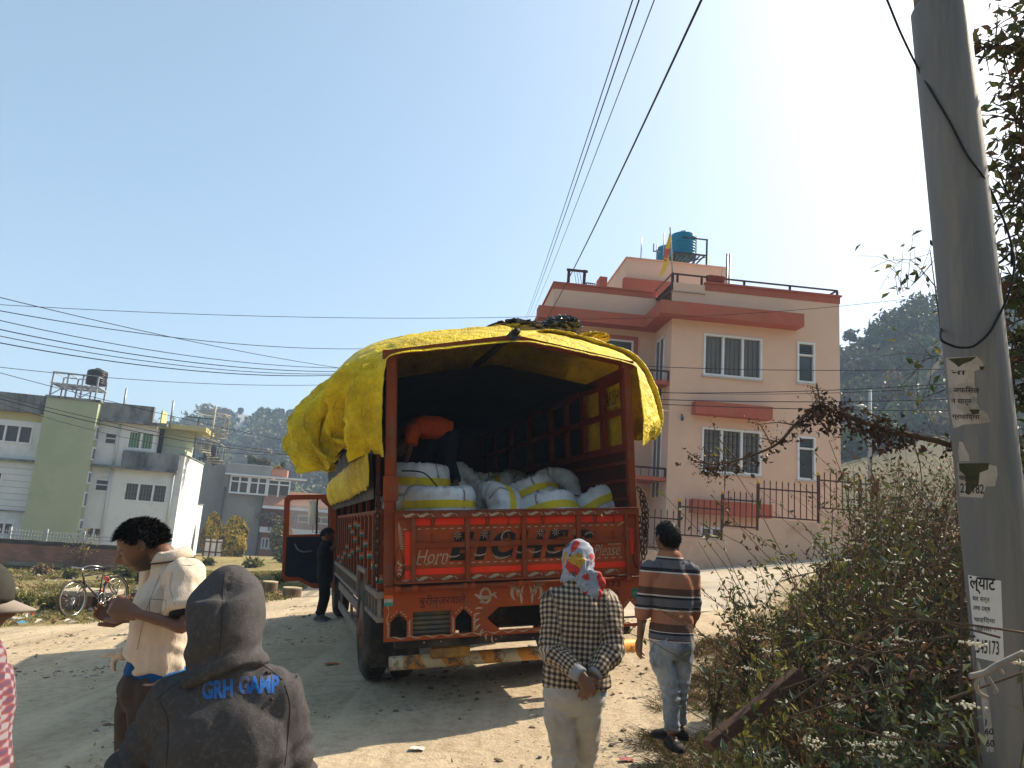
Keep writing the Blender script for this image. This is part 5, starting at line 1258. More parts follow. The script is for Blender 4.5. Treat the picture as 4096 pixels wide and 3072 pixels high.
for px_ in (390, 85, 700): a = wf_.l(*c1(px_, 1500))[0]; m_.box(a-.05, -.05, zr0_, a+.05, .05, zr1_+.08)
m_.each('post', wpa, wf)
gp_ = Plane(900, 2000, 72.0, rad(14)); gcon = mat('weathered grey cement', (.30, .29, .265), (.21, .205, .19), scale=.5, rough=.95, stretch=(1, 1, .4), dirt=(.27, .25, .22), dscale=.3)
gh = thing('cement_house', 'unpainted grey cement house with a glazed upper floor and roof plants', 'house', gp_.W((0, -4, -3)))
gl0 = gp_.l(*c3(452, 600))[0]; gl0 = .5*(gl0+gp_.l(*c3(360, 930))[0])-.3; gr0 = .5*(gp_.l(*c3(858, 700))[0]+gp_.l(*c3(750, 1300))[0]); gr0 = gp_.l(*c3(835, 800))[0]
zt = np.mean([gp_.l(*c3(495, 293))[1], gp_.l(*c3(925, 330))[1]]); gtop = gp_.l(*c3(930, 380))[0]
zwt = np.mean([gp_.l(*c3(485, 408), .6)[1], gp_.l(*c3(900, 450), .6)[1]]); zwb = np.mean([gp_.l(*c3(450, 615), .6)[1], gp_.l(*c3(870, 640), .6)[1]])
aw0 = gp_.l(*c3(465, 520), .6)[0]; aw1 = gp_.l(*c3(880, 540), .6)[0]
m_ = MB(gp_.W); m_.box(gl0, -8, -7, gr0, 0, zwb); m_.box(gl0, -8, zwb, aw0-.02, 0, zwt); m_.box(gl0, -8, zwt, gtop, .25, zt)
al0 = gp_.l(*c3(165, 400), -3)[0]; m_.box(al0-4, -9, -7, gl0-.01, -2.0, zt+.1); m_.build('wall', gcon, gh)
m_ = MB(gp_.W); m_.box(gl0+.5, .251, zt+.001, gtop, .3, zt+.1); m_.build('coping', mat('pale cement coping', (.4, .42, .43)), gh)
brown_int = mat('brown room behind glass', (.075, .055, .04), (.05, .04, .03), rough=.25, spec=.5)
aw2 = gp_.l(*c3(1135, 560), .6)[0]
window(gp_, (aw0, zwb, aw0+(aw1-aw0)*.51, zwt), .2, gh, 2, fr=.14, gm=brown_int, out=.6); window(gp_, (aw0+(aw1-aw0)*.51+.01, zwb, aw1, zwt), .2, gh, 2, fr=.14, gm=brown_int, out=.6); window(gp_, (aw1+.02, zwb-.2, aw2, zwt-.1), .2, gh, 2, fr=.14, gm=brown_int, out=.6)
m_ = MB(gp_.W)
for z in (zwb+(zwt-zwb)*.66,): m_.box(aw0, .6, z-.06, aw2, .66, z+.06)
m_.box(aw0-.5, -.2, zwt-.0, aw2+1.4, .95, zwt+.14); m_.build('white_lintel', white_upvc, gh)
q = gp_.rect(*c3(655, 757), *c3(725, 945)); m_ = MB(gp_.W); m_.box(q[0], .001, q[1], q[2], .06, q[3]); m_.build('boarded_window', mat('boarded grey window', (.3, .31, .27), (.26, .27, .24)), gh)
m_ = MB(gp_.W); a = gl0+.15; m_.tube([(a, .12, zt-2.2), (a, .12, -6)], .09, 6); a = gr0-.1; m_.tube([(a, .12, zwb-.2), (a, .12, -6)], .09, 6); m_.each('drain_pipe', mat('rusty drain pipe', (.09, .05, .04), (.13, .09, .07)), gh)
ob = thing('brick_house', 'orange brick house with white arched windows and a flowered balcony beside the cement house', 'house', gp_.W((gr0+3, -4, -3)))
obm = mat('orange brick facing', (.46, .20, .12), (.40, .17, .10), scale=2.5, rough=.9, dirt=(.35, .18, .12), dscale=1)
ar1 = gr0+11
wb1 = gp_.rect(*c3(846, 825), *c3(972, 925)); wb2 = gp_.rect(*c3(800, 1103), *c3(930, 1240))
wb1 = (wb1[0]+.15, wb1[1], wb1[2], wb1[3]); wb2 = (wb2[0]+.15, wb2[1], wb2[2], wb2[3]); wb3 = (wb1[2]+2.0, wb1[1], wb1[2]+5.3, wb1[3]); wb4 = (wb2[2]+2.0, wb2[1], wb2[2]+5.3, wb2[3])
m_ = MB(gp_.W); wall_with_holes(m_, gr0+.02, -7, ar1, zwb-.2, [wb1, wb2, wb3, wb4], -.3, -.1); m_.box(gr0+.02, -8, -7, ar1, -.4, zwb-.25); zp = gp_.l(*c3(1000, 440))[1]; ztp = gp_.l(*c3(1020, 352))[1]; m_.box(gtop+.02, -3, zwt+.15, gp_.l(*c3(1105, 400))[0], .2, ztp); m_.build('wall', obm, ob)
for wq in (wb1, wb2, wb3, wb4): window(gp_, wq, .1, ob, 3, fr=.16, out=-.1)
m_ = MB(gp_.W); zr_ = gp_.l(*c3(900, 755), 1.2)[1]; m_.hexa([(gr0, .0, zr_), (ar1, 0, zr_), (ar1, 1.4, zr_), (gr0, 1.4, zr_)], [(gr0, 0, zr_+1.5), (ar1, 0, zr_+1.5), (ar1, 1.3, zr_+.2), (gr0, 1.3, zr_+.2)]); m_.build('tiled_roof', mat('terracotta roof tiles', (.36, .19, .12), (.28, .14, .09), scale=2), ob)
m_ = MB(gp_.W); m_.box(gr0, .05, zr_-.25, ar1, 1.5, zr_-.001); zbs = gp_.l(*c3(950, 1055), 1.0)[1]; m_.box(gr0+.0, -.09, zbs, ar1, 1.2, zbs+.5); m_.build('white_band', white_upvc, ob)
m_ = MB(gp_.W)
for x in np.arange(gr0+.1, ar1, .22): m_.box(x-.02, 1.12, zbs+.5, x+.02, 1.15, zbs+1.5)
m_.box(gr0, 1.1, zbs+1.5, ar1, 1.17, zbs+1.57); m_.build('balcony_rail', mat('rust red rail', (.2, .07, .05)), ob)
for i, (x0, x1) in enumerate(((190, 258), (245, 335))):
    a0, z1 = gp_.l(*c3(x0, 105), -5); a1, z0 = gp_.l(*c3(x1, 225), -5); tk = MB(); tank_geo(tk, gp_.W(((a0+a1)/2, -5-i*.5+.5, zt+.6)), (a1-a0)/2, max(1.4, z1-zt-.6), 6)
    tag(tk.build('water_tank', black_plastic), ['left and smaller of the two black tanks on the grey cement house', 'right and larger of the two black tanks on the grey cement house'][i], 'water tank', 'tanks on the cement house')
ts = thing('tank_stand', 'dark platform under the two black tanks on the cement house roof', 'stand', gp_.W((al0, -5, zt)))
m_ = MB(gp_.W); a0 = gp_.l(*c3(150, 200), -5)[0]; a1 = gp_.l(*c3(380, 200), -5)[0]; m_.box(a0, -6.5, zt+.45, a1, -3.6, zt+.59)
for x in (a0+.1, a1-.1):
    for d in (-6.4, -3.7): m_.box(x-.06, d-.06, zt-.2, x+.06, d+.06, zt+.45)
m_.tube([(a0-.5, -3.5, zt), (a0-.5, -3.5, zt+4.5)], .07, 6); m_.box(a0-1.6, -3.55, zt+4.4, a0+1, -3.45, zt+4.5); m_.build('frame', iron, ts)
sp = MB(gp_.W); q = gp_.l(*c3(325, 245), -4); q1 = gp_.l(*c3(485, 255), -4); sp.hexa([(q[0], -6, q[1]-.3), (q1[0], -6, q[1]-.3), (q1[0], -4, q[1]-1.0), (q[0], -4, q[1]-1.0)], [(q[0], -6, q[1]-.2), (q1[0], -6, q[1]-.2), (q1[0], -4, q[1]-.9), (q[0], -4, q[1]-.9)])
tag(sp.build('roof_sheet', mat('bright tin sheet', (.7, .72, .74), rough=.25, metal=.5)), 'bright tin sheet lying on the roof of the grey cement house', 'tin sheet')
gt2 = Plane(850, 2180, 55, rad(16)); gg = thing('sheet_gate', 'white corrugated sheet gate between the white building and the cement house', 'gate', gt2.W((0, 0, -2)))
q = gt2.rect(*c3(190, 1120), *c3(370, 1365)); q = (q[0], q[1]-.3, q[2], q[3]); m_ = MB(gt2.W); m_.box(q[0], -.03, q[1], q[2], 0, q[3]); m_.build('sheet', mat('white sheet metal', (.58, .58, .56), (.5, .5, .48), rough=.6, scale=1), gg)
m_ = MB(gt2.W)
for t in (.02, .33, .66, .98): x = q[0]+(q[2]-q[0])*t; m_.box(x-.05, .001, q[1], x+.05, .05, q[3])
for t in (.08, .5, .9): z = q[1]+(q[3]-q[1])*t; m_.box(q[0]+.051, .002, z-.04, q[2]-.051, .04, z+.04)
m_.build('gate_frame', mat('brown gate frame', (.10, .055, .04)), gg)
wp = Plane(985, 1690, 235, rad(48)); wh_ = thing('white_house', 'small white cube shaped house among trees on the far wooded hill', 'house', wp.W((0, -4, 25)))
q = wp.rect(953, 1654, 1012, 1724); m_ = MB(wp.W); m_.box(q[0], -7, q[1]-6, q[2], 0, q[3]); m_.build('wall', mat('bright white wall', (.78, .78, .76), rough=.9), wh_)
m_ = MB(wp.W); q2 = wp.rect(925, 1654, 950, 1724); m_.box(q2[0], -7, q2[1]-6, q[0]-.01, -1.5, q2[3]); m_.build('wing', mat('grey blue wall', (.3, .36, .4)), wh_)
m_ = MB(wp.W); x = (q[0]+q[2])/2
for dz in (.35, .7): m_.box(x-.5, .01, q[1]+(q[3]-q[1])*dz, x+.4, .05, q[1]+(q[3]-q[1])*dz+.9)
m_.build('window', glass, wh_)
tk = MB(); tank_geo(tk, wp.W((x-.6, -3, q[3]+.8)), .9, 1.6, 4, 12); tag(tk.build('water_tank', black_plastic), 'tiny dark tank on top of the white house on the hill', 'water tank')

def stand_on(px, py): return G(px, py)
oldwood = mat('weathered spool wood', (.26, .19, .12), (.15, .10, .065), scale=5, rough=.9, stretch=(1, 1, .3), dirt=(.07, .05, .035), dscale=3)
paletop = mat('pale plywood disc', (.46, .37, .25), (.36, .28, .19), scale=3, rough=.9)
for px_, py_, w_, h_, lb in ((1076, 2374, 58, 46, 'wooden cable drum with a raised disc, middle of the three on the lot'), (1166, 2388, 72, 36, 'wooden slatted cable drum nearest to the truck, on the grass'), (1022, 2360, 36, 34, 'wooden cable drum half hidden behind the grey hood')):
    g = G(px_, py_); s_ = g[1]/FPX; r = w_*s_/2; h = h_*s_; t = thing('cable_drum', lb, 'cable drum', g, 'wooden drums on the lot', local=True)
    m_ = MB()
    for i in range(22):
        an = 2*math.pi*i/22; q = A(math.cos(an), math.sin(an), 0)*r*.93; tt = A(-math.sin(an), math.cos(an), 0)*r*.125; nn = A(math.cos(an), math.sin(an), 0)*.012
        m_.hexa([q-tt-nn, q+tt-nn, q+tt+nn, q-tt+nn], [p+A(0, 0, h*.9) for p in (q-tt-nn, q+tt-nn, q+tt+nn, q-tt+nn)])
    m_.lathe([(.01, .02), (r*.86, .02), (r*.86, h*.88), (.01, h*.88)], (0, 0, 0), 22, smooth=False); m_.build('staves', oldwood, t)
    d = MB(); d.lathe([(.01, h*.9), (r, h*.9), (r, h), (r*.25, h), (.01, h)], (0, 0, 0), 28, smooth=False); d.build('top_disc', paletop, t)
slabm = mat('pale cement slab', (.40, .33, .24), (.30, .25, .18), scale=3, rough=.95); pierm = mat('brick pier old', (.2, .10, .065), (.14, .08, .055), scale=8)
def slab(p0, p1, hpx, lab, wid=.8):
    a = G(*p0); b = G(*p1); h = hpx*a[1]/FPX; t = thing('concrete_slab', lab, 'slab', (a+b)/2); d = norm(b-a); n = A(-d[1], d[0], 0)
    zt = max(a[2], b[2])+h; q = [a-n*.05, b-n*.05, b+n*wid, a+n*wid]
    m_ = MB(); m_.hexa([A(p[0], p[1], zt-.1) for p in q], [A(p[0], p[1], zt) for p in q]); m_.build('slab', slabm, t, bevel=.01)
    for f_ in (.06, .5, .94):
        c = a+(b-a)*f_; r = [c-d*.13, c+d*.13, c+d*.13+n*.6, c-d*.13+n*.6]; m_ = MB(); m_.hexa([A(p[0], p[1], c[2]-.2) for p in r], [A(p[0], p[1], zt-.101) for p in r]); m_.build('pier', pierm, t)
slab(c7(690, 905), c7(1330, 880), 66, 'long pale cement slab on brick piers right behind the bicycle'); slab(c7(1600, 790), c7(1790, 790), 46, 'short cement slab on piers right of the bicycle, behind the man in white', .6)
def stone(px, py, wpx, hpx, m, lab, seed, cat='stone', name='stone', flat=1.0):
    g = G(px, py); s_ = g[1]/FPX; bm = bmesh.new(); bmesh.ops.create_icosphere(bm, subdivisions=3, radius=1)
    for v in bm.verts:
        p = v.co; f = 1+.28*noise.noise(p*1.3+Vector((seed*3.1, 0, 0)))+.1*noise.noise(p*4); v.co = Vector((p.x*wpx*s_/2*f, p.y*wpx*s_*.4*f, (p.z*.5+.42)*hpx*s_*f))
    me = bpy.data.meshes.new(name); bm.to_mesh(me); bm.free(); me.materials.append(m); o = link(name, me); o.location = g; return tag(o, lab, cat)
stm = mat('buff boulder', (.36, .29, .19), (.24, .19, .125), scale=4, rough=.95, bump=.5)
stone(*c7(470, 975), 30, 20, stm, 'rounded buff stone on the road edge left of the bicycle', 1)
stone(*c7(545, 920), 26, 12, stm, 'flat buff stone in the weeds left of the bicycle wheel', 2)
stone(*c7(1085, 992), 32, 10, mat('whitish stone', (.5, .44, .36), (.4, .35, .28), scale=5), 'flat whitish stone on the dirt below the bicycle', 3)
stone(*c7(590, 690), 50, 9, stm, 'flat slab stone in the grass above the weeds, left of the bicycle', 4)
stone(*c7(190, 985), 60, 8, mat('whitish stone', (.5, .44, .36)), 'long pale broken slab at the road edge on the far left', 6)
stone(*c7(375, 940), 15, 11, mat('orange litter', (.6, .08, .03), (.5, .05, .02), rough=.5), 'small orange red packet in the weeds at the road edge', 5, 'litter', 'plastic_packet')

fc = G(*c7(868, 958)); rc = G(*c7(1545, 850)); base = norm(A(rc[0]-fc[0], rc[1]-fc[1], 0)); dist = np.linalg.norm((rc-fc)[:2]); S = fc[1]*134/FPX/2/.35
rc = fc+base*1.16*S; rc[2] = gz(rc[0], rc[1]); bx = norm(rc-fc); by = norm(np.cross((0, 0, 1), bx)); bz = np.cross(bx, by)
lean = rad(-8); by, bz = by*math.cos(lean)+bz*math.sin(lean), bz*math.cos(lean)-by*math.sin(lean)
def B_(p): return fc+bx*p[0]*S+by*p[1]*S+bz*p[2]*S
bike = thing('bicycle', 'old black bicycle on its stand at the edge of the dirt road', 'bicycle', fc)
bblk = mat('worn black bicycle paint', (.015, .016, .018), (.06, .05, .04), scale=14, rough=.45); chrome = mat('dull chrome', (.6, .6, .6), (.4, .4, .4), rough=.25, metal=.9)
R_ = .345
for cx in (0, 1.16):
    wv = MB(B_); wv.tube([(cx+R_*math.cos(t), 0, R_+R_*math.sin(t)) for t in np.linspace(0, 2*math.pi, 41)], .021, 8, cap=False); wo = wv.build('wheel', mat('dusty bicycle tyre', (.05, .045, .038), (.10, .085, .06), rough=.9), bike)
    rm_ = MB(B_); rm_.tube([(cx+(R_-.03)*math.cos(t), 0, R_+(R_-.03)*math.sin(t)) for t in np.linspace(0, 2*math.pi, 41)], .011, 6, cap=False); rm_.tube([(cx, -.045, R_), (cx, .045, R_)], .022, 8); rm_.build('rim', chrome, wo)
    sk = MB(B_)
    for i in range(28):
        t = 2*math.pi*i/28; sd = .03*(1 if i % 2 else -1); sk.tube([(cx+.02*math.cos(t+1), sd, R_+.02*math.sin(t+1)), (cx+(R_-.03)*math.cos(t), 0, R_+(R_-.03)*math.sin(t))], .0022, 3)
    sk.build('spokes', chrome, wo)
    mg = MB(B_); an = np.linspace(.1, 2.2, 14) if cx else np.linspace(.95, 2.9, 14)
    mg.grid([[(cx+(R_+.035)*math.cos(t), w_, R_+(R_+.035)*math.sin(t)) for w_ in (-.03, 0, .03)] for t in (np.linspace(-.2, 2.6, 16) if cx else np.linspace(.5, 1.2, 6))]); mg.build('mudguard', bblk, bike)
hd_, hb_t, st_, bbk, rax = (.255, 0, .77), (.285, 0, .64), (.80, 0, .80), (.70, 0, .29), (1.16, 0, R_)
fr = MB(B_)
for p, q, r in ((hd_, (.80, 0, .80), .016), (hb_t, bbk, .017), (st_, bbk, .016), ((.235, 0, .83), (.30, 0, .60), .02)): fr.tube([p, q], r, 8)
for sd in (-.05, .05): fr.tube([bbk, (1.16, sd, R_)], .011, 6); fr.tube([(.795, 0, .77), (1.16, sd, R_)], .010, 6)
fr.build('frame', bblk, bike)
fk = MB(B_)
for sd in (-.045, .045): fk.tube(catmull([(.30, sd*.6, .62), (.22, sd, .5), (.1, sd, .42), (0, sd, R_)], 4), .012, 6)
fk.build('fork', bblk, bike)
hb = MB(B_); hb.tube([(.235, 0, .82), (.215, 0, .93)], .013, 6); hb.tube(catmull([(.42, -.29, .93), (.28, -.28, .955), (.17, -.2, .97), (.2, 0, .935), (.17, .2, .97), (.28, .28, .955), (.42, .29, .93)], 5), .012, 8); hb.tube(catmull([(.40, -.27, .905), (.25, -.25, .90), (.2, -.1, .90), (.22, 0, .87)], 4), .006, 5); hb.build('handlebar', chrome, bike)
se = MB(B_); se.loft([[(.66+.0+t*.30, w_*(.03+.10*t**1.6)*math.cos(a_), .90+.02*t+.03*math.sin(a_)*(1.0 if math.sin(a_) > 0 else .6)) for a_ in np.linspace(0, 2*math.pi, 12, endpoint=False) for w_ in (1,)] for t in np.linspace(0, 1, 8)]); so = se.build('seat', mat('black saddle leather', (.012, .012, .013), (.03, .03, .03), rough=.5), bike)
s2 = MB(B_); s2.tube([(.80, 0, .80), (.825, 0, .9)], .012, 6)
for sd in (-.06, .06): s2.tube(catmull([(.9, sd, .83), (.93, sd, .86), (.9, sd, .885), (.8, sd*.5, .87)], 4), .007, 5)
s2.build('springs', iron, so)
rk = MB(B_)
for sd in (-.07, .07): rk.tube([(.86, sd, .74), (1.36, sd, .75)], .007, 5); rk.tube([(1.2, sd, .75), (1.16, sd*.8, R_)], .006, 5)
for x in np.linspace(.9, 1.35, 6): rk.tube([(x, -.07, .75), (x, .07, .75)], .005, 4)
rk.build('carrier_rack', iron, bike)
cg = MB(B_); cg.tube([(.70+.105*math.cos(t), -.07, .29+.105*math.sin(t)) for t in np.linspace(0, 6.28, 22)], .007, 5); cg.tube([(.70, -.07, .39), (1.16, -.06, .385)], .006, 4); cg.tube([(.70, -.07, .19), (1.16, -.06, .31)], .006, 4); cg.tube([(.70, -.06, .29), (.62, -.10, .14)], .009, 5); cg.box(.57, -.19, .125, .66, -.1, .15); cg.tube([(.70, .06, .29), (.78, .10, .44)], .009, 5); cg.box(.74, .1, .43, .83, .19, .455); cg.build('pedal_crank', chrome, bike)
sd_ = MB(B_); sd_.tube([(1.12, -.06, R_), (1.2, -.2, .0)], .008, 5); sd_.tube([(1.12, .06, R_), (1.2, .16, .0)], .008, 5); sd_.build('stand', iron, bike)
ck = MB(B_); ck.tube(catmull([(.80, -.02, .72), (.86, -.06, .6), (.93, -.04, .66), (.90, .03, .72)], 5), .012, 6); ck.tube([(.75, -.02, .45), (.72, -.03, .40)], .02, 6); ck.build('red_cloth_tie', mat('red cloth', (.55, .06, .03), (.4, .05, .03)), bike)
def remesh(mb, voxel, smooth=3, fac=.5):
    me = bpy.data.meshes.new('tmp'); me.from_pydata([tuple(map(float, v)) for v in mb.v], [], mb.f); me.update()
    bm = bmesh.new(); bm.from_mesh(me); bmesh.ops.recalc_face_normals(bm, faces=bm.faces); bm.to_mesh(me); bm.free()
    o = bpy.data.objects.new('tmp', me); COL.objects.link(o)
    r = o.modifiers.new('r', 'REMESH'); r.mode = 'VOXEL'; r.voxel_size = voxel
    if smooth: s = o.modifiers.new('s', 'SMOOTH'); s.iterations = smooth; s.factor = fac
    dg = bpy.context.evaluated_depsgraph_get(); ev = o.evaluated_get(dg); m2 = ev.to_mesh()
    V = np.empty(len(m2.vertices)*3, np.float32); m2.vertices.foreach_get('co', V); V = V.reshape(-1, 3).astype(float)
    N = np.empty(len(m2.vertices)*3, np.float32); m2.vertices.foreach_get('normal', N); N = N.reshape(-1, 3).astype(float)
    Fc = [tuple(p.vertices) for p in m2.polygons]; ev.to_mesh_clear(); bpy.data.objects.remove(o); bpy.data.meshes.remove(me)
    return V, N, Fc
def mk(name, V, Fc, m, parent, attrs=None):
    me = npmesh(name, V, np.array(Fc) if Fc and all(len(f) == 4 for f in Fc) else Fc, m if isinstance(m, list) else [m], smooth=True)
    for n_, a in (attrs or {}).items():
        a = np.asarray(a, np.float32)
        if a.ndim == 1: q = me.attributes.new(n_, 'FLOAT', 'POINT'); q.data.foreach_set('value', a)
        else: q = me.attributes.new(n_, 'FLOAT_VECTOR', 'POINT'); q.data.foreach_set('vector', a.ravel())
    return link(name, me, parent)
def ell(c, rx, ry, side, axis, n=18, p=2.0):
    axis = norm(axis); side = norm(np.asarray(side)-axis*(np.asarray(side)@axis)); f = np.cross(axis, side); out = []
    for j in range(n):
        t = 2*math.pi*j/n; cs, s_ = math.cos(t), math.sin(t)
        out.append(np.asarray(c, float)+side*rx*math.copysign(abs(cs)**(2/p), cs)+f*ry*math.copysign(abs(s_)**(2/p), s_))
    return out
def loftpath(mb, pts, rx, ry, side, n=18, sub=5, p=2.0):
    pts = [np.asarray(q, float) for q in pts]; R_ = np.array([rx, ry]).T
    C = catmull(pts, sub); RR = catmull([np.append(r, 0) for r in R_], sub); rings = []
    for i, c in enumerate(C):
        ax = C[min(len(C)-1, i+1)]-C[max(0, i-1)]; rings.append(ell(c, max(.004, RR[i][0]), max(.004, RR[i][1]), side, ax, n, p))
    mb.loft(rings);
def ball(mb, c, rx, ry=None, rz=None, M3=None, n=12):
    ry = ry or rx; rz = rz or rx; M3 = np.eye(3) if M3 is None else M3
    rings = []
    for i in range(1, n):
        ph = math.pi*i/n; rings.append([np.asarray(c)+M3@A(rx*math.sin(ph)*math.cos(t), ry*math.sin(ph)*math.sin(t), -rz*math.cos(ph)) for t in np.linspace(0, 2*math.pi, 2*n, endpoint=False)])
    mb.loft(rings)
def head_pt(d):   # unit direction in head space: x right, y front, z up
    x, y, z = d; g = lambda cx, cz, s, sz=None: math.exp(-((x-cx)/s)**2-((z-cz)/(sz or s))**2)
    rx, ry, rz = .076, .096, .118
    if z < 0: rx *= 1-.20*min(1, -z)*1.0; ry *= 1-.10*(-z)*(1 if y < 0 else .2)
    p = A(x*rx, y*ry, z*rz)
    if y > 0:
        f = y
        p[1] += f*(.036*g(0, -.18, .19, .20)+.008*g(0, .10, .35, .14)-.012*g(.36, .0, .16, .12)-.012*g(-.36, .0, .16, .12)+.013*g(0, -.50, .26, .07)+.011*g(0, -.64, .24, .07)+.022*g(0, -.88, .32, .16)-.004*g(0, -.58, .2, .03))
        p[0] += .006*math.copysign(1, x)*math.exp(-((abs(x)-.6)/.2)**2-((z+.18)/.2)**2)*f
    else: p[1] -= .010*math.exp(-(z-.15)**2/.2)*(-y)
    return p
def head_geo(mb, c, M3, s=1.0, n=40):
    rings = []
    for i in range(1, n):
        ph = math.pi*i/n
        rings.append([np.asarray(c)+M3@(head_pt(A(math.sin(ph)*math.cos(t), math.sin(ph)*math.sin(t), -math.cos(ph)))*s) for t in np.linspace(0, 2*math.pi, 64, endpoint=False)])
    mb.loft(rings)
    for sx in (-1, 1):
        e0 = A(sx*.077, -.008, -.008); rings = []
        for i, t in enumerate(np.linspace(0, 1, 6)):
            w = [.55, .95, 1, .9, .6, .2][i]; o = A(sx*.024*t, -.012*t, .002)
            rings.append([np.asarray(c)+M3@((e0+o+A(0, .020*w*math.cos(a_), .031*w*math.sin(a_)*(1 if math.sin(a_) > 0 else .9)))*s) for a_ in np.linspace(0, 2*math.pi, 14, endpoint=False)])
        mb.loft(rings)
def rot(yaw=0, pitch=0, roll=0):  # yaw left +, pitch down +, roll
    return np.array(Euler((0, 0, rad(yaw))).to_matrix()@Euler((rad(-pitch), 0, 0)).to_matrix()@Euler((0, rad(roll), 0)).to_matrix())
def hand(mb, w, d, pn, thumb, L=.18, curl=25, spread=1.0, k=1.0, curls=None, tcurl=20):
    """w wrist, d direction of the palm, pn palm normal (fingers curl towards it), thumb = +-1 side"""
    d = norm(d); pn = norm(pn-d*(pn@d)); sd = np.cross(d, pn)*thumb
    loftpath(mb, [w-d*.02, w+d*.03, w+d*.07, w+d*.098], [.024*k, .034*k, .04*k, .038*k], [.019*k, .016*k, .014*k, .011*k], sd, 14, 3, 2.6)
    base = [(.028, .096, .075, .0085), (.009, .102, .083, .0088), (-.010, .098, .077, .0085), (-.028, .088, .060, .0075)]
    for i, (o, b_, ln, r) in enumerate(base):
        q = w+d*(b_-.012)+sd*o*k; dirn = norm(d+sd*(.10-.07*i)*spread); an = 0; pts = [q-dirn*.02, q]
        cu_ = (curls[i] if curls else curl+i*4)
        for f_ in (.42, .32, .26):
            an += rad(cu_); v = norm(dirn*math.cos(an)+pn*math.sin(an)); q = q+v*ln*f_*k; pts.append(q)
        mb.tube(pts, [r*1.05*k, r*1.1*k, r*k, r*.95*k, r*.6*k], 8)
    q = w+d*.03+sd*.028*k; v = norm(d*.75+sd*.75+pn*.25); v2 = norm(d*math.cos(rad(tcurl))+sd*.25+pn*.3)
    mb.tube([q-v*.02, q+v*.03, q+v*.03+v2*.032*k, q+v*.03+v2*.058*k], [.012*k, .0125*k, .0105*k, .007*k], 8)
skin = NT('brown skin'); k = skin; k.b.inputs['Roughness'].default_value = .5; k.b.inputs['Specular IOR Level'].default_value = .4
tcx = k.n('ShaderNodeTexCoord'); n1 = k.n('ShaderNodeTexNoise', i_Scale=14, i_Detail=5); k.l(tcx.outputs['Object'], n1.inputs['Vector']); mx = k.n('ShaderNodeMix', data_type='RGBA'); mx.inputs[6].default_value = (.155, .072, .040, 1); mx.inputs[7].default_value = (.115, .052, .03, 1); k.l(n1.outputs[0], mx.inputs[0])
at = k.n('ShaderNodeAttribute', attribute_name='beard'); m2 = k.n('ShaderNodeMix', data_type='RGBA'); m2.inputs[7].default_value = (.022, .016, .013, 1); k.l(at.outputs['Fac'], m2.inputs[0]); k.l(mx.outputs[2], m2.inputs[6]); k.l(m2.outputs[2], k.b.inputs['Base Color']); k.b.inputs['Subsurface Weight'].default_value = .05
hairm = mat('black hair', (.008, .007, .007), (.02, .017, .015), scale=60, rough=.6, spec=.12)
def hair(c, M3, parent, fringe=.2, seed=0, n=2600, ln=.03, nape=-.35, s=1.0, name='hair'):
    """a shell over the scalp plus many small locks"""
    r = random.Random(seed); V = []; Fc = []
    def ok(d):
        x, y, z = d
        lim = np.interp(y, [-1, -.55, -.25, -.05, .12, .3, .5, 1], [nape, nape, -.25, -.06, .10, .26, .60-fringe, .66-fringe])
        return z > lim
    mb = MB(); nn = 36; G_ = []
    sh = MB()
    dirs = [[A(math.sin(math.pi*i/nn)*math.cos(2*math.pi*j/nn*.5), math.sin(math.pi*i/nn)*math.sin(2*math.pi*j/nn*.5), math.cos(math.pi*i/nn)) for j in range(2*nn)] for i in range(nn)]
    vid = {}
    for i in range(nn-1):
        for j in range(2*nn):
            q = [dirs[i][j], dirs[i+1][j], dirs[i+1][(j+1) % (2*nn)], dirs[i][(j+1) % (2*nn)]]
            if all(ok(d) for d in q):
                ids = []
                for key, d in zip(((i, j), (i+1, j), (i+1, (j+1) % (2*nn)), (i, (j+1) % (2*nn))), q):
                    if key not in vid:
                        vid[key] = len(V); off = 1.055+.014*noise.noise(Vector(d)*6+Vector((seed, 0, 0)))+ .05*max(0, d[2])
                        V.append(np.asarray(c)+M3@(head_pt(d)*off*s))
                    ids.append(vid[key])
                Fc.append(ids)
    cnt = 0
    while cnt < n:
        d = norm(A(r.gauss(0, 1), r.gauss(0, 1), r.gauss(0, 1)))
        if not ok(d): continue
        cnt += 1; p = head_pt(d)*1.05*s; nrm = norm(d); fl = norm(A(d[0]*.6+r.uniform(-.6, .6), d[1]*.5+r.uniform(-.3, .6), -.25+.3*r.random())); l = ln*r.uniform(.6, 1.3)
        t1 = norm(fl+nrm*r.uniform(.2, .6)); w = norm(np.cross(t1, nrm))*r.uniform(.002, .0045)
        b = len(V); q0, q1, q2 = p, p+t1*l*.55, p+t1*l*.6+norm(fl+nrm*.1)*l*.5
        for q in (q0-w, q0+w, q1+w*.8, q1-w*.8, q2): V.append(np.asarray(c)+M3@q)
        Fc += [[b, b+1, b+2, b+3], [b+3, b+2, b+4]]
    me = npmesh(name, V, Fc, [hairm], smooth=True); return link(name, me, parent)
def folds(V, N, amp, s, ctrs=(), seed=0):
    out = V.copy()
    for i in range(len(V)):
        p = V[i]
        f = amp*(.55*fbm((p[0]+seed, p[1], p[2]*.45), s, 2)+.55*(.5-abs(fbm((p[0]*1.2+seed+9, p[1]*1.2, p[2]*.7), s*1.6, 2))))
        for c, r, a, ax in ctrs:
            d = p-c; q = math.exp(-(d@d)/(r*r))
            if q > .02: f += a*q*math.sin((d@ax)*130/(1+r*2)+4*sn((p[0]*9, p[1]*9, p[2]*9+seed)))
        out[i] = p+N[i]*f
    return out
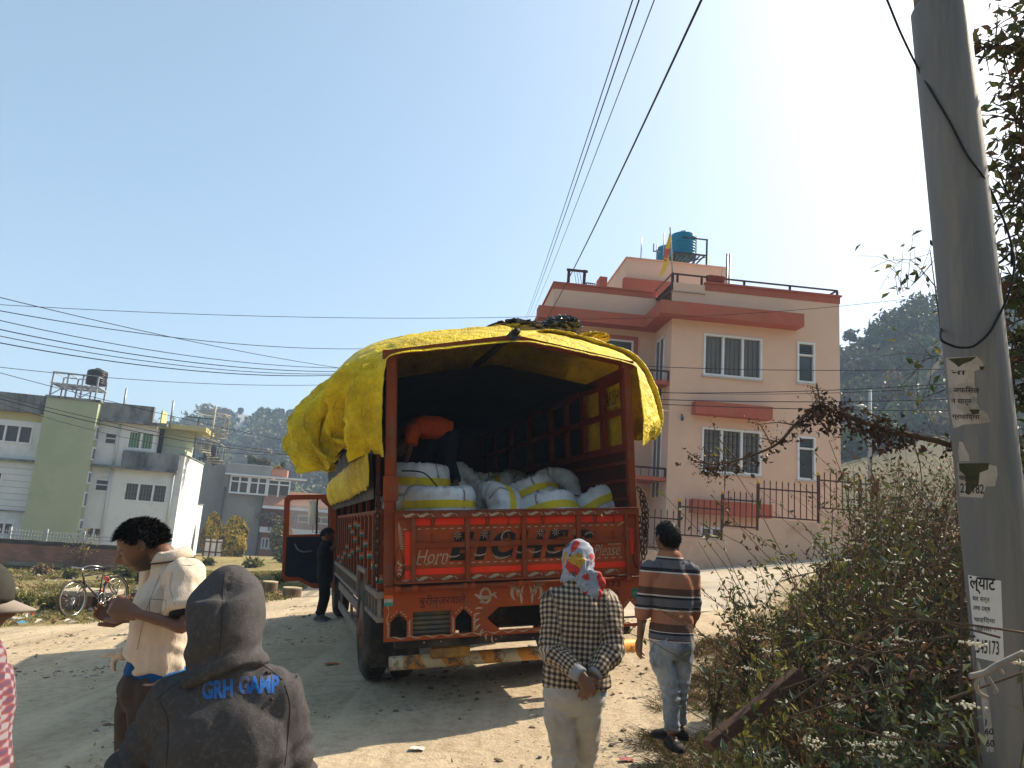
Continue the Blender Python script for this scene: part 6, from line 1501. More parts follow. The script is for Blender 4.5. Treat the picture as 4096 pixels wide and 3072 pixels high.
def cloth_uv(V, bones, side):
    """per vertex pattern coordinates: torso planar, sleeves along the arm"""
    out = np.zeros((len(V), 3)); best = np.full(len(V), 9e9)
    for bi, (p, q, r, planar) in enumerate(bones):
        p = np.asarray(p); q = np.asarray(q); ax = q-p; L = np.linalg.norm(ax); ax = ax/L; rel = V-p; t = np.clip(rel@ax/L, 0, 1); dd = rel-np.outer(t*L, ax); dist = np.linalg.norm(dd, axis=1)/r
        s_ = norm(side-ax*(side@ax)); f = np.cross(ax, s_)
        m = dist < best; best[m] = dist[m]
        if planar: u = V@side; v = V[:, 2]
        else: u = np.arctan2(dd@f, dd@s_)*r*1.0+bi*.03; v = -t*L+p[2]
        out[m, 0] = u[m]; out[m, 1] = v[m]; out[m, 2] = bi
    return out
def JP(px, py, Y): return P(px, py, Y)
class Fig: pass
def person(lab, J, side, fwd, head, opts):
    """J: joints in world space; head: (centre, rotation); opts: clothes"""
    o = opts; s = o.get('s', 1.0); t = thing('person', lab, 'person', o.get('base', J['pelvis']*A(1, 1, 0)+A(0, 0, gz(*J['pelvis'][:2]))))
    side = norm(side); fwd = norm(fwd); up = A(0, 0, 1); vox = o.get('vox', .006)
    pel, wai, che, nb = J['pelvis'], J['waist'], J['chest'], J['neck']; hc, hm = head; build = o.get('build', 1.0)
    b = MB(); k_ = build
    loftpath(b, [pel-up*.07, pel, wai, che, (che+nb)/2+up*.02, nb-up*.01], [.12*k_, .15*k_, .125*k_, .15*k_, .12*k_, .06], [.09*k_, .1*k_, .09*k_, .105*k_, .08*k_, .055], side, 20)
    hs = o.get('hs', 1.0)
    loftpath(b, [nb-up*.05, nb+(hc-nb)*.35-hm[:, 1]*.0, hc-hm[:, 2]*.06-hm[:, 1]*.022], [.062, .054, .052], [.06, .055, .055], side, 16)
    head_geo(b, hc, hm, hs)
    for q in 'LR':
        sh, el, wr = J['sh'+q], J['el'+q], J['wr'+q]
        loftpath(b, [sh+(che-sh)*.25, sh, sh+(el-sh)*.45, el, el+(wr-el)*.35, wr], [.045, .046*k_, .041*k_, .035*k_, .034*k_, .024], [.045, .046*k_, .042*k_, .034*k_, .032*k_, .020], J.get('hs'+q, side), 14)
        h = J.get('hand'+q)
        if h: hand(b, wr, *h[0], **h[1])
        if ('hip'+q) in J:
            hp, kn, an = J['hip'+q], J['kn'+q], J['an'+q]
            loftpath(b, [hp+up*.05, hp, hp+(kn-hp)*.5, kn, kn+(an-kn)*.35, an], [.07, .08*k_, .066*k_, .05, .05, .035], [.08, .085*k_, .07*k_, .052, .055, .038], side, 14)
            if ('toe'+q) in J: loftpath(b, [an+(an-J['toe'+q])*.2-up*.03, an-up*.04, (an-up*.05+J['toe'+q])/2, J['toe'+q]], [.03, .036, .04, .025], [.03, .035, .03, .02], np.cross(up, J['toe'+q]-an), 12)
    V, N, Fc = remesh(b, vox, 2, .4)
    L = (V-hc)@hm/hs; d = L/np.maximum(1e-6, np.linalg.norm(L, axis=1))[:, None]
    beard = np.zeros(len(V))
    near = np.linalg.norm(V-hc, axis=1) < .16
    if o.get('beard'):
        jaw = near & (L[:, 1] > -.02) & (L[:, 2] < -.028) & ((np.abs(L[:, 0]) > .030) | (L[:, 2] < -.085) | ((L[:, 2] > -.062) & (L[:, 2] < -.045)))
        beard[jaw] = np.clip(.8-.9*np.clip((L[jaw, 2]+.06)/.04, 0, 1), .15, .8)
    brow = near & (L[:, 1] > .04) & (np.abs(L[:, 2]-.017-.0*L[:, 0]) < .006) & (np.abs(L[:, 0]) > .012) & (np.abs(L[:, 0]) < .052); beard[brow] = .9
    lash = near & (L[:, 1] > .05) & (np.abs(L[:, 2]+.004) < .0035) & (np.abs(np.abs(L[:, 0])-.03) < .014); beard[lash] = .95
    mk('body', V, Fc, skin.m, t, {'beard': beard})
    return t
def torso_shirt(J, side, hemz, rx, ry, sl, rs, up=A(0, 0, 1), drop=None, k_=1.0, vox=.009, extra=None, necky=.02):
    """shirt volume: torso and sleeves, sleeves reach the fraction sl of (upper+fore)arm"""
    b = MB(); pel, wai, che, nb = J['pelvis'], J['waist'], J['chest'], J['neck']
    hem = J.get('hem', pel+up*(hemz))
    loftpath(b, [hem, hem+(wai-hem)*.5, wai, che, che+(nb-che)*.55+up*.005, nb+up*necky*.3, nb+up*(necky+.01)], [rx[0], (rx[0]+rx[1])/2, rx[1], rx[2], rx[3], .075, .062], [ry[0], (ry[0]+ry[1])/2, ry[1], ry[2], ry[3], .075, .062], side, 26, 5, 2.3)
    bones = [(hem, nb, .17, True)]
    for q in 'LR':
        sh, el, wr = J['sh'+q], J['el'+q], J['wr'+q]; sl_ = sl if not isinstance(sl, dict) else sl[q]
        ball(b, sh+(che-sh)*.12+up*.0, rs[0]*1.12)
        if sl_ <= .5: e = sh+(el-sh)*sl_*2; pts = [sh+(che-sh)*.35+up*.01, sh, (sh+e)/2, e]; rr = [rs[0]*1.1, rs[0]*1.05, rs[0], rs[0]*1.08]; bones.append((sh, e, rs[0], False))
        else:
            e = el+(wr-el)*(sl_*2-1); pts = [sh+(che-sh)*.35+up*.01, sh, sh+(el-sh)*.5, el, el+(e-el)*.6, e]; rr = [rs[0]*1.1, rs[0]*1.05, rs[0]*.98, rs[1]*1.02, rs[1]*.95, rs[2]]; bones += [(sh, el, rs[0], False), (el, e, rs[1], False)]
        loftpath(b, pts, rr, rr, J.get('hs'+q, side), 16, 5)
    if extra: extra(b)
    V, N, Fc = remesh(b, vox, 3, .5); return V, N, Fc, bones
def trousers(J, side, top, rx, ry, rl, vox=.009, up=A(0, 0, 1), cuff=.02):
    b = MB(); pel = J['pelvis']
    loftpath(b, [pel+up*top, pel+up*top*.5, pel-up*.02, pel-up*.10], [rx*.95, rx, rx*1.03, rx*.8], [ry*.95, ry*1.02, ry*1.08, ry*.8], side, 24, 4, 2.3)
    for q in 'LR':
        hp, kn, an = J['hip'+q], J['kn'+q], J['an'+q]
        loftpath(b, [hp+up*.06, hp-up*.05, hp+(kn-hp)*.5, kn, kn+(an-kn)*.5, an+up*cuff], [rl[0]*.95, rl[0], rl[1], rl[2], rl[3], rl[4]], [rl[0], rl[0]*1.08, rl[1]*1.05, rl[2]*1.05, rl[3]*1.05, rl[4]], side, 18, 5)
    return remesh(b, vox, 3, .5)
def shoe(an, toe, parent, m, sole, w=.042):
    up = A(0, 0, 1); g = min(an[2], toe[2]); d = norm((toe-an)*A(1, 1, 0)); sd = np.cross(d, up); L = np.linalg.norm((toe-an)[:2])
    b = MB(); heel = A(an[0], an[1], toe[2])-d*.065
    prof = [(0, .028, .055), (.04, .036, .075), (.09, .038, .085), (.15, .042, .062), (.21, .046, .05), (.26, .036, .038), (.285, .015, .02)]
    sc = (L+.085)/.285; rings = []
    for x, w_, h in prof:
        c = heel+d*x*sc; rings.append([c+sd*w_*1.05*math.copysign(abs(math.cos(t))**.8, math.cos(t))+up*(h*.5+h*.5*math.sin(t)-.012) for t in np.linspace(0, 2*math.pi, 14, endpoint=False)])
    b.loft(rings); ob = b.build('shoe', m, parent)
    s = MB(); rings = [[heel+d*x*sc+sd*w_*1.14*math.cos(t)+up*(-.016+.022*(1 if math.sin(t) > 0 else 0)) for t in np.linspace(.001, 2*math.pi, 12, endpoint=False)] for x, w_, h in prof]; s.loft(rings, smooth=False); s.build('sole', sole, ob)
def collar(J, side, fwd, parent, m, r=.068, h=.05, tilt=.03, name='collar'):
    nb = J['neck']; g = []
    for rr, z in ((r*.95, -.012), (r*.98, h*.7), (r*1.02, h), (r*1.16, h*.75), (r*1.5, -.005)):
        g.append([nb+norm(side)*rr*math.cos(t)+norm(fwd)*rr*.95*math.sin(t)+A(0, 0, z-tilt*math.sin(t)) for t in np.linspace(rad(98), rad(442), 40)])
    mb = MB(); mb.grid(g); o = mb.build(name, m, parent); o.modifiers.new('thick', 'SOLIDIFY').thickness = .003; return o
up = A(0, 0, 1)
def weave(name, base, base2, scale=180, rough=.9, bump=.15, dirt=None):
    return mat(name, base, base2, scale=9, rough=rough, bump=bump, bscale=scale, spec=.15, dirt=dirt, dscale=3)

def plaid(name):
    k = NT(name); k.b.inputs['Roughness'].default_value = .9; k.b.inputs['Specular IOR Level'].default_value = .15
    a = k.n('ShaderNodeAttribute', attribute_name='cloth'); sp = k.n('ShaderNodeSeparateXYZ'); k.l(a.outputs['Vector'], sp.inputs[0])
    def band(o, per, lo, off=0.):
        per = .029
        m = k.n('ShaderNodeMath', operation='MULTIPLY_ADD'); k.l(o, m.inputs[0]); m.inputs[1].default_value = 1/per; m.inputs[2].default_value = 40+off
        f = k.n('ShaderNodeMath', operation='FRACT'); k.l(m.outputs[0], f.inputs[0]); g = k.n('ShaderNodeMath', operation='LESS_THAN'); k.l(f.outputs[0], g.inputs[0]); g.inputs[1].default_value = lo; return g.outputs[0]
    bx_ = band(sp.outputs[0], .040, .5); by_ = band(sp.outputs[1], .040, .5); tx = band(sp.outputs[0], .040, .12, .31); ty = band(sp.outputs[1], .040, .12, .31)
    s = k.n('ShaderNodeMath', operation='ADD'); k.l(bx_, s.inputs[0]); k.l(by_, s.inputs[1])
    cr = k.n('ShaderNodeValToRGB'); cr.color_ramp.interpolation = 'CONSTANT'; e = cr.color_ramp.elements; e[0].color = (.38, .335, .265, 1); e[1].position = .4; e[1].color = (.125, .09, .066, 1); x_ = e.new(.8); x_.color = (.03, .026, .026, 1)
    h = k.n('ShaderNodeMath', operation='MULTIPLY'); k.l(s.outputs[0], h.inputs[0]); h.inputs[1].default_value = .5; k.l(h.outputs[0], cr.inputs[0])
    t = k.n('ShaderNodeMath', operation='MAXIMUM'); k.l(tx, t.inputs[0]); k.l(ty, t.inputs[1]); t2 = k.n('ShaderNodeMath', operation='MULTIPLY'); k.l(t.outputs[0], t2.inputs[0]); t2.inputs[1].default_value = .28
    mx = k.n('ShaderNodeMix', data_type='RGBA'); k.l(t2.outputs[0], mx.inputs[0]); k.l(cr.outputs[0], mx.inputs[6]); mx.inputs[7].default_value = (.42, .27, .14, 1); k.l(mx.outputs[2], k.b.inputs['Base Color'])
    tcx = k.n('ShaderNodeTexCoord'); nz = k.n('ShaderNodeTexNoise', i_Scale=60, i_Detail=3); k.l(tcx.outputs['Object'], nz.inputs['Vector']); bp = k.n('ShaderNodeBump', i_Strength=.25, i_Distance=.01); k.l(nz.outputs[0], bp.inputs['Height']); k.l(bp.outputs[0], k.b.inputs['Normal'])
    return k.m
Y = 4.5; sd_, fw_ = A(1, 0, 0), A(0, 1, 0)
hipz = JP(2300, 2790, Y)[2]; gz0 = gz(.4, Y)
J = dict(pelvis=JP(2295, 2775, Y), waist=JP(2300, 2615, Y+.0), chest=JP(2312, 2450, Y+.02), neck=JP(2325, 2330, Y+.06),
 shL=JP(2216, 2410, Y+.02), shR=JP(2428, 2412, Y+.02), elL=JP(2203, 2600, Y-.09), elR=JP(2448, 2590, Y-.08), wrL=JP(2325, 2702, Y-.24), wrR=JP(2378, 2700, Y-.19),
 hipL=JP(2243, 2815, Y), hipR=JP(2342, 2815, Y+.02))
J['knL'] = JP(2253, 3010, Y-.02); J['knR'] = JP(2345, 3000, Y+.14)
J['anL'] = A(J['knL'][0]+.015, Y-.06, gz0+.09); J['anR'] = A(J['knR'][0]-.04, Y+.22, gz0+.10); J['toeL'] = J['anL']+A(-.04, .16, -.06); J['toeR'] = J['anR']+A(.0, .16, -.06)
J['handR'] = ((A(-.42, -.12, -1), A(.3, 1, .1), -1), dict(curl=18, spread=1.2)); J['handL'] = ((A(.5, -.1, -.8), A(-.2, 1, .1), 1), dict(curl=34))
hcp = (JP(2312, 2246, Y+.10), rot(8, 14, 4))
pm1 = person('man in black and cream checked jacket and printed headscarf, hands clasped behind his back', J, sd_, fw_, hcp, dict(vox=.006, base=A(.4, Y, gz0), hs=.98, build=.95))
J['hem'] = JP(2303, 2742, Y)
V, N, Fc, bones = torso_shirt(J, sd_, 0, (.195, .178, .178, .118), (.135, .125, .128, .085), dict(L=.93, R=.95), (.070, .064, .052), vox=.0085)
V = folds(V, N, .030, 5.5, [(J['elL'], .11, .006, norm(J['elL']-J['shL'])), (J['elR'], .11, .005, norm(J['elR']-J['shR'])), (J['waist'], .16, .005, A(.5, 0, .8)), (J['chest'], .13, .003, A(.9, 0, .4))], 3)
plm = plaid('checked cotton'); mk('jacket', V, Fc, plm, pm1, {'cloth': cloth_uv(V, bones, sd_)})
co = collar(J, sd_, fw_, pm1, plm, .066, .05, .02)
me = co.data; q = me.attributes.new('cloth', 'FLOAT_VECTOR', 'POINT'); q.data.foreach_set('vector', np.array([[math.atan2(v.co.x-J['neck'][0], v.co.y-J['neck'][1])*.07, v.co.z, 0] for v in me.vertices], np.float32).ravel())
bl = MB(); loftpath(bl, [J['hem']-A(0, 0, .055), J['hem']-A(0, 0, .02), J['hem']+A(0, 0, .05)], [.172, .178, .17], [.122, .126, .12], sd_, 24, 3)
V, N, Fc = remesh(bl, .009, 2); mk('undershirt', folds(V, N, .012, 8), Fc, weave('faded blue jersey', (.20, .235, .29), (.15, .18, .23)), pm1)
cf = MB()
for w_, e_ in ((J['wrL'], J['elL']), (J['wrR'], J['elR'])): loftpath(cf, [w_+(e_-w_)*.24, w_+(e_-w_)*.08, w_+(e_-w_)*-.02], [.047, .044, .043], [.047, .044, .043], sd_, 16, 3)
V, N, Fc = remesh(cf, .007, 2); mk('inner_cuffs', V, Fc, weave('grey inner cuff', (.25, .26, .28), (.19, .2, .22)), pm1)
V, N, Fc = trousers(J, sd_, .09, .168, .122, (.094, .083, .07, .064, .06))
V = folds(V, N, .018, 5, [(J['hipL'], .12, .004, A(.4, 0, 1)), (J['hipR'], .12, .004, A(-.4, 0, 1)), (J['knL'], .1, .005, up), (J['knR'], .1, .005, up)], 5); mk('trousers', V, Fc, weave('light grey cotton trousers', (.37, .35, .325), (.30, .285, .265), dirt=(.24, .2, .15)), pm1)
for q in 'LR': shoe(J['an'+q], J['toe'+q], pm1, mat('dusty sandal', (.05, .04, .035), (.1, .08, .06)), mat('sandal sole', (.03, .03, .03)))
def scarf_mat():
    k = NT('grey printed scarf'); k.b.inputs['Roughness'].default_value = .9; tcx = k.n('ShaderNodeTexCoord')
    v = k.n('ShaderNodeTexVoronoi', i_Scale=12, i_Randomness=1.0); nz = k.n('ShaderNodeTexNoise', i_Scale=11, i_Detail=3); k.l(tcx.outputs['Object'], nz.inputs['Vector'])
    mx0 = k.n('ShaderNodeMix', data_type='RGBA', blend_type='LINEAR_LIGHT'); mx0.inputs[0].default_value = .06; k.l(tcx.outputs['Object'], mx0.inputs[6]); k.l(nz.outputs['Color'], mx0.inputs[7]); k.l(mx0.outputs[2], v.inputs['Vector'])
    ms = k.n('ShaderNodeMapRange', i_From_Min=.66, i_From_Max=.60); k.l(v.outputs['Distance'], ms.inputs[0])
    sp = k.n('ShaderNodeSeparateColor'); k.l(v.outputs['Color'], sp.inputs[0]); cr = k.n('ShaderNodeValToRGB'); cr.color_ramp.interpolation = 'CONSTANT'; e = cr.color_ramp.elements; e[0].color = (.40, .02, .018, 1); e[1].position = .34; e[1].color = (.38, .22, .025, 1); e.new(.52).color = (.26, .29, .36, 1); e.new(.82).color = (.06, .05, .07, 1); k.l(sp.outputs[0], cr.inputs[0])
    mx = k.n('ShaderNodeMix', data_type='RGBA'); mx.inputs[6].default_value = (.215, .24, .30, 1); k.l(ms.outputs[0], mx.inputs[0]); k.l(cr.outputs[0], mx.inputs[7])
    ln_ = k.n('ShaderNodeTexNoise', i_Scale=30, i_Detail=1, i_Distortion=1.5); k.l(tcx.outputs['Object'], ln_.inputs['Vector']); ab = k.n('ShaderNodeMath', operation='COMPARE'); ab.inputs[1].default_value = .5; ab.inputs[2].default_value = .012; k.l(ln_.outputs[0], ab.inputs[0])
    mm = k.n('ShaderNodeMath', operation='MULTIPLY'); k.l(ab.outputs[0], mm.inputs[0]); k.l(ms.outputs[0], mm.inputs[1]); m3 = k.n('ShaderNodeMix', data_type='RGBA'); k.l(mm.outputs[0], m3.inputs[0]); k.l(mx.outputs[2], m3.inputs[6]); m3.inputs[7].default_value = (.03, .02, .02, 1); k.l(m3.outputs[2], k.b.inputs['Base Color']); return k.m
scm = scarf_mat(); hc, hm = hcp; b = MB(); ball(b, hc+up*.008, .096, .112, .128, hm, 16); loftpath(b, [hc-up*.0-fw_*.02, hc-up*.06-fw_*.03, hc-up*.125-fw_*.02], [.094, .096, .102], [.108, .104, .098], sd_, 20, 4)
ba = hc-fw_*.115+sd_*.035-up*.055; ball(b, ba, .018)
loftpath(b, [ba, ba+A(.01, -.015, -.05), ba+A(.045, -.02, -.12), ba+A(.06, -.01, -.165)], [.014, .042, .06, .034], [.014, .024, .03, .014], sd_, 14, 4)
loftpath(b, [ba, ba+A(-.015, -.012, -.04), ba+A(-.005, -.02, -.10), ba+A(.02, -.015, -.145)], [.014, .028, .034, .016], [.012, .016, .018, .01], sd_, 14, 4)
loftpath(b, [ba, ba+A(.05, .0, -.015), ba+A(.078, .01, -.06), ba+A(.08, .02, -.11)], [.014, .038, .044, .02], [.014, .026, .03, .014], sd_, 14, 4)
V, N, Fc = remesh(b, .006, 2, .5)
for i in range(len(V)):
    p = V[i]; d = p-ba; r = np.linalg.norm(d); an = math.atan2(d[2], d[0])
    V[i] = p+N[i]*(.0035*math.sin(an*11+3*sn(p, 8))*math.exp(-((r-.06)/.06)**2)+.006*fbm(p, 12, 2)+.0015*math.sin(p[2]*110+6*sn(p, 7)))
mk('headscarf', V, Fc, scm, pm1)

def sweater_mat():
    k = NT('striped knit'); k.b.inputs['Roughness'].default_value = .95; k.b.inputs['Specular IOR Level'].default_value = .1
    a = k.n('ShaderNodeAttribute', attribute_name='cloth'); sp = k.n('ShaderNodeSeparateXYZ'); k.l(a.outputs['Vector'], sp.inputs[0])
    mr = k.n('ShaderNodeMapRange', i_From_Min=0, i_From_Max=1); k.l(sp.outputs[1], mr.inputs[0])
    cr = k.n('ShaderNodeValToRGB'); cr.color_ramp.interpolation = 'CONSTANT'; e = cr.color_ramp.elements
    dk, gr, wh, ru, br = (.012, .014, .022, 1), (.10, .10, .115, 1), (.52, .48, .44, 1), (.32, .135, .075, 1), (.085, .042, .028, 1)
    seq = [(0, br), (.045, gr), (.05, wh), (.065, br), (.075, gr), (.125, dk), (.145, wh), (.155, br), (.235, ru), (.375, wh), (.39, dk), (.415, gr), (.50, dk), (.525, wh), (.54, br), (.615, ru), (.775, wh), (.79, dk), (.83, gr), (.92, dk), (.94, wh), (.955, ru)]
    e[0].color = seq[0][1]; e[1].position = seq[1][0]; e[1].color = seq[1][1]
    for p, c in seq[2:]: e.new(p).color = c
    k.l(mr.outputs[0], cr.inputs[0])
    wv = k.n('ShaderNodeTexWave', i_Scale=58, i_Distortion=3, bands_direction='Y'); k.l(a.outputs['Vector'], wv.inputs['Vector'])
    vt = k.n('ShaderNodeMath', operation='MULTIPLY_ADD'); k.l(sp.outputs[1], vt.inputs[0]); vt.inputs[1].default_value = 52; vt.inputs[2].default_value = 0; fr_ = k.n('ShaderNodeMath', operation='FRACT'); k.l(vt.outputs[0], fr_.inputs[0]); lt_ = k.n('ShaderNodeMath', operation='LESS_THAN'); k.l(fr_.outputs[0], lt_.inputs[0]); lt_.inputs[1].default_value = .28
    mu = k.n('ShaderNodeMath', operation='MULTIPLY'); k.l(lt_.outputs[0], mu.inputs[0]); mu.inputs[1].default_value = .22
    mx = k.n('ShaderNodeMix', data_type='RGBA'); k.l(mu.outputs[0], mx.inputs[0]); k.l(cr.outputs[0], mx.inputs[6]); mx.inputs[7].default_value = (.2, .17, .16, 1)
    k.l(mx.outputs[2], k.b.inputs['Base Color'])
    tcx = k.n('ShaderNodeTexCoord'); nz = k.n('ShaderNodeTexNoise', i_Scale=150, i_Detail=2); k.l(tcx.outputs['Object'], nz.inputs['Vector']); bp = k.n('ShaderNodeBump', i_Strength=.4, i_Distance=.006); k.l(nz.outputs[0], bp.inputs['Height']); k.l(bp.outputs[0], k.b.inputs['Normal']); return k.m
Y = 5.5; sd_, fw_ = norm(A(1, .12, 0)), norm(A(-.12, 1, 0))
J = dict(pelvis=JP(2688, 2575, Y), waist=JP(2688, 2460, Y+.02), chest=JP(2680, 2330, Y+.02), neck=JP(2677, 2222, Y+.03), hem=JP(2684, 2570, Y),
 shL=JP(2597, 2278, Y-.02), shR=JP(2757, 2280, Y+.04), elL=JP(2572, 2440, Y+.0), elR=JP(2772, 2420, Y+.06), wrL=JP(2560, 2552, Y+.06), wrR=JP(2768, 2500, Y+.22),
 hipL=JP(2648, 2610, Y-.02), hipR=JP(2724, 2610, Y+.03), knL=JP(2682, 2768, Y-.03), knR=JP(2718, 2762, Y+.05), anL=JP(2690, 2935, Y-.06), anR=JP(2716, 2900, Y+.12))
gA = gz(*J['anL'][:2]); dz = J['anL'][2]-.085-gA
J['toeL'] = A(J['anL'][0]+.03, J['anL'][1]-.10, J['anL'][2]-.075); J['toeR'] = A(J['anR'][0]-.17, J['anR'][1]+.02, J['anR'][2]-.075)
J['handL'] = ((A(-.05, .15, -1), A(.8, .3, 0), -1), dict(curl=16)); J['handR'] = ((A(-.3, .8, -.3), A(-.8, -.3, 0), 1), dict(curl=30))
hcp = (JP(2668, 2152, Y+.05), rot(24, -6, 0))
pm2 = person('young man in brown and black striped sweater and faded jeans looking up at the truck', J, sd_, fw_, hcp, dict(vox=.006, base=A(J['anL'][0], Y, gA), hs=1.0, build=.95))
hair(hcp[0], hcp[1], pm2, seed=4, n=3200, ln=.014, nape=-.45)
V, N, Fc, bones = torso_shirt(J, sd_, 0, (.158, .148, .165, .115), (.115, .108, .118, .085), dict(L=.62, R=.78), (.062, .054, .047))
V = folds(V, N, .017, 5.5, [(J['elL'], .1, .004, up), (J['elR'], .1, .004, up), (J['waist'], .15, .004, A(.3, 0, .9))], 11)
cu_ = cloth_uv(V, bones, sd_); z0_, z1_ = J['hem'][2]-.02, J['neck'][2]+.02
for r_ in range(1, 5): m_ = cu_[:, 2] == r_; cu_[m_, 1] = V[m_, 2]
cu_[:, 1] = (V[:, 2]-z0_)/(z1_-z0_); swm = sweater_mat(); mk('sweater', V, Fc, swm, pm2, {'cloth': cu_})
b = MB(); loftpath(b, [J['hem']-up*.05, J['hem']-up*.01, J['hem']+up*.04], [.148, .15, .148], [.108, .112, .108], sd_, 24, 3); V, N, Fc = remesh(b, .008, 2); mk('undershirt', folds(V, N, .01, 9), Fc, weave('dirty white vest', (.4, .39, .37), (.32, .31, .29)), pm2)
def denim():
    k = NT('faded blue denim'); k.b.inputs['Roughness'].default_value = .9; tcx = k.n('ShaderNodeTexCoord'); nz = k.n('ShaderNodeTexNoise', i_Scale=5, i_Detail=8, i_Roughness=.65); mp = k.n('ShaderNodeMapping'); mp.inputs['Scale'].default_value = (1.4, 1.4, .7); k.l(tcx.outputs['Object'], mp.inputs[0]); k.l(mp.outputs[0], nz.inputs['Vector'])
    cr = k.n('ShaderNodeValToRGB'); e = cr.color_ramp.elements; e[0].position = .34; e[0].color = (.060, .075, .10, 1); e[1].position = .66; e[1].color = (.34, .37, .40, 1); k.l(nz.outputs[0], cr.inputs[0]); k.l(cr.outputs[0], k.b.inputs['Base Color'])
    n2 = k.n('ShaderNodeTexNoise', i_Scale=110, i_Detail=2); k.l(tcx.outputs['Object'], n2.inputs['Vector']); bp = k.n('ShaderNodeBump', i_Strength=.25, i_Distance=.006); k.l(n2.outputs[0], bp.inputs['Height']); k.l(bp.outputs[0], k.b.inputs['Normal']); return k.m
V, N, Fc = trousers(J, sd_, .07, .148, .112, (.082, .074, .060, .055, .050))
V = folds(V, N, .016, 5.5, [(J['knL'], .1, .006, up), (J['knR'], .1, .006, up), (J['anL'], .1, .007, up), (J['anR'], .1, .007, up), (J['hipL'], .1, .004, A(.5, 0, 1))], 21); mk('jeans', V, Fc, denim(), pm2)
for q in 'LR': shoe(J['an'+q], J['toe'+q], pm2, mat('black canvas shoe', (.012, .012, .013), (.03, .028, .026), rough=.7), mat('black rubber sole', (.02, .02, .02)))

Y = 3.5; fw_ = norm(A(-1, -.28, 0)); sd_ = norm(np.cross(fw_, up))     # his right side points away
J = dict(pelvis=JP(625, 2745, Y), waist=JP(640, 2600, Y), chest=JP(672, 2400, Y), neck=JP(690, 2238, Y), hem=JP(620, 2638, Y),
 shL=JP(745, 2305, Y-.15), shR=JP(640, 2300, Y+.17), elL=JP(738, 2505, Y-.26), elR=JP(600, 2500, Y+.2), wrL=JP(532, 2452, Y-.24), wrR=JP(520, 2465, Y+.02),
 hipL=JP(640, 2780, Y-.09), hipR=JP(600, 2780, Y+.09), knL=JP(620, 3010, Y-.10), knR=JP(560, 3010, Y+.10))
g0_ = gz(*J['pelvis'][:2])
for q, o_ in (('L', -.1), ('R', .1)): J['an'+q] = A(J['kn'+q][0]+.05, Y+o_, g0_+.09); J['toe'+q] = J['an'+q]+fw_*.16-up*.06
J['handL'] = ((A(-1, .10, .30), A(.1, .9, -.2), 1), dict(curls=[40, 44, 48, 52], spread=.6, k=1.12)); J['handR'] = ((A(-1, -.25, .10), A(.1, -.8, .55), -1), dict(curls=[26, 28, 30, 34], spread=.6, k=1.1))
hcp = (JP(566, 2180, Y-.0), np.column_stack([sd_, fw_, up])@rot(0, 33, 0))
pm3 = person('bearded man in cream short sleeved shirt looking down at something in his hands', J, sd_, fw_, hcp, dict(vox=.005, base=A(J['pelvis'][0], Y, g0_), beard=True, hs=1.0, build=.78))
hair(hcp[0], hcp[1], pm3, seed=9, n=5000, ln=.024, nape=-.3, fringe=.05)
for sx in (-1, 1):
    e_ = MB(); ball(e_, hcp[0]+hcp[1]@A(sx*.030, .070, -.002), .0115, n=8); e_.build('eye', mat('dark eye', (.03, .02, .02), rough=.2), pm3)
V, N, Fc, bones = torso_shirt(J, sd_, 0, (.155, .155, .165, .108), (.125, .122, .125, .084), .36, (.070, .062, .056))
V = folds(V+N*.007, N, .022, 6, [(J['hem'], .14, .006, A(.3, .3, 1)), (J['waist'], .14, .004, A(.5, 0, .8)), (J['shL'], .12, .003, A(.7, .2, .7))], 31)
linen = mat('cream slub linen', (.62, .52, .42), (.52, .425, .335), scale=26, stretch=(1, 1, .25), rough=.9, bump=.25, bscale=140, spec=.15); sho = mk('shirt', V, Fc, linen, pm3); shirt_bv = BVHTree.FromPolygons([Vector(v) for v in V], Fc)
collar(J, sd_, fw_, pm3, linen, .064, .045, .02)
pp_ = MB(); nb = J['neck']
pp_.tube([nb+norm(sd_)*.0965*math.cos(t)+norm(fw_)*.092*math.sin(t)+A(0, 0, -.004-.02*math.sin(t)) for t in np.linspace(rad(100), rad(440), 40)], .0035, 5); pp_.build('collar_piping', mat('dark piping', (.05, .045, .05)), pm3)
SEAMS = (shirt_bv, sho)
cf = MB(); el, sh = J['elL'], J['shL']; e = sh+(el-sh)*.72
loftpath(cf, [sh+(el-sh)*.6, e, sh+(el-sh)*.83], [.062, .066, .060], [.062, .066, .060], sd_, 16, 3); el, sh = J['elR'], J['shR']; loftpath(cf, [sh+(el-sh)*.6, sh+(el-sh)*.72, sh+(el-sh)*.83], [.062, .066, .06], [.062, .066, .06], sd_, 16, 3)
V, N, Fc = remesh(cf, .007, 2); mk('undershirt_sleeves', folds(V, N, .01, 9), Fc, weave('black undershirt', (.012, .012, .014), (.02, .02, .022)), pm3)
kn = MB(); hk_ = J['hem']+fw_*.135+up*.02
ball(kn, hk_, .028); loftpath(kn, [hk_, hk_+fw_*.03-up*.03, hk_+fw_*.02-up*.075], [.014, .02, .012], [.01, .012, .008], sd_, 10, 3); loftpath(kn, [hk_, hk_+fw_*.05-up*.0, hk_+fw_*.085-up*.015], [.014, .02, .01], [.01, .012, .008], sd_, 10, 3)
V, N, Fc = remesh(kn, .006, 2); mk('shirt_knot', V, Fc, linen, pm3)
b = MB(); loftpath(b, [J['pelvis']-up*.02, J['pelvis']+up*.02, J['hem']+up*.03], [.164, .160, .140], [.14, .134, .112], sd_, 24, 4); V, N, Fc = remesh(b, .008, 2); mk('blue_waistband', folds(V, N, .016, 7, [(J['hem'], .2, .004, up)], 3), Fc, weave('bright blue jersey', (.012, .085, .24), (.01, .06, .18)), pm3)
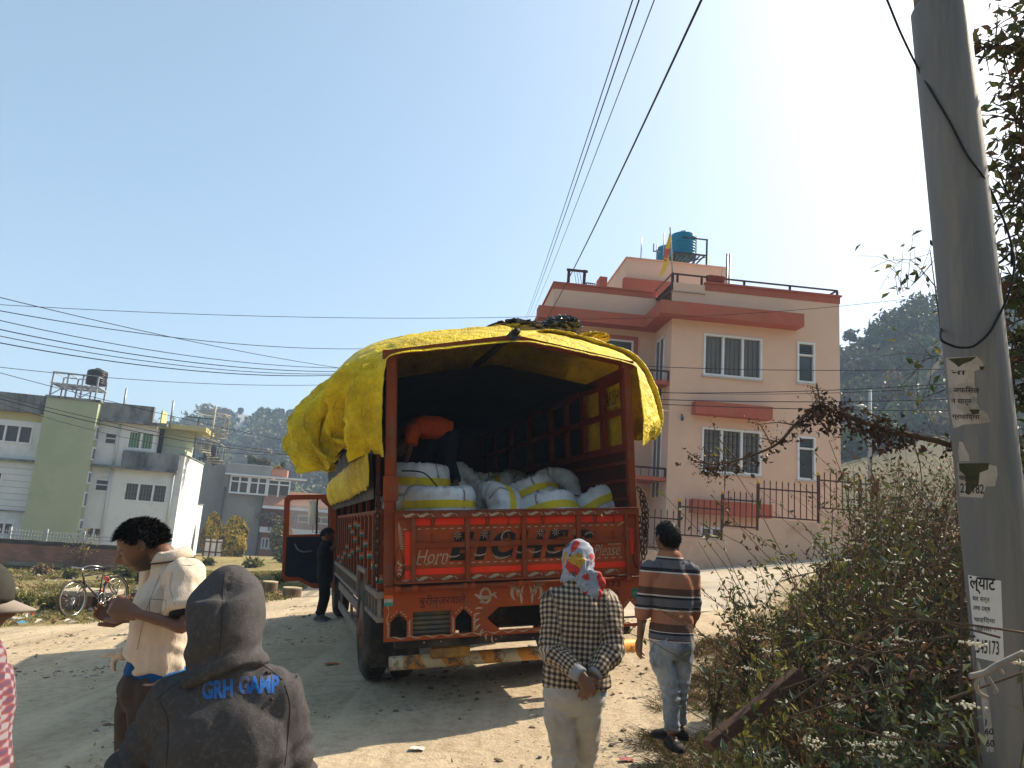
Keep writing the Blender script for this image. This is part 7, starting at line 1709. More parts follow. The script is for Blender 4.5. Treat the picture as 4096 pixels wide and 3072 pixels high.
V, N, Fc = trousers(J, sd_, .06, .165, .14, (.112, .105, .09, .085, .075))
V = folds(V, N, .026, 4.5, [(J['hipL'], .15, .006, A(.8, .2, .2)), (J['knL'], .14, .006, A(.7, 0, .5))], 41); trm = weave('dark brown track trousers', (.058, .043, .038), (.042, .032, .028)); tro = mk('trousers', V, Fc, trm, pm3)
bv = BVHTree.FromPolygons([Vector(v) for v in V], Fc)
def project_shape(poly, px0, py0, Yn, m, parent, name, off=.004):
    """a printed mark laid on the cloth under it"""
    VV = []
    for x, y_ in poly:
        d = norm(ray(px0+x, py0+y_)); h = bv.ray_cast(Vector(CAM), Vector(d))
        q = np.array(h[0]) if h[0] else P(px0+x, py0+y_, Yn); VV.append(q-d*off)
    return VV
sw = [(0, 0), (3, -7), (8, -14), (6, -6), (9, -1), (14, 0), (22, -4), (34, -11), (20, 3), (10, 9), (4, 9), (1, 6)]
VV = project_shape(sw, 548, 2849, Y-.15, None, None, ''); link('trouser_emblem', npmesh('trouser_emblem', VV, [tuple(range(len(VV)))], [mat('orange print', (.75, .22, .02), (.7, .2, .02))]), tro)
for q in 'LR': shoe(J['an'+q], J['toe'+q], pm3, mat('dusty sandal', (.05, .04, .035)), mat('sandal sole', (.03, .03, .03)))

Y = 2.2; fw_ = norm(A(-.22, 1, 0)); sd_ = norm(np.cross(fw_, up))
J = dict(pelvis=JP(905, 3640, Y), waist=JP(900, 3330, Y), chest=JP(905, 2960, Y), neck=JP(895, 2650, Y+.02), hem=JP(905, 3700, Y),
 shL=JP(722, 2815, Y-.02), shR=JP(1100, 2772, Y+.03), elL=JP(560, 3090, Y+.03), elR=JP(1162, 3110, Y+.05), wrL=JP(470, 3130, Y+.32), wrR=JP(1180, 3330, Y+.25),
 hipL=JP(830, 3700, Y), hipR=JP(985, 3700, Y))
g0_ = gz(*J['pelvis'][:2])
for q in 'LR':
    h = J['hip'+q]; J['kn'+q] = A(h[0], h[1]+.02, g0_+.47); J['an'+q] = A(h[0], h[1], g0_+.09); J['toe'+q] = J['an'+q]+fw_*.16-up*.06
hd_ = ((A(0, .9, -.3), A(0, -.3, -1), 1), dict(curl=25)); J['handL'] = hd_; J['handR'] = hd_
hcp = (JP(905, 2478, Y+.06), np.column_stack([sd_, fw_, up])@rot(0, 10, 2))
pm4 = person('man in a grey brown hooded sweatshirt with blue lettering across his back', J, sd_, fw_, hcp, dict(vox=.009, base=A(J['pelvis'][0], Y, g0_), hs=.9))
hoodm = mat('washed grey brown fleece', (.070, .066, .068), (.047, .044, .045), scale=3.5, rough=1, bump=.22, bscale=190, spec=.05, dirt=(.102, .096, .096), dscale=75, dlo=.5, dhi=.8)
b = MB(); hc, hm = hcp
loftpath(b, [JP(900, 2700, Y+.01), JP(890, 2620, Y+.02), JP(900, 2530, Y+.03), JP(908, 2450, Y+.05), JP(908, 2370, Y+.05), JP(904, 2330, Y+.04), JP(901, 2302, Y+.02)], [.118, .094, .100, .108, .098, .064, .02], [.10, .102, .118, .124, .112, .074, .024], sd_, 30, 6, 2.2)
loftpath(b, [JP(760, 2790, Y), JP(790, 2700, Y+.03), JP(880, 2650, Y-.0), JP(990, 2660, Y+.03), JP(1040, 2720, Y+.02)], [.03, .038, .04, .038, .03], [.03, .04, .04, .04, .03], up, 16, 5)
V, N, Fc = remesh(b, .0085, 4, .5)
for i in range(len(V)):
    p = V[i]; h = max(0, min(1, (JP(900, 2560, Y)[2]+.03-p[2])/.12)); r_ = p-hc; an = math.atan2(r_@sd_, r_@fw_)
    V[i] = p+N[i]*(.012*h*math.sin(p[2]*75+ an*6+3*sn(p, 5))+.010*fbm(p, 5, 3)+.008*(.4-abs(fbm((p[0]*2, p[1], p[2]*.8), 6, 2)))-.006*math.exp(-(an-math.pi)**2/.001)-.006*math.exp(-(an+math.pi)**2/.001))
tip = JP(893, 2305, Y-.06); dd = np.linalg.norm(V-tip, axis=1); V -= N*(.016*np.exp(-(dd/.022)**2)-.008*np.exp(-((dd-.04)/.018)**2))[:, None]
hood_o = mk('hood', V, Fc, hoodm, pm4)
hood_bv = BVHTree.FromPolygons([Vector(v) for v in V], Fc)
V, N, Fc, bones = torso_shirt(J, sd_, 0, (.185, .178, .182, .135), (.145, .138, .132, .095), .97, (.080, .070, .056), vox=.009, necky=.0)
V = folds(V, N, .032, 4.6, [(J['elL'], .16, .012, norm(J['elL']-J['shL'])), (J['elR'], .13, .008, norm(J['elR']-J['shR'])), (J['waist'], .2, .006, A(.3, 0, .9))], 51); hd = mk('hoodie', V, Fc, hoodm, pm4)
bv = BVHTree.FromPolygons([Vector(v) for v in V], Fc)
blu = mat('cracked blue print', (.022, .115, .40), (.03, .10, .30), scale=60, rough=.7, dirt=(.08, .07, .08), dscale=22, dlo=.52, dhi=.62)
for sx, x0, x1, y0, y1, dy in (('GRH', 808, 932, 2724, 2800, -.085), ('GAMP', 955, 1117, 2704, 2778, -.03)):
    bm = bmesh.new(); TV, TF_ = text_geo(sx, .05, .0, 1.0, 4); vs = [bm.verts.new((u, v, 0)) for u, v in TV]
    for f in TF_: bm.faces.new([vs[i] for i in f])
    bmesh.ops.triangulate(bm, faces=bm.faces)
    for _ in range(4): bmesh.ops.subdivide_edges(bm, edges=[e for e in bm.edges if e.calc_length() > .035], cuts=1); bmesh.ops.triangulate(bm, faces=bm.faces)
    VV = []
    for v in bm.verts:
        u, w_ = v.co.x, v.co.y; d = norm(ray(x0+(x1-x0)*u, y1-(y1-y0)*w_+dy*(x1-x0)*u)); h = bv.ray_cast(Vector(CAM), Vector(d)); VV.append((np.array(h[0]) if h[0] else P(x0, y0, Y))-d*.0016)
    bm.verts.index_update(); ff = [tuple(v.index for v in f.verts) for f in bm.faces]; bm.free(); link('lettering', npmesh('lettering', VV, ff, [blu]), hd)
def seam(pxs, tree_, parent, m, r=.0016, name='seam', n=8):
    q = []
    for p in catmull([A(x, y_, 0) for x, y_ in pxs], n):
        d = norm(ray(p[0], p[1])); h = tree_.ray_cast(Vector(CAM), Vector(d))
        if h[0]: q.append(np.array(h[0])-d*r*.2)
    if len(q) > 2: b = MB(); b.tube(q, r, 5); b.build(name, m, parent)
smd = mat('dark seam thread', (.035, .03, .029), (.05, .043, .04), rough=1)
seam([(900, 2292), (892, 2360), (890, 2440), (885, 2520), (880, 2600)], hood_bv, hood_o, smd)
for l in ([(800, 2668), (730, 2715), (660, 2770), (625, 2800)], [(640, 2808), (668, 2870), (672, 2960), (664, 3066)], [(1015, 2640), (1075, 2675), (1130, 2720)], [(1140, 2740), (1160, 2820), (1155, 2920), (1140, 3060)]): seam(l, bv, hd, smd, .0017)
seam([(1066, 2694), (1075, 2690), (1084, 2695)], bv, hd, smd, .006, 'torn_hole', 3); seam([(1082, 2792), (1087, 2797), (1090, 2803)], bv, hd, smd, .005, 'torn_hole', 3)
V, N, Fc = trousers(J, sd_, .06, .17, .13, (.1, .09, .075, .07, .065)); mk('trousers', V, Fc, trm, pm4)
for q in 'LR': shoe(J['an'+q], J['toe'+q], pm4, mat('dusty sandal', (.05, .04, .035)), mat('sandal sole', (.03, .03, .03)))

tv_, so_ = SEAMS; lnt = mat('linen seam', (.30, .25, .20), (.24, .2, .16), rough=1)
for l in ([(640, 2300), (600, 2400), (575, 2480), (548, 2600)], [(600, 2395), (632, 2398), (664, 2400)], [(600, 2395), (598, 2425), (602, 2450), (640, 2452), (662, 2440), (664, 2400)], [(730, 2260), (765, 2262), (792, 2250)], [(690, 2290), (680, 2350), (700, 2420)]): seam(l, tv_, so_, lnt, .0015)
Y = 2.5; fw_ = norm(A(1, .35, 0)); sd_ = norm(np.cross(fw_, up)); hx_ = -102
J = dict(pelvis=JP(-152, 3150, Y), waist=JP(-152, 2980, Y), chest=JP(-152, 2750, Y), neck=JP(-147, 2560, Y), hem=JP(-152, 3180, Y), shL=JP(-172, 2640, Y+.19), shR=JP(-112, 2640, Y-.19), elL=JP(-182, 2880, Y+.2), elR=JP(-112, 2870, Y-.2), wrL=JP(-122, 3080, Y+.2), wrR=JP(-102, 3080, Y-.1), hipL=JP(-157, 3200, Y+.08), hipR=JP(-157, 3200, Y-.08))
g0_ = gz(*J['pelvis'][:2])
for q in 'LR':
    h = J['hip'+q]; J['kn'+q] = A(h[0], h[1], g0_+.48); J['an'+q] = A(h[0], h[1], g0_+.09); J['toe'+q] = J['an'+q]+fw_*.16-up*.06
J['handL'] = ((A(.3, 0, -.9), A(0, -1, 0), 1), dict(curl=25)); J['handR'] = ((A(.3, 0, -.9), A(0, 1, 0), -1), dict(curl=25))
hcp = (JP(hx_, 2410, Y), np.column_stack([sd_, fw_, up])@rot(0, 4, 0))
pm5 = person('man in a peaked cap and red checked shirt at the very left', J, sd_, fw_, hcp, dict(vox=.008, base=A(J['pelvis'][0], Y, g0_)))
V, N, Fc, bones = torso_shirt(J, sd_, 0, (.175, .17, .175, .12), (.13, .125, .13, .09), .9, (.075, .065, .05))
k = NT('red and white checked shirt'); k.b.inputs['Roughness'].default_value = .9; tcx = k.n('ShaderNodeTexCoord');
w1 = k.n('ShaderNodeTexWave', i_Scale=11.0, bands_direction='Z'); k.l(tcx.outputs['Object'], w1.inputs['Vector']); w2 = k.n('ShaderNodeTexWave', i_Scale=11.0, bands_direction='X'); k.l(tcx.outputs['Object'], w2.inputs['Vector']); sm = k.n('ShaderNodeMath', operation='ADD'); k.l(w1.outputs[0], sm.inputs[0]); k.l(w2.outputs[0], sm.inputs[1]); cr = k.n('ShaderNodeValToRGB'); e = cr.color_ramp.elements; e[0].position = .3; e[0].color = (.2, .18, .2, 1); e[1].position = .55; e[1].color = (.15, .025, .03, 1); e.new(.95).color = (.06, .03, .07, 1); h2 = k.n('ShaderNodeMath', operation='MULTIPLY'); k.l(sm.outputs[0], h2.inputs[0]); h2.inputs[1].default_value = .5; k.l(h2.outputs[0], cr.inputs[0]); k.l(cr.outputs[0], k.b.inputs['Base Color'])
mk('shirt', folds(V, N, .018, 5, [], 61), Fc, k.m, pm5)
V, N, Fc = trousers(J, sd_, .06, .165, .13, (.1, .09, .075, .07, .065)); mk('trousers', V, Fc, trm, pm5)
for q in 'LR': shoe(J['an'+q], J['toe'+q], pm5, mat('dusty sandal', (.05, .04, .035)), mat('sandal sole', (.03, .03, .03)))
hc, hm = hcp; b = MB(); rings = []
for ph in np.linspace(.02, math.pi*.52, 12): rings.append([hc+hm@(A(.084*math.sin(ph)*math.cos(t), .105*math.sin(ph)*math.sin(t), .02+.115*math.cos(ph))) for t in np.linspace(0, 2*math.pi, 32, endpoint=False)])
b.loft(rings); capo = b.build('cap', weave('dark olive cap cloth', (.045, .045, .038), (.03, .03, .026)), pm5)
b = MB(); b.grid([[hc+hm@A(.075*math.sin(a_)*(1-.15*t), .092*math.cos(a_)+t*(.085+.0*a_)*max(.25, math.cos(a_)), .022-.025*t-.02*math.sin(a_)**2) for a_ in np.linspace(-1.4, 1.4, 22)] for t in np.linspace(0, 1, 7)]); ob_ = b.build('cap_peak', mat('grey beige peak', (.30, .26, .215), (.24, .2, .17), rough=.8), capo); ob_.modifiers.new('thick', 'SOLIDIFY').thickness = .006

def JT(x, y, b_): a, c = onp(*c2(x, y), b_); return T((a, b_, c))
bb_ = 1.35; fw_ = -TR; sd_ = TF
J = dict(pelvis=JT(955, 670, bb_), waist=JT(900, 640, bb_), chest=JT(810, 635, bb_), neck=JT(735, 665, bb_), hem=JT(965, 660, bb_), shL=JT(765, 655, bb_-.16), shR=JT(765, 640, bb_+.16), elL=JT(745, 745, bb_-.18), elR=JT(750, 745, bb_+.15), wrL=JT(720, 835, bb_-.12), wrR=JT(725, 830, bb_+.1), hipL=JT(965, 700, bb_-.08), hipR=JT(950, 700, bb_+.1), knL=JT(960, 815, bb_-.16), knR=JT(870, 760, bb_+.12), anL=JT(1000, 940, bb_-.28), anR=JT(855, 855, bb_+.12))
J['toeL'] = JT(965, 985, bb_-.34); J['toeR'] = JT(820, 880, bb_+.12)
J['handL'] = ((A(-.3, 0, -1), A(-1, 0, .2), 1), dict(curl=25)); J['handR'] = ((A(-.3, 0, -1), A(-1, 0, .2), -1), dict(curl=25))
hcp = (JT(702, 735, bb_), np.column_stack([sd_, fw_, up])@rot(0, 80, 0))
pm6 = person('worker in an orange shirt bending over the bales inside the truck', J, sd_, fw_, hcp, dict(vox=.008, base=T((.7, bb_, FLOOR)), hs=.95, build=.9))
hair(hcp[0], hcp[1], pm6, seed=12, n=900, ln=.025)
V, N, Fc, bones = torso_shirt(J, sd_, 0, (.155, .155, .165, .115), (.115, .12, .125, .09), .42, (.072, .06, .05), up=norm(J['neck']-J['chest']))
mk('shirt', folds(V, N, .016, 6, [], 71), Fc, weave('bright orange shirt', (.52, .075, .008), (.42, .055, .007)), pm6)
V, N, Fc = trousers(J, sd_, .05, .15, .125, (.095, .085, .07, .062, .055)); mk('trousers', folds(V, N, .016, 6, [], 72), Fc, weave('navy trousers', (.010, .012, .022), (.007, .008, .015)), pm6)
shm = NT('black and white patterned shoe'); k = shm; tcx = k.n('ShaderNodeTexCoord'); v_ = k.n('ShaderNodeTexWave', wave_type='RINGS', i_Scale=17, i_Distortion=6); k.l(tcx.outputs['Object'], v_.inputs['Vector']); g_ = k.n('ShaderNodeMath', operation='GREATER_THAN'); g_.inputs[1].default_value = .5; k.l(v_.outputs[0], g_.inputs[0]); mx = k.n('ShaderNodeMix', data_type='RGBA'); mx.inputs[6].default_value = (.01, .01, .01, 1); mx.inputs[7].default_value = (.6, .6, .58, 1); k.l(g_.outputs[0], mx.inputs[0]); k.l(mx.outputs[2], k.b.inputs['Base Color'])
for q in 'LR': shoe(J['an'+q], J['toe'+q], pm6, shm.m, mat('grey shoe sole', (.2, .2, .2)))

Y = 13.0; fw_ = norm(A(1, .2, 0)); sd_ = norm(np.cross(fw_, up))
J = dict(pelvis=JP(1298, 2298, Y), waist=JP(1300, 2255, Y), chest=JP(1300, 2205, Y), neck=JP(1306, 2168, Y), hem=JP(1298, 2312, Y), shL=JP(1300, 2185, Y+.17), shR=JP(1297, 2186, Y-.17), elL=JP(1295, 2232, Y+.2), elR=JP(1288, 2235, Y-.22), wrL=JP(1325, 2196, Y+.06), wrR=JP(1318, 2198, Y-.08), hipL=JP(1300, 2312, Y+.08), hipR=JP(1296, 2312, Y-.08), knL=JP(1303, 2388, Y+.08), knR=JP(1291, 2392, Y-.09))
g0_ = gz(*J['pelvis'][:2])
J['anL'] = A(J['knL'][0]-.03, Y+.1, g0_+.1); J['anR'] = A(J['knR'][0]-.04, Y-.1, g0_+.1)
for q in 'LR': J['toe'+q] = J['an'+q]+norm(A(.8, -.3, 0))*.16-up*.07
J['handL'] = ((A(.7, 0, .4), A(-.2, -1, 0), 1), dict(curl=35)); J['handR'] = ((A(.7, .1, .4), A(-.2, 1, 0), -1), dict(curl=35))
hcp = (JP(1310, 2140, Y), np.column_stack([sd_, fw_, up])@rot(0, 12, 0))
pm7 = person('man in black clothes standing beside the open cab door of the truck', J, sd_, fw_, hcp, dict(vox=.009, base=A(J['pelvis'][0], Y, g0_)))
hair(hcp[0], hcp[1], pm7, seed=17, n=900, ln=.03)
dkc = weave('black jacket cloth', (.009, .009, .010), (.014, .014, .015))
V, N, Fc, bones = torso_shirt(J, sd_, 0, (.175, .165, .17, .12), (.13, .12, .125, .09), .95, (.075, .065, .05)); mk('jacket', folds(V, N, .015, 6, [], 81), Fc, dkc, pm7)
V, N, Fc = trousers(J, sd_, .06, .15, .12, (.09, .078, .062, .055, .05)); mk('trousers', folds(V, N, .014, 6, [(J['anL'], .12, .006, up), (J['anR'], .12, .006, up)], 82), Fc, weave('black trousers', (.014, .015, .017), (.010, .010, .012)), pm7)
for q in 'LR': shoe(J['an'+q], J['toe'+q], pm7, mat('grey trainer', (.06, .06, .065), (.1, .1, .1)), mat('grey shoe sole', (.2, .2, .2)))
def leafquads(C, D, Nn, L, W, fold=.0):
    """rhombic leaves: centre, direction, normal, length, width -> verts, quads"""
    n = len(C); Wd = np.cross(D, Nn); Wd /= np.maximum(1e-6, np.linalg.norm(Wd, axis=1))[:, None]; Nn = np.cross(Wd, D)
    L = np.asarray(L).reshape(-1, 1)*np.ones((n, 1)); W = np.asarray(W).reshape(-1, 1)*np.ones((n, 1))
    V = np.stack([C-D*L*.5, C+Wd*W*.5+Nn*W*.18-D*L*.06, C+D*L*.5-Nn*L*.08, C-Wd*W*.5+Nn*W*.18-D*L*.06], 1).reshape(-1, 3)
    return V, np.arange(4*n).reshape(n, 4)
def rdir(n, zb=0., r=rng):
    d = r.normal(size=(n, 3)); d[:, 2] += zb; return d/np.linalg.norm(d, axis=1)[:, None]
def stems_mesh(paths, radii):
    """many thin three sided stems, vectorised; paths (n,k,3)"""
    Pn = np.asarray(paths); n, k_, _ = Pn.shape; t = np.gradient(Pn, axis=1); t /= np.maximum(1e-9, np.linalg.norm(t, axis=2))[..., None]
    ref = np.where(np.abs(t[..., 2:3]) > .9, A(1, 0, 0), A(0, 0, 1)); u = np.cross(t, ref); u /= np.maximum(1e-9, np.linalg.norm(u, axis=2))[..., None]; w = np.cross(t, u); R_ = np.asarray(radii).reshape(n, -1)
    taper = np.linspace(1, .35, k_)[None, :, None]; R_ = R_[:, :1, None]*taper
    V = np.stack([Pn+(u*math.cos(a)+w*math.sin(a))*R_ for a in (0, 2.09, 4.19)], 2).reshape(-1, 3); F_ = []
    base = (np.arange(n)[:, None]*k_+np.arange(k_-1)[None, :]).ravel()*3
    for j in range(3): F_.append(np.stack([base+j, base+(j+1) % 3, base+3+(j+1) % 3, base+3+j], 1))
    return V, np.concatenate(F_)
def merge(parts):
    Vs, Fs, Ms = [], [], []; o = 0
    for V, F_, m in parts:
        if len(V) == 0: continue
        Vs.append(V); Fs.append(F_+o); Ms.append(np.full(len(F_), m)); o += len(V)
    return np.concatenate(Vs), np.concatenate(Fs), np.concatenate(Ms)
lf_dark = leafmat('deep green leaf', (.034, .046, .016), (.075, .08, .024)); lf_mid = leafmat('mid green leaf', (.042, .068, .018), (.095, .105, .028)); lf_yel = leafmat('yellow green leaf', (.13, .14, .028), (.24, .215, .045))
lf_dry = leafmat('dry brown leaf', (.15, .085, .04), (.085, .05, .028)); lf_grey = leafmat('grey green leaf', (.07, .10, .065), (.11, .135, .085)); lf_str = leafmat('straw blade', (.36, .26, .11), (.25, .17, .07)); lf_rust = leafmat('rusty seed head', (.15, .075, .04), (.22, .125, .065))
petal = mat('cream white flower', (.66, .62, .50), (.5, .45, .33), scale=60, rough=.9)
twig = mat('brown twig', (.075, .05, .035), (.12, .085, .06), scale=20, rough=.9); twig_g = mat('pale grey twig', (.26, .23, .2), (.17, .15, .13), scale=20, rough=.9)
GREENS = [lf_dark, lf_mid, lf_yel, lf_dry, lf_grey, lf_str, lf_rust]
r7 = np.random.default_rng(21)
def bank_ok(x, y):
    left = np.interp(y, [2.2, 3.5, 4.5, 5.5, 6.5, 8, 10, 12, 15], [2.15, 2.2, 2.05, 1.95, 2.15, 2.85, 4.0, 5.2, 6.6]); return x > left
n = 2600; yy = 2.6+10*r7.random(n)**1.25; xx = np.interp(yy, [2.2, 3.5, 4.5, 5.5, 6.5, 8, 10, 12, 15], [2.15, 2.2, 2.05, 1.95, 2.15, 2.85, 4.0, 5.2, 6.6])+r7.random(n)**1.2*(1.0+.42*yy)
keep = ~((np.hypot(xx-2.05, yy-3.15) < .35)); xx, yy = xx[keep], yy[keep]; n = len(xx)
zz = gz_arr(np.column_stack([xx, yy])); clump = np.array([noise.noise(Vector((a*.9, b*.9, 3.3))) for a, b in zip(xx, yy)]); edge = np.clip((xx-np.interp(yy, [2.2, 3.5, 4.5, 5.5, 6.5, 8, 10, 12, 15], [2.15, 2.2, 2.05, 1.95, 2.15, 2.85, 4.0, 5.2, 6.6]))/.9, .25, 1)
hgt = (.28+.42*r7.random(n)+.35*np.clip(clump, -.5, 1))*edge; hgt = np.clip(hgt, .12, 1.0)
hgt *= np.clip(.85+.22*(yy-3), .8, 1.8)*np.clip(.8+.35*(xx-2.2), .8, 1.25)
k_ = 6; t = np.linspace(0, 1, k_)[None, :, None]; ln_ = r7.normal(size=(n, 1, 3))*.24; ln_[..., 2] = 0; ln_[:, 0, 0] = np.where(edge < .9, np.abs(ln_[:, 0, 0])*.6, ln_[:, 0, 0]); px_b = 2048+FPX*xx/yy; hgt *= np.where((px_b > 2700) & (px_b < 3300) & (yy < 4.4), .38, 1); base = np.column_stack([xx, yy, zz-.03])[:, None, :]
paths = base+t*np.array([0, 0, 1])*hgt[:, None, None]+t**2*ln_*hgt[:, None, None]*1.6
parts = [(*stems_mesh(paths, .0035+.003*r7.random(n)), 7)]
per = 24; tt = .18+.82*r7.random((n, per)); idx_ = np.minimum((tt*(k_-1)).astype(int), k_-2); fr_ = tt*(k_-1)-idx_
C0 = paths[np.arange(n)[:, None], idx_]*(1-fr_[..., None])+paths[np.arange(n)[:, None], idx_+1]*fr_[..., None]
kind = np.clip(((clump+.42)*4.4+r7.normal(size=n)*1.0).astype(int), 0, 6); kind = np.array([3, 0, 6, 1, 0, 2, 2])[kind]; kind[r7.random(n) < .12] = 6; kind[r7.random(n) < .14] = 3; kind[r7.random(n) < .08] = 4
for kd in range(7):
    sel = np.where(kind == kd)[0]
    if not len(sel): continue
    D = rdir(len(sel)*per, .1, r7); sz = {0: .066, 1: .056, 2: .05, 3: .06, 4: .062, 5: .06, 6: .026}[kd]; L = sz*(.55+.9*r7.random(len(D)))
    C = C0[sel].reshape(-1, 3)+D*(L*.6)[:, None]+r7.normal(size=(len(D), 3))*.018; V, F_ = leafquads(C, D, rdir(len(D), 1.1, r7), L, L*(.46 if kd != 6 else .7)); parts.append((V, F_, kd))
n2 = 4200; yb = 3+7*r7.random(n2)**1.3; xb = np.interp(yb, [2.2, 4.5, 6.5, 8, 10], [2.1, 1.95, 2.0, 2.7, 3.9])+r7.random(n2)**1.4*(.8+.3*yb); zb = gz_arr(np.column_stack([xb, yb])); dr = r7.normal(size=(n2, 3)); dr[:, 2] = 0
tb_ = np.linspace(0, 1, 5)[None, :, None]; hb_ = (.18+.3*r7.random(n2))[:, None, None]; pb = np.column_stack([xb, yb, zb-.02])[:, None, :]+tb_*A(0, 0, 1)*hb_+tb_**2*dr[:, None, :]*hb_*.5-tb_**3*A(0, 0, 1)*hb_*.25
V, F_ = stems_mesh(pb, .0028+.0018*r7.random(n2)); parts.append((V, F_, 5))
V, F_, M_ = merge(parts); tag(link('undergrowth', npmesh('undergrowth', V, F_, GREENS+[twig], M_)), kind='stuff')

def plant(name, lab, cat, g, h, nst, nleaf, lsz, mats_, spread=.35, seed=0, group=None, flowers=0, lean=(0, 0), asp=.42, start=.15, droop=.2, stem_m=None, sr=.006, flower_r=.035):
    """a leafy weed or shrub: stems, leaves and perhaps flower heads"""
    r = np.random.default_rng(seed); t = thing(name, lab, cat, g, group, local=False); base = np.asarray(g, float)
    k_ = 7; tt = np.linspace(0, 1, k_)[None, :, None]; d = r.normal(size=(nst, 1, 3))*spread; d[..., 2] = 0; d[..., 0] += lean[0]; d[..., 1] += lean[1]; hh = h*(.55+.45*r.random(nst))[:, None, None]
    pth = base+tt*A(0, 0, 1)*hh+tt**1.6*d*hh-tt**3*A(0, 0, 1)*hh*droop*r.random(nst)[:, None, None]+r.normal(size=(nst, k_, 3))*.012*tt*h
    V, F_ = stems_mesh(pth, sr*(.7+.6*r.random(nst))); link('stem', npmesh('stem', V, F_, [stem_m or twig]), t)
    u = start+(1-start)*r.random((nst, nleaf)); ii = np.minimum((u*(k_-1)).astype(int), k_-2); f_ = u*(k_-1)-ii; C = pth[np.arange(nst)[:, None], ii]*(1-f_[..., None])+pth[np.arange(nst)[:, None], ii+1]*f_[..., None]
    C = C.reshape(-1, 3); D = rdir(len(C), .0, r); L = lsz*(.55+.9*r.random(len(C))); C = C+D*(L*.65)[:, None]+r.normal(size=C.shape)*.012; V, F_ = leafquads(C, D, rdir(len(C), 1.2, r), L, L*asp)
    link('leaves', npmesh('leaves', V, F_, mats_, r.integers(0, len(mats_), len(F_))), t)
    if flowers:
        for s_ in range(min(flowers, nst)):
            b = MB()
            tip = pth[s_, -1]
            for q in range(18):
                c = tip+A(*(r.normal(size=2)*flower_r*.75), 0)+A(0, 0, .012+.01*r.random()); ball(b, c, flower_r*.135, n=4)
            b.build('flower_head', petal, t)
    return t
def PG(px, py, Y): p = P(px, py, Y); return A(p[0], p[1], gz(p[0], p[1]))
WG = 'white flowering weeds on the bank'
for i, (px, pyt, Y, nst, lab, mm) in enumerate([
 (3395, 1960, 4.2, 5, 'tall weed with drying white flower heads left of the grey pole, over the railing', [lf_mid, lf_grey, lf_dry]),
 (3480, 2090, 4.0, 4, 'weed with a white flower cluster just left of the pole, below the tall one', [lf_dark, lf_grey]),
 (3060, 2590, 3.9, 4, 'low weed with small white flowers beside the leaning plank', [lf_yel, lf_mid]),
 (3440, 2580, 3.5, 5, 'bank weed with white flowers in the middle of the bushes', [lf_dark, lf_grey]),
 (3240, 2980, 3.3, 4, 'low white flowered weed at the bottom edge of the picture', [lf_dark, lf_mid]),
 (3560, 2870, 3.2, 5, 'dense weed with a round white flower cluster low on the bank', [lf_dark, lf_grey]),
 (3960, 2090, 2.3, 2, 'leafy stem with a white flower head in front of the pole', [lf_dark, lf_grey]),
 (4050, 1930, 2.25, 3, 'white flower heads on stems at the right edge before the pole', [lf_dark, lf_grey])]):
    p = P(px, pyt, Y); g = A(p[0], p[1], gz(p[0], p[1])); h = max(.25, p[2]-g[2])
    plant('flowering_weed', lab, 'weed', g, h*1.1, nst, 16, .062 if Y > 3 else .045, mm, spread=.10, seed=100+i, group=WG, flowers=nst, start=.35, droop=.05, flower_r=.032 if Y > 3 else .034, sr=.0045)
BG = 'leafy bushes on the bank'
for i, (px, pyt, Y, nst, nl, ls, mm, lab) in enumerate([
 (2990, 2370, 6.6, 22, 40, .05, [lf_dark, lf_mid, lf_grey], 'bushy grey green shrub at the left end of the bank, before the driveway'),
 (3160, 2230, 6.0, 22, 38, .05, [lf_dark, lf_mid, lf_yel], 'green shrub on the bank under the stepped railing'),
 (3330, 2150, 5.6, 20, 38, .055, [lf_mid, lf_yel], 'yellow green shrub in the middle of the bank'),
 (3500, 2060, 5.4, 22, 38, .055, [lf_dark, lf_mid, lf_dry], 'dark shrub on top of the bank left of the pole'),
 (3230, 2420, 4.6, 18, 36, .045, [lf_rust, lf_dry, lf_rust], 'rust coloured dried bush in the middle of the bank'),
 (3560, 2370, 4.0, 16, 34, .055, [lf_grey, lf_grey, lf_mid], 'silvery leaved shrub with spreading twigs beside the pole'),
 (3010, 2700, 4.3, 10, 26, .05, [lf_yel, lf_mid], 'small yellow green weed over the upper end of the plank'),
 (3700, 2650, 3.4, 18, 34, .05, [lf_grey, lf_dark], 'low silvery bush at the foot of the pole'),
 (2860, 2520, 6.2, 10, 30, .04, [lf_dry, lf_mid], 'thin dry weed to the right of the man in the striped sweater'),
 (3420, 2800, 3.5, 20, 36, .05, [lf_dark, lf_dark, lf_mid], 'dark low bush behind the leaning plank'),
 (3150, 2900, 3.5, 18, 36, .05, [lf_dark, lf_grey], 'dark weeds under the leaning plank')]):
    p = P(px, pyt, Y); g = A(p[0], p[1], gz(p[0], p[1])); h = max(.3, p[2]-g[2])*(1.4 if Y > 4.2 else 1.0)
    plant('bush', lab, 'bush', g, h, nst, nl, ls, mm, spread=.42 if px > 3100 else .22, seed=200+i, group=BG, droop=.25)
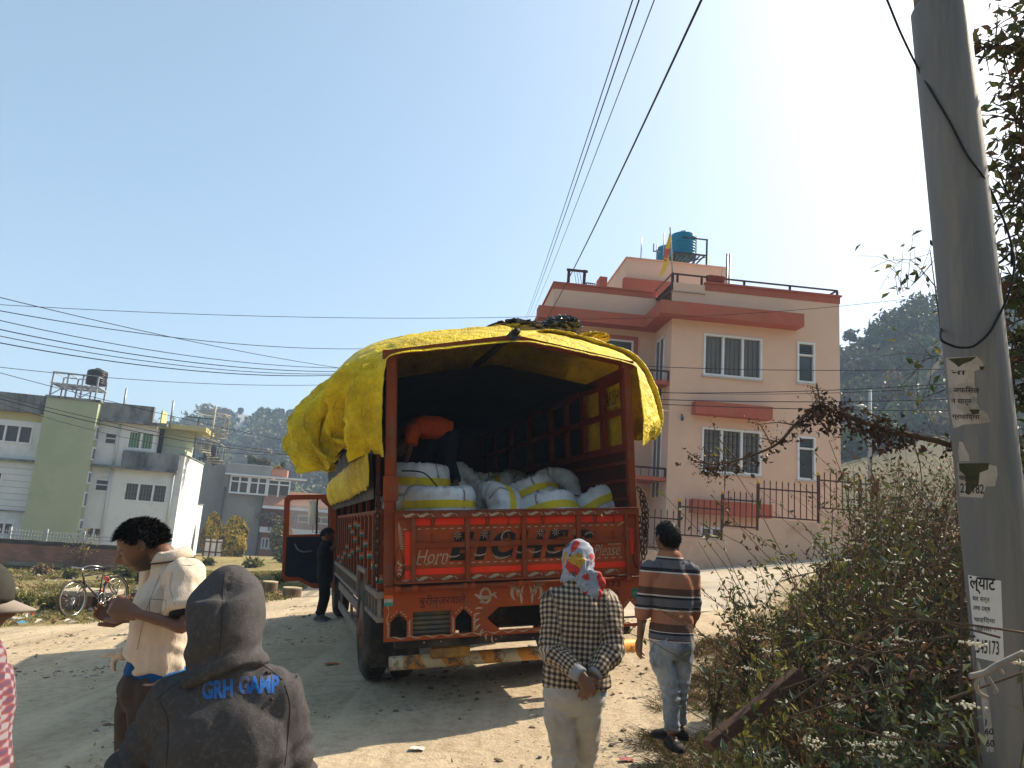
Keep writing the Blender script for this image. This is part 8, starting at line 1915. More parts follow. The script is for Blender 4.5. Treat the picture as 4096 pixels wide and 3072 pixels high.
def leafy_tree(name, lab, trunk_pts, r0, limbs, nleaf, lsz, mats_, seed, cat='tree', asp=.48, nsub=9, jit=.16):
    r = np.random.default_rng(seed); t = thing(name, lab, cat, trunk_pts[0]); b = MB(); tp = catmull(trunk_pts, 5); b.tube(tp, np.linspace(r0, r0*.25, len(tp)), 8)
    leaves = []
    for lp in limbs:
        c = catmull(lp, 5); b.tube(c, np.linspace(r0*.35, r0*.06, len(c)), 6)
        for q in c[2:]:
            for _ in range(nsub//3):
                d = rdir(1, -.1, r)[0]; L = .28*r.random()+.08; e = q+d*L; b.tube([q, (q+e)/2+A(0, 0, .02), e], [min(.006, r0*.22), min(.004, r0*.15), .0012], 4)
                for s_ in np.linspace(.3, 1, max(2, nleaf)): leaves.append(q+(e-q)*s_)
    b.build('trunk', twig, t); C = np.array(leaves); C = C+r.normal(size=C.shape)*jit*.15; D = rdir(len(C), -.15, r); L = lsz*(.6+.8*r.random(len(C))); V, F_ = leafquads(C+D*(L*.5)[:, None], D, rdir(len(C), .9, r), L, L*asp)
    link('crown', npmesh('crown', V, F_, mats_, r.integers(0, len(mats_), len(F_))), t); return t
g = PG(4180, 2400, 3.6)
leafy_tree('leafy_tree', 'leafy dark green tree rising behind the grey pole at the right edge', [g, P(4230, 1900, 3.7), P(4220, 1300, 3.8), P(4240, 700, 3.9), P(4300, 100, 4.0)], .05,
 [[P(4225, 1500, 3.7), P(4120, 1380, 3.8), P(4060, 1340, 3.9)], [P(4220, 1350, 3.7), P(4110, 1180, 3.8), P(4040, 1100, 3.9)], [P(4220, 1250, 3.7), P(4130, 1050, 3.9), P(4060, 920, 4.0)], [P(4230, 1000, 3.8), P(4130, 840, 3.9), P(4020, 780, 4.0)], [P(4230, 900, 3.8), P(4120, 700, 3.9), P(4040, 620, 4.0)], [P(4240, 700, 3.9), P(4130, 530, 3.9), P(4070, 480, 3.9)], [P(4240, 600, 3.9), P(4140, 400, 3.9), P(4100, 340, 3.9)], [P(4260, 420, 3.9), P(4120, 230, 3.9), P(4000, 185, 3.9), P(3925, 190, 3.9)], [P(4260, 300, 3.9), P(4170, 120, 4.0), P(4110, 20, 4.0)], [P(4220, 1700, 3.7), P(4100, 1600, 3.8), P(4050, 1560, 3.8)], [P(4225, 1900, 3.7), P(4120, 1830, 3.8), P(4060, 1800, 3.8)], [P(4210, 1150, 3.8), P(4150, 1100, 3.6), P(4090, 1230, 3.6)], [P(4210, 1400, 3.8), P(4150, 1450, 3.6), P(4090, 1480, 3.6)]],
 5, .072, [lf_dark, lf_dark, lf_mid, lf_dry], 41)
g = PG(3790, 2350, 3.9)
leafy_tree('thin_sapling', 'thin sapling with sparse leaves showing left of the grey pole', [g, P(3850, 1900, 3.9), P(3775, 1400, 3.9), P(3720, 1000, 3.9)], .009,
 [[P(3730, 1050, 3.9), P(3660, 1130, 3.9), P(3590, 1180, 3.9)], [P(3745, 1150, 3.9), P(3640, 1040, 3.9), P(3560, 1070, 3.9)], [P(3760, 1420, 3.9), P(3700, 1440, 3.9), P(3660, 1490, 3.9)], [P(3780, 1560, 3.9), P(3700, 1590, 3.9), P(3670, 1610, 3.9)], [P(3790, 1760, 3.9), P(3740, 1740, 3.9)]], 1, .05, [lf_mid, lf_yel, lf_dark], 42, 'sapling', nsub=4)
db = thing('dead_branch', 'dead branch with withered brown leaves reaching left across the house from the bank', 'branch', PG(3860, 2300, 3.4)); b = MB()
Yb = 3.4; main = catmull([PG(3900, 2300, Yb), P(3850, 1850, Yb), P(3800, 1782, Yb), P(3640, 1740, Yb), P(3500, 1705, Yb), P(3330, 1640, Yb), P(3270, 1625, Yb), P(3180, 1700, Yb), P(3110, 1775, Yb), P(3000, 1825, Yb), P(2890, 1855, Yb), P(2820, 1850, Yb), P(2755, 1810, Yb)], 5); b.tube(main, np.linspace(.016, .0022, len(main)), 6)
rr_ = np.random.default_rng(5); tw_ = []
for s_, e_, m_ in (((3290, 1630), (3255, 1560), (3262, 1590)), ((3090, 1790), (2990, 1690), (3040, 1700)), ((3180, 1700), (3020, 1700), (3110, 1690)), ((3120, 1770), (3010, 1745), (3060, 1755)), ((2900, 1855), (2820, 1800), (2860, 1840)), ((2840, 1853), (2760, 1850), (2800, 1850)), ((2900, 1855), (2895, 1990), (2900, 1920)), ((2830, 1870), (2860, 1900), (2840, 1880)), ((2950, 1840), (2850, 1690), (2880, 1760)), ((3640, 1740), (3690, 2000), (3680, 1860)), ((3520, 1710), (3480, 1850), (3500, 1780)), ((3280, 1625), (3240, 1545), (3270, 1560)), ((2880, 1858), (2830, 1920), (2850, 1890)), ((3350, 1645), (3330, 1745), (3345, 1690))):
    c = catmull([P(*s_, Yb), P(*m_, Yb+.05), P(*e_, Yb)], 6); b.tube(c, np.linspace(.004, .0014, len(c)), 4); tw_ += c
b.build('branch_wood', twig, db); C = [];
for q in main:
    px_ = 2048+FPX*((q-CAM)@_R)/((q-CAM)@_F)
    n_ = 66 if 3300 < px_ < 3620 else (24 if 3180 < px_ < 3300 else (6 if px_ < 3720 else 3))
    C += [q+rr_.normal(size=3)*(.042 if px_ > 3290 else .022)+A(0, 0, -.025) for _ in range(n_)]
C = np.array(C); D = rdir(len(C), -.5, rr_); L = .027*(.5+.9*rr_.random(len(C))); V, F_ = leafquads(C, D, rdir(len(C), 0, rr_), L, L*.6); lf_wd = leafmat('withered leaf', (.038, .024, .02), (.075, .045, .032), .1); link('withered_leaves', npmesh('withered_leaves', V, F_, [lf_wd]), db)
C = np.array([q+rr_.normal(size=3)*.02 for q in tw_ for _ in range(3)]); D = rdir(len(C), 0, rr_); V, F_ = leafquads(C, D, rdir(len(C), 0, rr_), .011, .008); link('seed_heads', npmesh('seed_heads', V, F_, [lf_wd]), db)
tg_ = thing('tangled_twigs', 'bare grey twigs arching across the bank bushes to the pole', 'twigs', PG(3900, 2750, 2.9)); b = MB(); b2 = MB()
for pts, r_ in (([(4096, 2610), (3990, 2660), (3940, 2690), (3880, 2705)], .011), ([(3930, 2690), (3905, 2730), (3915, 2770), (3950, 2790)], .008), ([(3945, 2700), (3985, 2760), (3975, 2775)], .006), ([(3990, 2660), (4010, 2690), (4015, 2692)], .006)): b2.tube(catmull([P(x, y_, 2.3) for x, y_ in pts], 6), r_*.8, 6)
for pts, Y_ in (([(3100, 2850), (3400, 2650), (3700, 2560), (3900, 2545)], 3.2), ([(3350, 2670), (3500, 2500), (3700, 2480), (4096, 2530)], 2.9), ([(3120, 2760), (3300, 2690), (3420, 2600), (3560, 2500)], 3.6), ([(3300, 2880), (3560, 2950), (3800, 2985)], 3.0), ([(3780, 2800), (3950, 2740), (4090, 2690)], 2.6), ([(3390, 2400), (3500, 2420), (3700, 2470), (4000, 2550)], 3.0), ([(3150, 2870), (3500, 2760), (3840, 2660)], 3.3), ([(3200, 2620), (3300, 2560), (3500, 2610), (3620, 2590)], 3.6)): b.tube(catmull([P(x, y_, Y_) for x, y_ in pts], 6), .0045, 5)
b.build('brown_twigs', twig, tg_); b2.build('pale_twigs', twig_g, tg_)
pk = MB(); pa = P(2835, 2985, 3.95); pb_ = P(3195, 2690, 4.1); pa[2] = max(pa[2], gz(pa[0], pa[1])+.02); pk.bar(pa, pb_, .10, .055, (0, .2, 1)); tag(pk.build('timber_plank', mat('dark reddish timber', (.10, .055, .04), (.06, .035, .027), scale=4, stretch=(1, 1, 6), rough=.75, bump=.3), bevel=.004), 'dark reddish timber beam lying slanted in the weeds of the bank', 'plank')
bm = bmesh.new(); bmesh.ops.create_icosphere(bm, subdivisions=4, radius=1); g = G(3030, 3050)
for v in bm.verts:
    p = v.co; f = 1+.35*(.5-abs(noise.noise(p*2.3)))+.12*noise.noise(p*6); v.co = Vector((p.x*.075*f, p.y*.065*f, (p.z*.5+.4)*.10*f))
me = bpy.data.meshes.new('plastic_bag'); bm.to_mesh(me); bm.free(); k = NT('thin clear plastic'); k.b.inputs['Base Color'].default_value = (.75, .74, .68, 1); k.b.inputs['Roughness'].default_value = .25; k.b.inputs['Alpha'].default_value = .55; me.materials.append(k.m); o = link('plastic_bag', me); o.location = g; tag(o, 'crumpled clear plastic bag in the grass at the foot of the bank', 'plastic bag')
def tufts(name, XYs, h, m, nb, seed, spread=.05, wid=.003, lean=.55, lab=None):
    r = np.random.default_rng(seed); n_ = len(XYs)*nb; c = np.repeat(XYs, nb, 0)+r.normal(size=(n_, 2))*spread; z = gz_arr(c); hh = h*(.4+.8*r.random(n_)); d = r.normal(size=(n_, 2))*lean; k_ = 4; t = np.linspace(0, 1, k_)
    pth = np.stack([np.column_stack([c[:, 0]+d[:, 0]*hh*q**1.6, c[:, 1]+d[:, 1]*hh*q**1.6, z-.01+hh*(q-.25*q**3)]) for q in t], 1); sc = np.linalg.norm(c-CAM[:2], axis=1)*.00045
    V, F_ = stems_mesh(pth, np.maximum(wid, sc)*(.7+.6*r.random(n_))); return tag(link(name, npmesh(name, V, F_, m, r.integers(0, len(m), len(F_)//(3*(k_-1))).repeat(3*(k_-1)) if 0 else r.integers(0, len(m), len(F_)))), kind='stuff')
r8 = np.random.default_rng(33); n = 1500; yy = 3.3+5.5*r8.random(n); xx = np.interp(yy, [3.3, 4.5, 5.5, 7, 9], [.95, 1.0, 1.0, 1.5, 2.4])+1.25*r8.random(n); dens = np.array([noise.noise(Vector((a*1.6, b*1.6, 9))) for a, b in zip(xx, yy)])+(xx-1.4)*.35; m_ = dens > -.05
tufts('dry_grass', np.column_stack([xx, yy])[m_], .085, [lf_str, lf_str, lf_dry, lf_yel], 16, 1, .05, .0016, 1.1)
n = 9000; yy = 12+27*r8.random(n)**1.3; xx = edge_x(yy)-.1-r8.random(n)**1.3*22; dens = np.array([noise.noise(Vector((a*.45, b*.45, 4)))+.5*noise.noise(Vector((a*1.7, b*1.7, 4))) for a, b in zip(xx, yy)]); m_ = dens > -.08
tufts('grass', np.column_stack([xx, yy])[m_], .13, [lf_mid, lf_yel, lf_yel, lf_str], 9, 2, .14, .002, .8)
LG = 'weeds on the vacant lot'
for i, (px, pyb, hp, wd, mm, lab, ns) in enumerate([
 (*c7(560, 880), 62, .5, [lf_mid, lf_yel], 'bright green weed clump left of the bicycle front wheel', 26), (*c7(300, 860), 60, .5, [lf_yel, lf_mid], 'yellowish weed patch at the far left behind the capped man', 26), (*c7(150, 850), 50, .5, [lf_yel, lf_dry], 'dry yellow weeds at the left edge of the lot', 22),
 (*c7(860, 500), 42, .6, [lf_yel, lf_mid], 'yellow green weed against the brick wall, behind the handlebar', 20), (*c7(1520, 500), 60, .5, [lf_mid, lf_yel], 'upright weed behind the bicycle rack', 20), (*c7(1680, 840), 46, .5, [lf_yel, lf_yel], 'yellow weed in front of the short slab', 16), (*c7(1700, 560), 50, .6, [lf_mid, lf_dark], 'green weed behind the short slab by the man in white', 20),
 (*c7(480, 450), 40, .5, [lf_dry, lf_str], 'dry brown stalks before the brick wall', 18), (1140, 2250, 26, .9, [lf_mid, lf_dark], 'low green bush on the lot behind the hooded man', 20), (1010, 2270, 30, .8, [lf_mid, lf_yel], 'green bush right of the hood peak on the lot', 20), (1120, 2340, 34, .5, [lf_mid, lf_yel], 'weed sprouting between the wooden drums', 14), (830, 2262, 26, .8, [lf_mid, lf_yel], 'green weed at the foot of the white building corner', 14)]):
    g = G(px, pyb); h = hp*g[1]/FPX; plant('lot_weed', lab, 'weed', g, h, ns, 24, max(.07, g[1]*.006), mm, spread=wd, seed=300+i, group=LG, droop=.3, sr=.008)
bp2 = bk_.W((bk_.l(*c7(1030, 330))[0], .8, 0)); bp2[2] = gz(bp2[0], bp2[1]); plant('dry_shrub', 'dry shrub with pale flowers standing before the brick wall', 'shrub', bp2, 1.9, 14, 14, .10, [lf_str, lf_dry, lf_yel], spread=.25, seed=333, start=.5, sr=.012)
sky_block_slope = [[A(x, y_, gz(x, -9)+.9*max(0, -9-y_)*(.55+.1*sn((x*.05, y_*.05, 2)))-.4) for x in np.linspace(-75, 60, 40)] for y_ in np.linspace(-9, -75, 26)]
mb = MB(); mb.grid(sky_block_slope); tag(mb.build('wooded_hill', mat('forest floor', (.05, .06, .028), (.085, .08, .04), scale=.12, rough=1)), kind='structure')   # unseen slope added behind the camera to block sky light
def crown_pts(n, c, rx, ry, rz, r, lumps=9):
    L = r.normal(size=(lumps, 3)); L /= np.linalg.norm(L, axis=1)[:, None]; L *= (.35+.45*r.random((lumps, 1))); L[:, 2] = np.abs(L[:, 2])*1.1-.25; which = r.integers(0, lumps, n); rad_ = .28+.22*r.random(lumps); d = r.normal(size=(n, 3)); d /= np.linalg.norm(d, axis=1)[:, None]
    p = L[which]+d*(rad_[which]*(.75+.35*r.random(n)))[:, None]; return np.asarray(c)+p*A(rx, ry, rz), d
f_far = leafmat('far forest leaf', (.04, .075, .024), (.085, .115, .038), .15); f_far2 = leafmat('far olive leaf', (.075, .085, .035), (.11, .11, .05), .15); f_brown = leafmat('far brown leaf', (.13, .10, .06), (.16, .115, .07), .15); f_thuja = leafmat('golden thuja leaf', (.30, .22, .02), (.44, .31, .03), .2)
def tree(name, lab, base, h, rx, n, lsz, mats_, seed, trunk=.35, group=None, cat='tree', rz=None, ntr=.09):
    r = np.random.default_rng(seed); base = np.asarray(base, float); t = thing(name, lab, cat, base, group); b = MB(); cz = base+A(0, 0, h*(trunk+(1-trunk)*.5)); b.tube([base-A(0, 0, .3), base+A(0, 0, h*trunk), cz+A(0, 0, h*.2)], [rx*ntr, rx*ntr*.8, rx*ntr*.3], 6)
    for i in range(6): d = rdir(1, .5, r)[0]; b.tube([base+A(0, 0, h*trunk*.9), cz+d*A(rx, rx, h*.3)*.6], [rx*ntr*.5, rx*ntr*.15], 5)
    b.build('trunk', twig, t); C, d = crown_pts(n, cz, rx, rx, rz or h*(1-trunk)*.6, r); D = rdir(n, 0, r); V, F_ = leafquads(C, D, d+.5*rdir(n, .4, r), lsz*(.6+.8*r.random(n)), lsz*.62); link('crown', npmesh('crown', V, F_, mats_, r.integers(0, len(mats_), n)), t); return t
for i, (px, pyb, hp, wp_, lab) in enumerate(((*c3(480, 1330), 165, 46, 'large golden green conifer in front of the cement house'), (*c3(255, 1150), 115, 30, 'smaller golden conifer between the white wall and the sheet gate'))):
    Yt = 56+i; p = P(px, pyb, Yt); z0 = gz(p[0], p[1]); h = P(px, pyb-hp, Yt)[2]-z0; rx = wp_*Yt/FPX; t = thing('conifer', lab, 'conifer', A(p[0], p[1], z0), 'golden conifers'); r = np.random.default_rng(60+i); n = 5200; u = r.random(n); a_ = r.random(n)*6.28; prof = np.sin(np.pi*np.clip(u*.86+.14, 0, 1))**.55; rad_ = rx*prof*(.72+.38*r.random(n))*(1+.18*np.sin(a_*3+u*9)); C = np.column_stack([p[0]+rad_*np.cos(a_), p[1]+rad_*np.sin(a_), z0+h*u]); D = rdir(n, 1.2, r); V, F_ = leafquads(C, D, np.column_stack([np.cos(a_), np.sin(a_), 0*a_+.3]), .34, .17); link('crown', npmesh('crown', V, F_, [f_thuja, f_thuja, lf_mid], r.integers(0, 3, n)), t); b = MB(); b.tube([A(p[0], p[1], z0-.2), A(p[0], p[1], z0+h*.8)], [.15, .05], 6); b.build('trunk', twig, t)
for i, (x, y_, w_, h_, mm, lab) in enumerate(((690, 300, 60, 105, [f_far, lf_mid], 'dark leafy bush on the cement house roof, left of three'), (840, 310, 75, 100, [f_far2, f_brown], 'brownish bush on the cement house roof, middle of three'), (1000, 345, 60, 50, [f_thuja], 'yellow creeper spilling over the brick parapet'), (1048, 340, 22, 90, [f_far], 'small palm like plant on the brick house parapet'), (285, 290, 30, 60, [f_far2], 'small bush beside the tanks on the cement house'))):
    a, z = gp_.l(*c3(x, y_), -1.2); hh = h_/2.764*73/FPX; rx = w_/2.764*73/FPX; tree('roof_plant', lab, gp_.W((a, -1.2, zt-.0 if i != 0 else z)) if 0 else gp_.W((a, -1.2, z-.15)), hh, rx, 900, .3, mm, 70+i, .1, 'plants on the cement house roof', 'plant', ntr=.04)
for i in range(2):
    a, z = gp_.l(*c3(900+150*i, 1000), 1.3); tree('balcony_plant', ['potted flowers on the left of the orange balcony', 'potted flowers on the right of the orange balcony'][i], gp_.W((a, 1.3, zbs+.5)), 1.4, 1.6, 700, .28, [f_far2, lf_str, f_brown], 80+i, .1, 'balcony plants', 'plant', ntr=.03, rz=.7)
a, z = gp_.l(*c3(1050, 1240), 3); tree('garden_bush', 'green garden bush in front of the orange brick house', gp_.W((a, 3, -3.6)), 4.2, 1.1, 1200, .35, [lf_mid, f_far2, f_thuja], 85, .1, None, 'bush')

def hillmesh(name, xs, Ys, hf):
    Gm = np.array([[A(x*Y_/100., Y_, hf(x*Y_/100., Y_, x)) for x in xs] for Y_ in Ys]); n, m = Gm.shape[:2]; ii = np.arange(n*m).reshape(n, m)
    F_ = np.stack([ii[:-1, :-1].ravel(), ii[:-1, 1:].ravel(), ii[1:, 1:].ravel(), ii[1:, :-1].ravel()], 1); return tag(link(name, npmesh(name, Gm.reshape(-1, 3), F_, [forest_floor], smooth=True)), kind='structure')
forest_floor = mat('forest floor', (.05, .06, .028), (.085, .08, .04), scale=.12, rough=1); hillgrass = mat('dry hillside grass', (.07, .068, .028), (.10, .078, .04), scale=.15, rough=1, dirt=(.16, .12, .07), dscale=.4)
_sx = np.array([-1200, 300, 620, 729, 800, 900, 960, 1050, 1150, 1250, 1500, 2000, 2500, 3000, 3600]); _sy = np.array([1850, 1800, 1760, 1725, 1690, 1688, 1715, 1720, 1712, 1690, 1640, 1640, 1660, 1640, 1600])
def ridgeL(xp):   # xp: lateral slope x/Y*100
    px = 2048+xp*30; return np.interp(px, _sx, _sy)
def hfL(x, Y_, xp):
    px = 2048+xp*30; d = (P(px, float(ridgeL(xp))+48, 240))[2]; t = np.clip((Y_-120)/120., 0, 1); t = t*t*(3-2*t); f = -4+(d+4)*t+2.2*sn((x*.03, Y_*.03, 1)); return f if Y_ <= 242 else f-(Y_-242)*.35
hillmesh('wooded_hill', np.linspace(-100, 55, 90), np.linspace(112, 300, 44), hfL)
def forest(name, pts, n, mats_, seed, lsz, rx0, lab=None):
    r = np.random.default_rng(seed); Vs = []; parts = []
    for (x, y_, z, s_) in pts:
        rx = rx0*s_*(.7+.6*r.random()); C, d = crown_pts(n, (x, y_, z+rx*1.0), rx, rx, rx*(1.0+.5*r.random()), r, 6); D = rdir(n, 0, r); V, F_ = leafquads(C, D, d+.4*rdir(n, .3, r), lsz*s_*(.6+.8*r.random(n)), lsz*s_*.65); parts.append((V, F_, r.choice(len(mats_), p=[.55, .33, .12] if len(mats_) == 3 else None)))
    V, F_, M_ = merge(parts); return tag(link(name, npmesh(name, V, F_, mats_, M_)), kind='stuff')
rf = np.random.default_rng(77); pts = []
while len(pts) < 620:
    Y_ = 125+117*rf.random()**.8; xp = -60+66*rf.random(); x = xp*Y_/100
    px = 2048+xp*30
    if 915 < px < 1045 and Y_ > 132: continue
    pts.append((x, Y_, hfL(x, Y_, xp)-1.2, 1.0))
forest('hill_forest', pts, 90, [f_far, f_far2, f_brown], 78, 1.5, 4.2)
SG_ = 'trees along the hill skyline'
for i, (px, pyb, pyt, wp_, mm, lab, tr) in enumerate(((858, 1700, 1616, 70, [f_brown, f_far2], 'broad round brownish tree on the hill skyline, left of the white house', .15), (1046, 1715, 1628, 30, [f_far], 'dark pointed tree on the skyline just right of the white house', .25), (1104, 1710, 1630, 32, [f_far, f_far2], 'second tall tree right of the white house on the skyline', .2), (1180, 1706, 1626, 40, [f_far], 'third tall dark tree on the skyline beside the yellow tarpaulin', .2), (1075, 1716, 1660, 26, [f_far2], 'short olive tree between the two pointed trees on the skyline', .2), (770, 1735, 1672, 40, [f_brown, f_far], 'low brown tree at the left end of the skyline behind the spiral stair', .2), (930, 1700, 1650, 34, [f_far], 'dark tree just left of the white house on the hill', .2))):
    p = P(px, pyb, 236); h = P(px, pyt, 236)[2]-p[2]; tree('skyline_tree', lab, p, h, wp_*236/FPX, 700, 1.2, mm, 400+i, tr, SG_)
def hfR(x, Y_, xp):
    t = np.clip((Y_-34)/40, 0, 1); u = np.clip((xp-38)/14, -.6, 1.4); a = 2.2+ (5.2+3.0*u)*t*1.2; t2 = np.clip((Y_-74)/50, 0, 1); return a+t2*t2*(3-2*t2)*(18+8*u)+.5*sn((x*.1, Y_*.1, 4)) if Y_ < 126 else a+(18+8*u)-(Y_-126)*.2
forest_floor, _ff = hillgrass, forest_floor
hillmesh('right_hillside', np.linspace(34, 110, 40), np.concatenate([np.linspace(33.5, 78, 24), np.linspace(82, 170, 20)]), hfR); forest_floor = _ff
pts = []
while len(pts) < 230:
    Y_ = 74+54*rf.random(); xp = 38+50*rf.random(); x = xp*Y_/100; pts.append((x, Y_, hfR(x, Y_, xp)-.6, .85))
forest('hillside_forest', pts, 130, [f_far, f_far2, f_brown], 79, 1.0, 2.5)
for i, (px, pyb, pyt, wp_, mm, lab, n, tr) in enumerate(((3400, 1400, 1318, 26, [f_far2], 'small round topped tree on the ridge right beside the house wall', 260, .5), (3530, 1330, 1235, 34, [f_brown], 'bare thin tree standing on the ridge left of the pole', 60, .35), (3640, 1320, 1200, 60, [f_far, f_far2], 'dense tree on the ridge close to the pole', 700, .15))):
    Yt = 118; p = P(px, pyb, Yt); h = P(px, pyt, Yt)[2]-p[2]; tree('ridge_tree', lab, p-A(0, 0, 1.5), h+1.5, wp_*Yt/FPX, n, .6, mm, 450+i, tr, 'trees on the right ridge', ntr=.05)
gal = mat('weathered galvanised pole', (.175, .165, .155), (.12, .12, .125), scale=3, rough=.65, metal=.1, bump=.1, bscale=50, stretch=(1.6, 1.6, .16), dirt=(.24, .205, .17), dscale=5, dlo=.5, dhi=.75)
Yp = 3.2; rp = .124; ptop = P((3655+3858)/2, 40, Yp); pbot = P((3940+4175)/2, 2900, Yp); ax_ = norm(ptop-pbot)
pbase = pbot-ax_*(1.0); pole = thing('utility_pole', 'thick grey steel utility pole with torn notices, leaning slightly at the right', 'pole', A(pbase[0], pbase[1], gz(pbase[0], pbase[1])))
m_ = MB(); L0 = ptop; m_.tube([pbase, pbot, ptop-ax_*.0, ptop+ax_*.03], [rp*1.02, rp*1.01, rp*.985, rp*.86], 40); m_.tube([ptop+ax_*.02, ptop+ax_*4.2], [rp*.84, rp*.8], 32); m_.build('pole_tube', gal, pole)
u_ = norm(np.cross(ax_, A(0, 1, 0))); v_ = np.cross(u_, ax_)     # u_: towards picture right (or left)
if u_[0] < 0: u_ = -u_
toC = norm((CAM-pbot)-ax_*((CAM-pbot)@ax_)); sdp = np.cross(ax_, toC); sdp = sdp if sdp[0] > 0 else -sdp
def on_pole(px, py, off=.0015):
    """point of the pole surface seen at a pixel"""
    d = norm(ray(px, py)); o = CAM-pbot; dd = d-ax_*(d@ax_); oo = o-ax_*(o@ax_); a = dd@dd; b = 2*dd@oo; c = oo@oo-(rp+off)**2; disc = b*b-4*a*c
    t = (-b-math.sqrt(max(0, disc)))/(2*a); return CAM+d*t
def wrap_poly(name, poly, m, parent, off=.0015, n=10):
    xs = [p[0] for p in poly]; bm = bmesh.new(); f = bm.faces.new([bm.verts.new((x, y_, 0)) for x, y_ in poly]); bmesh.ops.triangulate(bm, faces=[f])
    for _ in range(4):
        ed = [e for e in bm.edges if e.calc_length() > 18]
        if not ed: break
        bmesh.ops.subdivide_edges(bm, edges=ed, cuts=1); bmesh.ops.triangulate(bm, faces=bm.faces)
    VV = [on_pole(v.co.x, v.co.y, off) for v in bm.verts]; bm.verts.index_update(); ff = [tuple(v.index for v in q.verts) for q in bm.faces]; bm.free(); return link(name, npmesh(name, VV, ff, [m], smooth=True), parent)
def text_pole(sx, x0, y0, x1, y1, m, parent, bold=.01, slope=0.05, off=.003):
    TV, TF_ = text_geo(sx, bold); bm = bmesh.new(); vs = [bm.verts.new((u, v, 0)) for u, v in TV]
    for f in TF_:
        try: bm.faces.new([vs[i] for i in f])
        except ValueError: pass
    bmesh.ops.triangulate(bm, faces=bm.faces); VV = [on_pole(x0+(x1-x0)*v.co.x, y1-(y1-y0)*v.co.y+slope*(x1-x0)*v.co.x, off) for v in bm.verts]; bm.verts.index_update(); ff = [tuple(v.index for v in q.verts) for q in bm.faces]; bm.free(); return link('printed_text', npmesh('printed_text', VV, ff, [m]), parent)
paper = mat('white notice paper', (.60, .575, .55), (.52, .5, .47), scale=6, rough=.9); oldp = mat('torn weathered paper', (.40, .36, .31), (.30, .26, .22), scale=8, rough=.9, dirt=(.16, .14, .115), dscale=5); moss = mat('dark moss patch', (.03, .035, .015), (.06, .055, .03), scale=14, rough=1); ink = mat('black notice ink', (.02, .02, .022), (.035, .033, .032))
nt = thing('paper_notice', 'white printed paper notice with a number, stuck on the lower part of the pole', 'notice', on_pole(3950, 2480)); cz = lambda x, y: (3750+x/1.546, 2000+y/1.546)
wrap_poly('paper_sheet', [cz(188, 463), cz(393, 500), cz(412, 1012), cz(238, 975), cz(224, 830), cz(205, 640)], paper, nt, .0015)
for sx, x0, y0, x1, y1 in (('ल्याट', 190, 478, 358, 585), ('घर सर्न', 208, 602, 322, 642), ('तथा दक्ष', 212, 660, 326, 698), ('चाहिएमा', 216, 722, 356, 766), ('जुहोला ।', 222, 776, 358, 822), ('545173', 232, 866, 380, 955)):
    a, b = cz(x0, y0); c, d = cz(x1, y1); text_pole(sx, a+5, b-4, c, d-6, ink, nt, .018 if sx in ('ल्याट',) else .008, .10)
cq = lambda x, y: (3750+x/2.37, 1300+y/2.37)
n2 = thing('paper_notice', 'torn old paper notice high on the pole with three lines of print left', 'notice', on_pole(3850, 1600))
wrap_poly('paper_sheet', [cq(75, 310), cq(370, 295), cq(430, 350), cq(450, 400), cq(350, 440), cq(352, 560), cq(375, 660), cq(370, 740), cq(410, 800), cq(470, 830), cq(500, 920), cq(400, 935), cq(250, 945), cq(150, 985), cq(128, 860), cq(108, 650), cq(90, 450)], oldp, n2, .0013)
wrap_poly('moss_patch', [cq(100, 320), cq(370, 300), cq(320, 340), cq(240, 370), cq(200, 400), cq(170, 370)], moss, n2, .0022); wrap_poly('moss_patch', [cq(300, 800), cq(400, 800), cq(390, 840), cq(330, 850)], moss, n2, .0022); wrap_poly('moss_patch', [cq(395, 395), cq(450, 390), cq(430, 425), cq(405, 420)], moss, n2, .0022)
for sx, x0, y0, x1, y1 in (('ना', 120, 430, 270, 470), ('अफिसल', 135, 578, 395, 640), ('न सार्न', 120, 700, 320, 760), ('ग्राहिएमा', 128, 835, 400, 900)):
    a, b = cq(x0, y0); c, d = cq(x1, y1); text_pole(sx, a+4, b, c, d, ink, n2, .012, .02)
n3 = thing('paper_notice', 'mossy torn paper remnant in the middle of the pole with digits', 'notice', on_pole(3880, 1920))
wrap_poly('paper_sheet', [cq(185, 1300), cq(480, 1320), cq(560, 1340), cq(570, 1420), cq(545, 1530), cq(460, 1530), cq(430, 1640), cq(210, 1625), cq(192, 1450)], oldp, n3, .0013); wrap_poly('moss_patch', [cq(200, 1310), cq(490, 1310), cq(480, 1370), cq(400, 1400), cq(390, 1500), cq(320, 1440), cq(300, 1610), cq(270, 1600), cq(265, 1430), cq(210, 1380)], moss, n3, .0022)
wrap_poly('paper_scrap', [cq(205, 1105), cq(240, 1110), cq(265, 1170), cq(300, 1240), cq(300, 1295), cq(205, 1290), cq(195, 1200)], oldp, n3, .0013)
for sx, x0, y0, x1, y1 in (('चाहिएमा', 190, 1410, 375, 1480), ('27 182', 205, 1500, 440, 1590)): a, b = cq(x0, y0); c, d = cq(x1, y1); text_pole(sx, a+4, b, c, d, ink, n3, .012, .05)
n4 = thing('paper_notice', 'narrow peeling paper strip at the bottom of the pole', 'notice', on_pole(3960, 2900)); wrap_poly('paper_sheet', [cz(245, 990), cz(262, 1010), cz(300, 1150), cz(330, 1330), cz(350, 1560), cz(305, 1560), cz(278, 1300), cz(258, 1100)], oldp, n4, .0013)
for sx, x0, y0, x1, y1 in (('60', 292, 1410, 345, 1450), ('60', 300, 1480, 350, 1525)): a, b = cz(x0, y0); c, d = cz(x1, y1); text_pole(sx, a, b, c, d, ink, n4, .01, .05)
cb_ = MB(); c8 = lambda x, y: (3500+x/1.277, y/1.277)
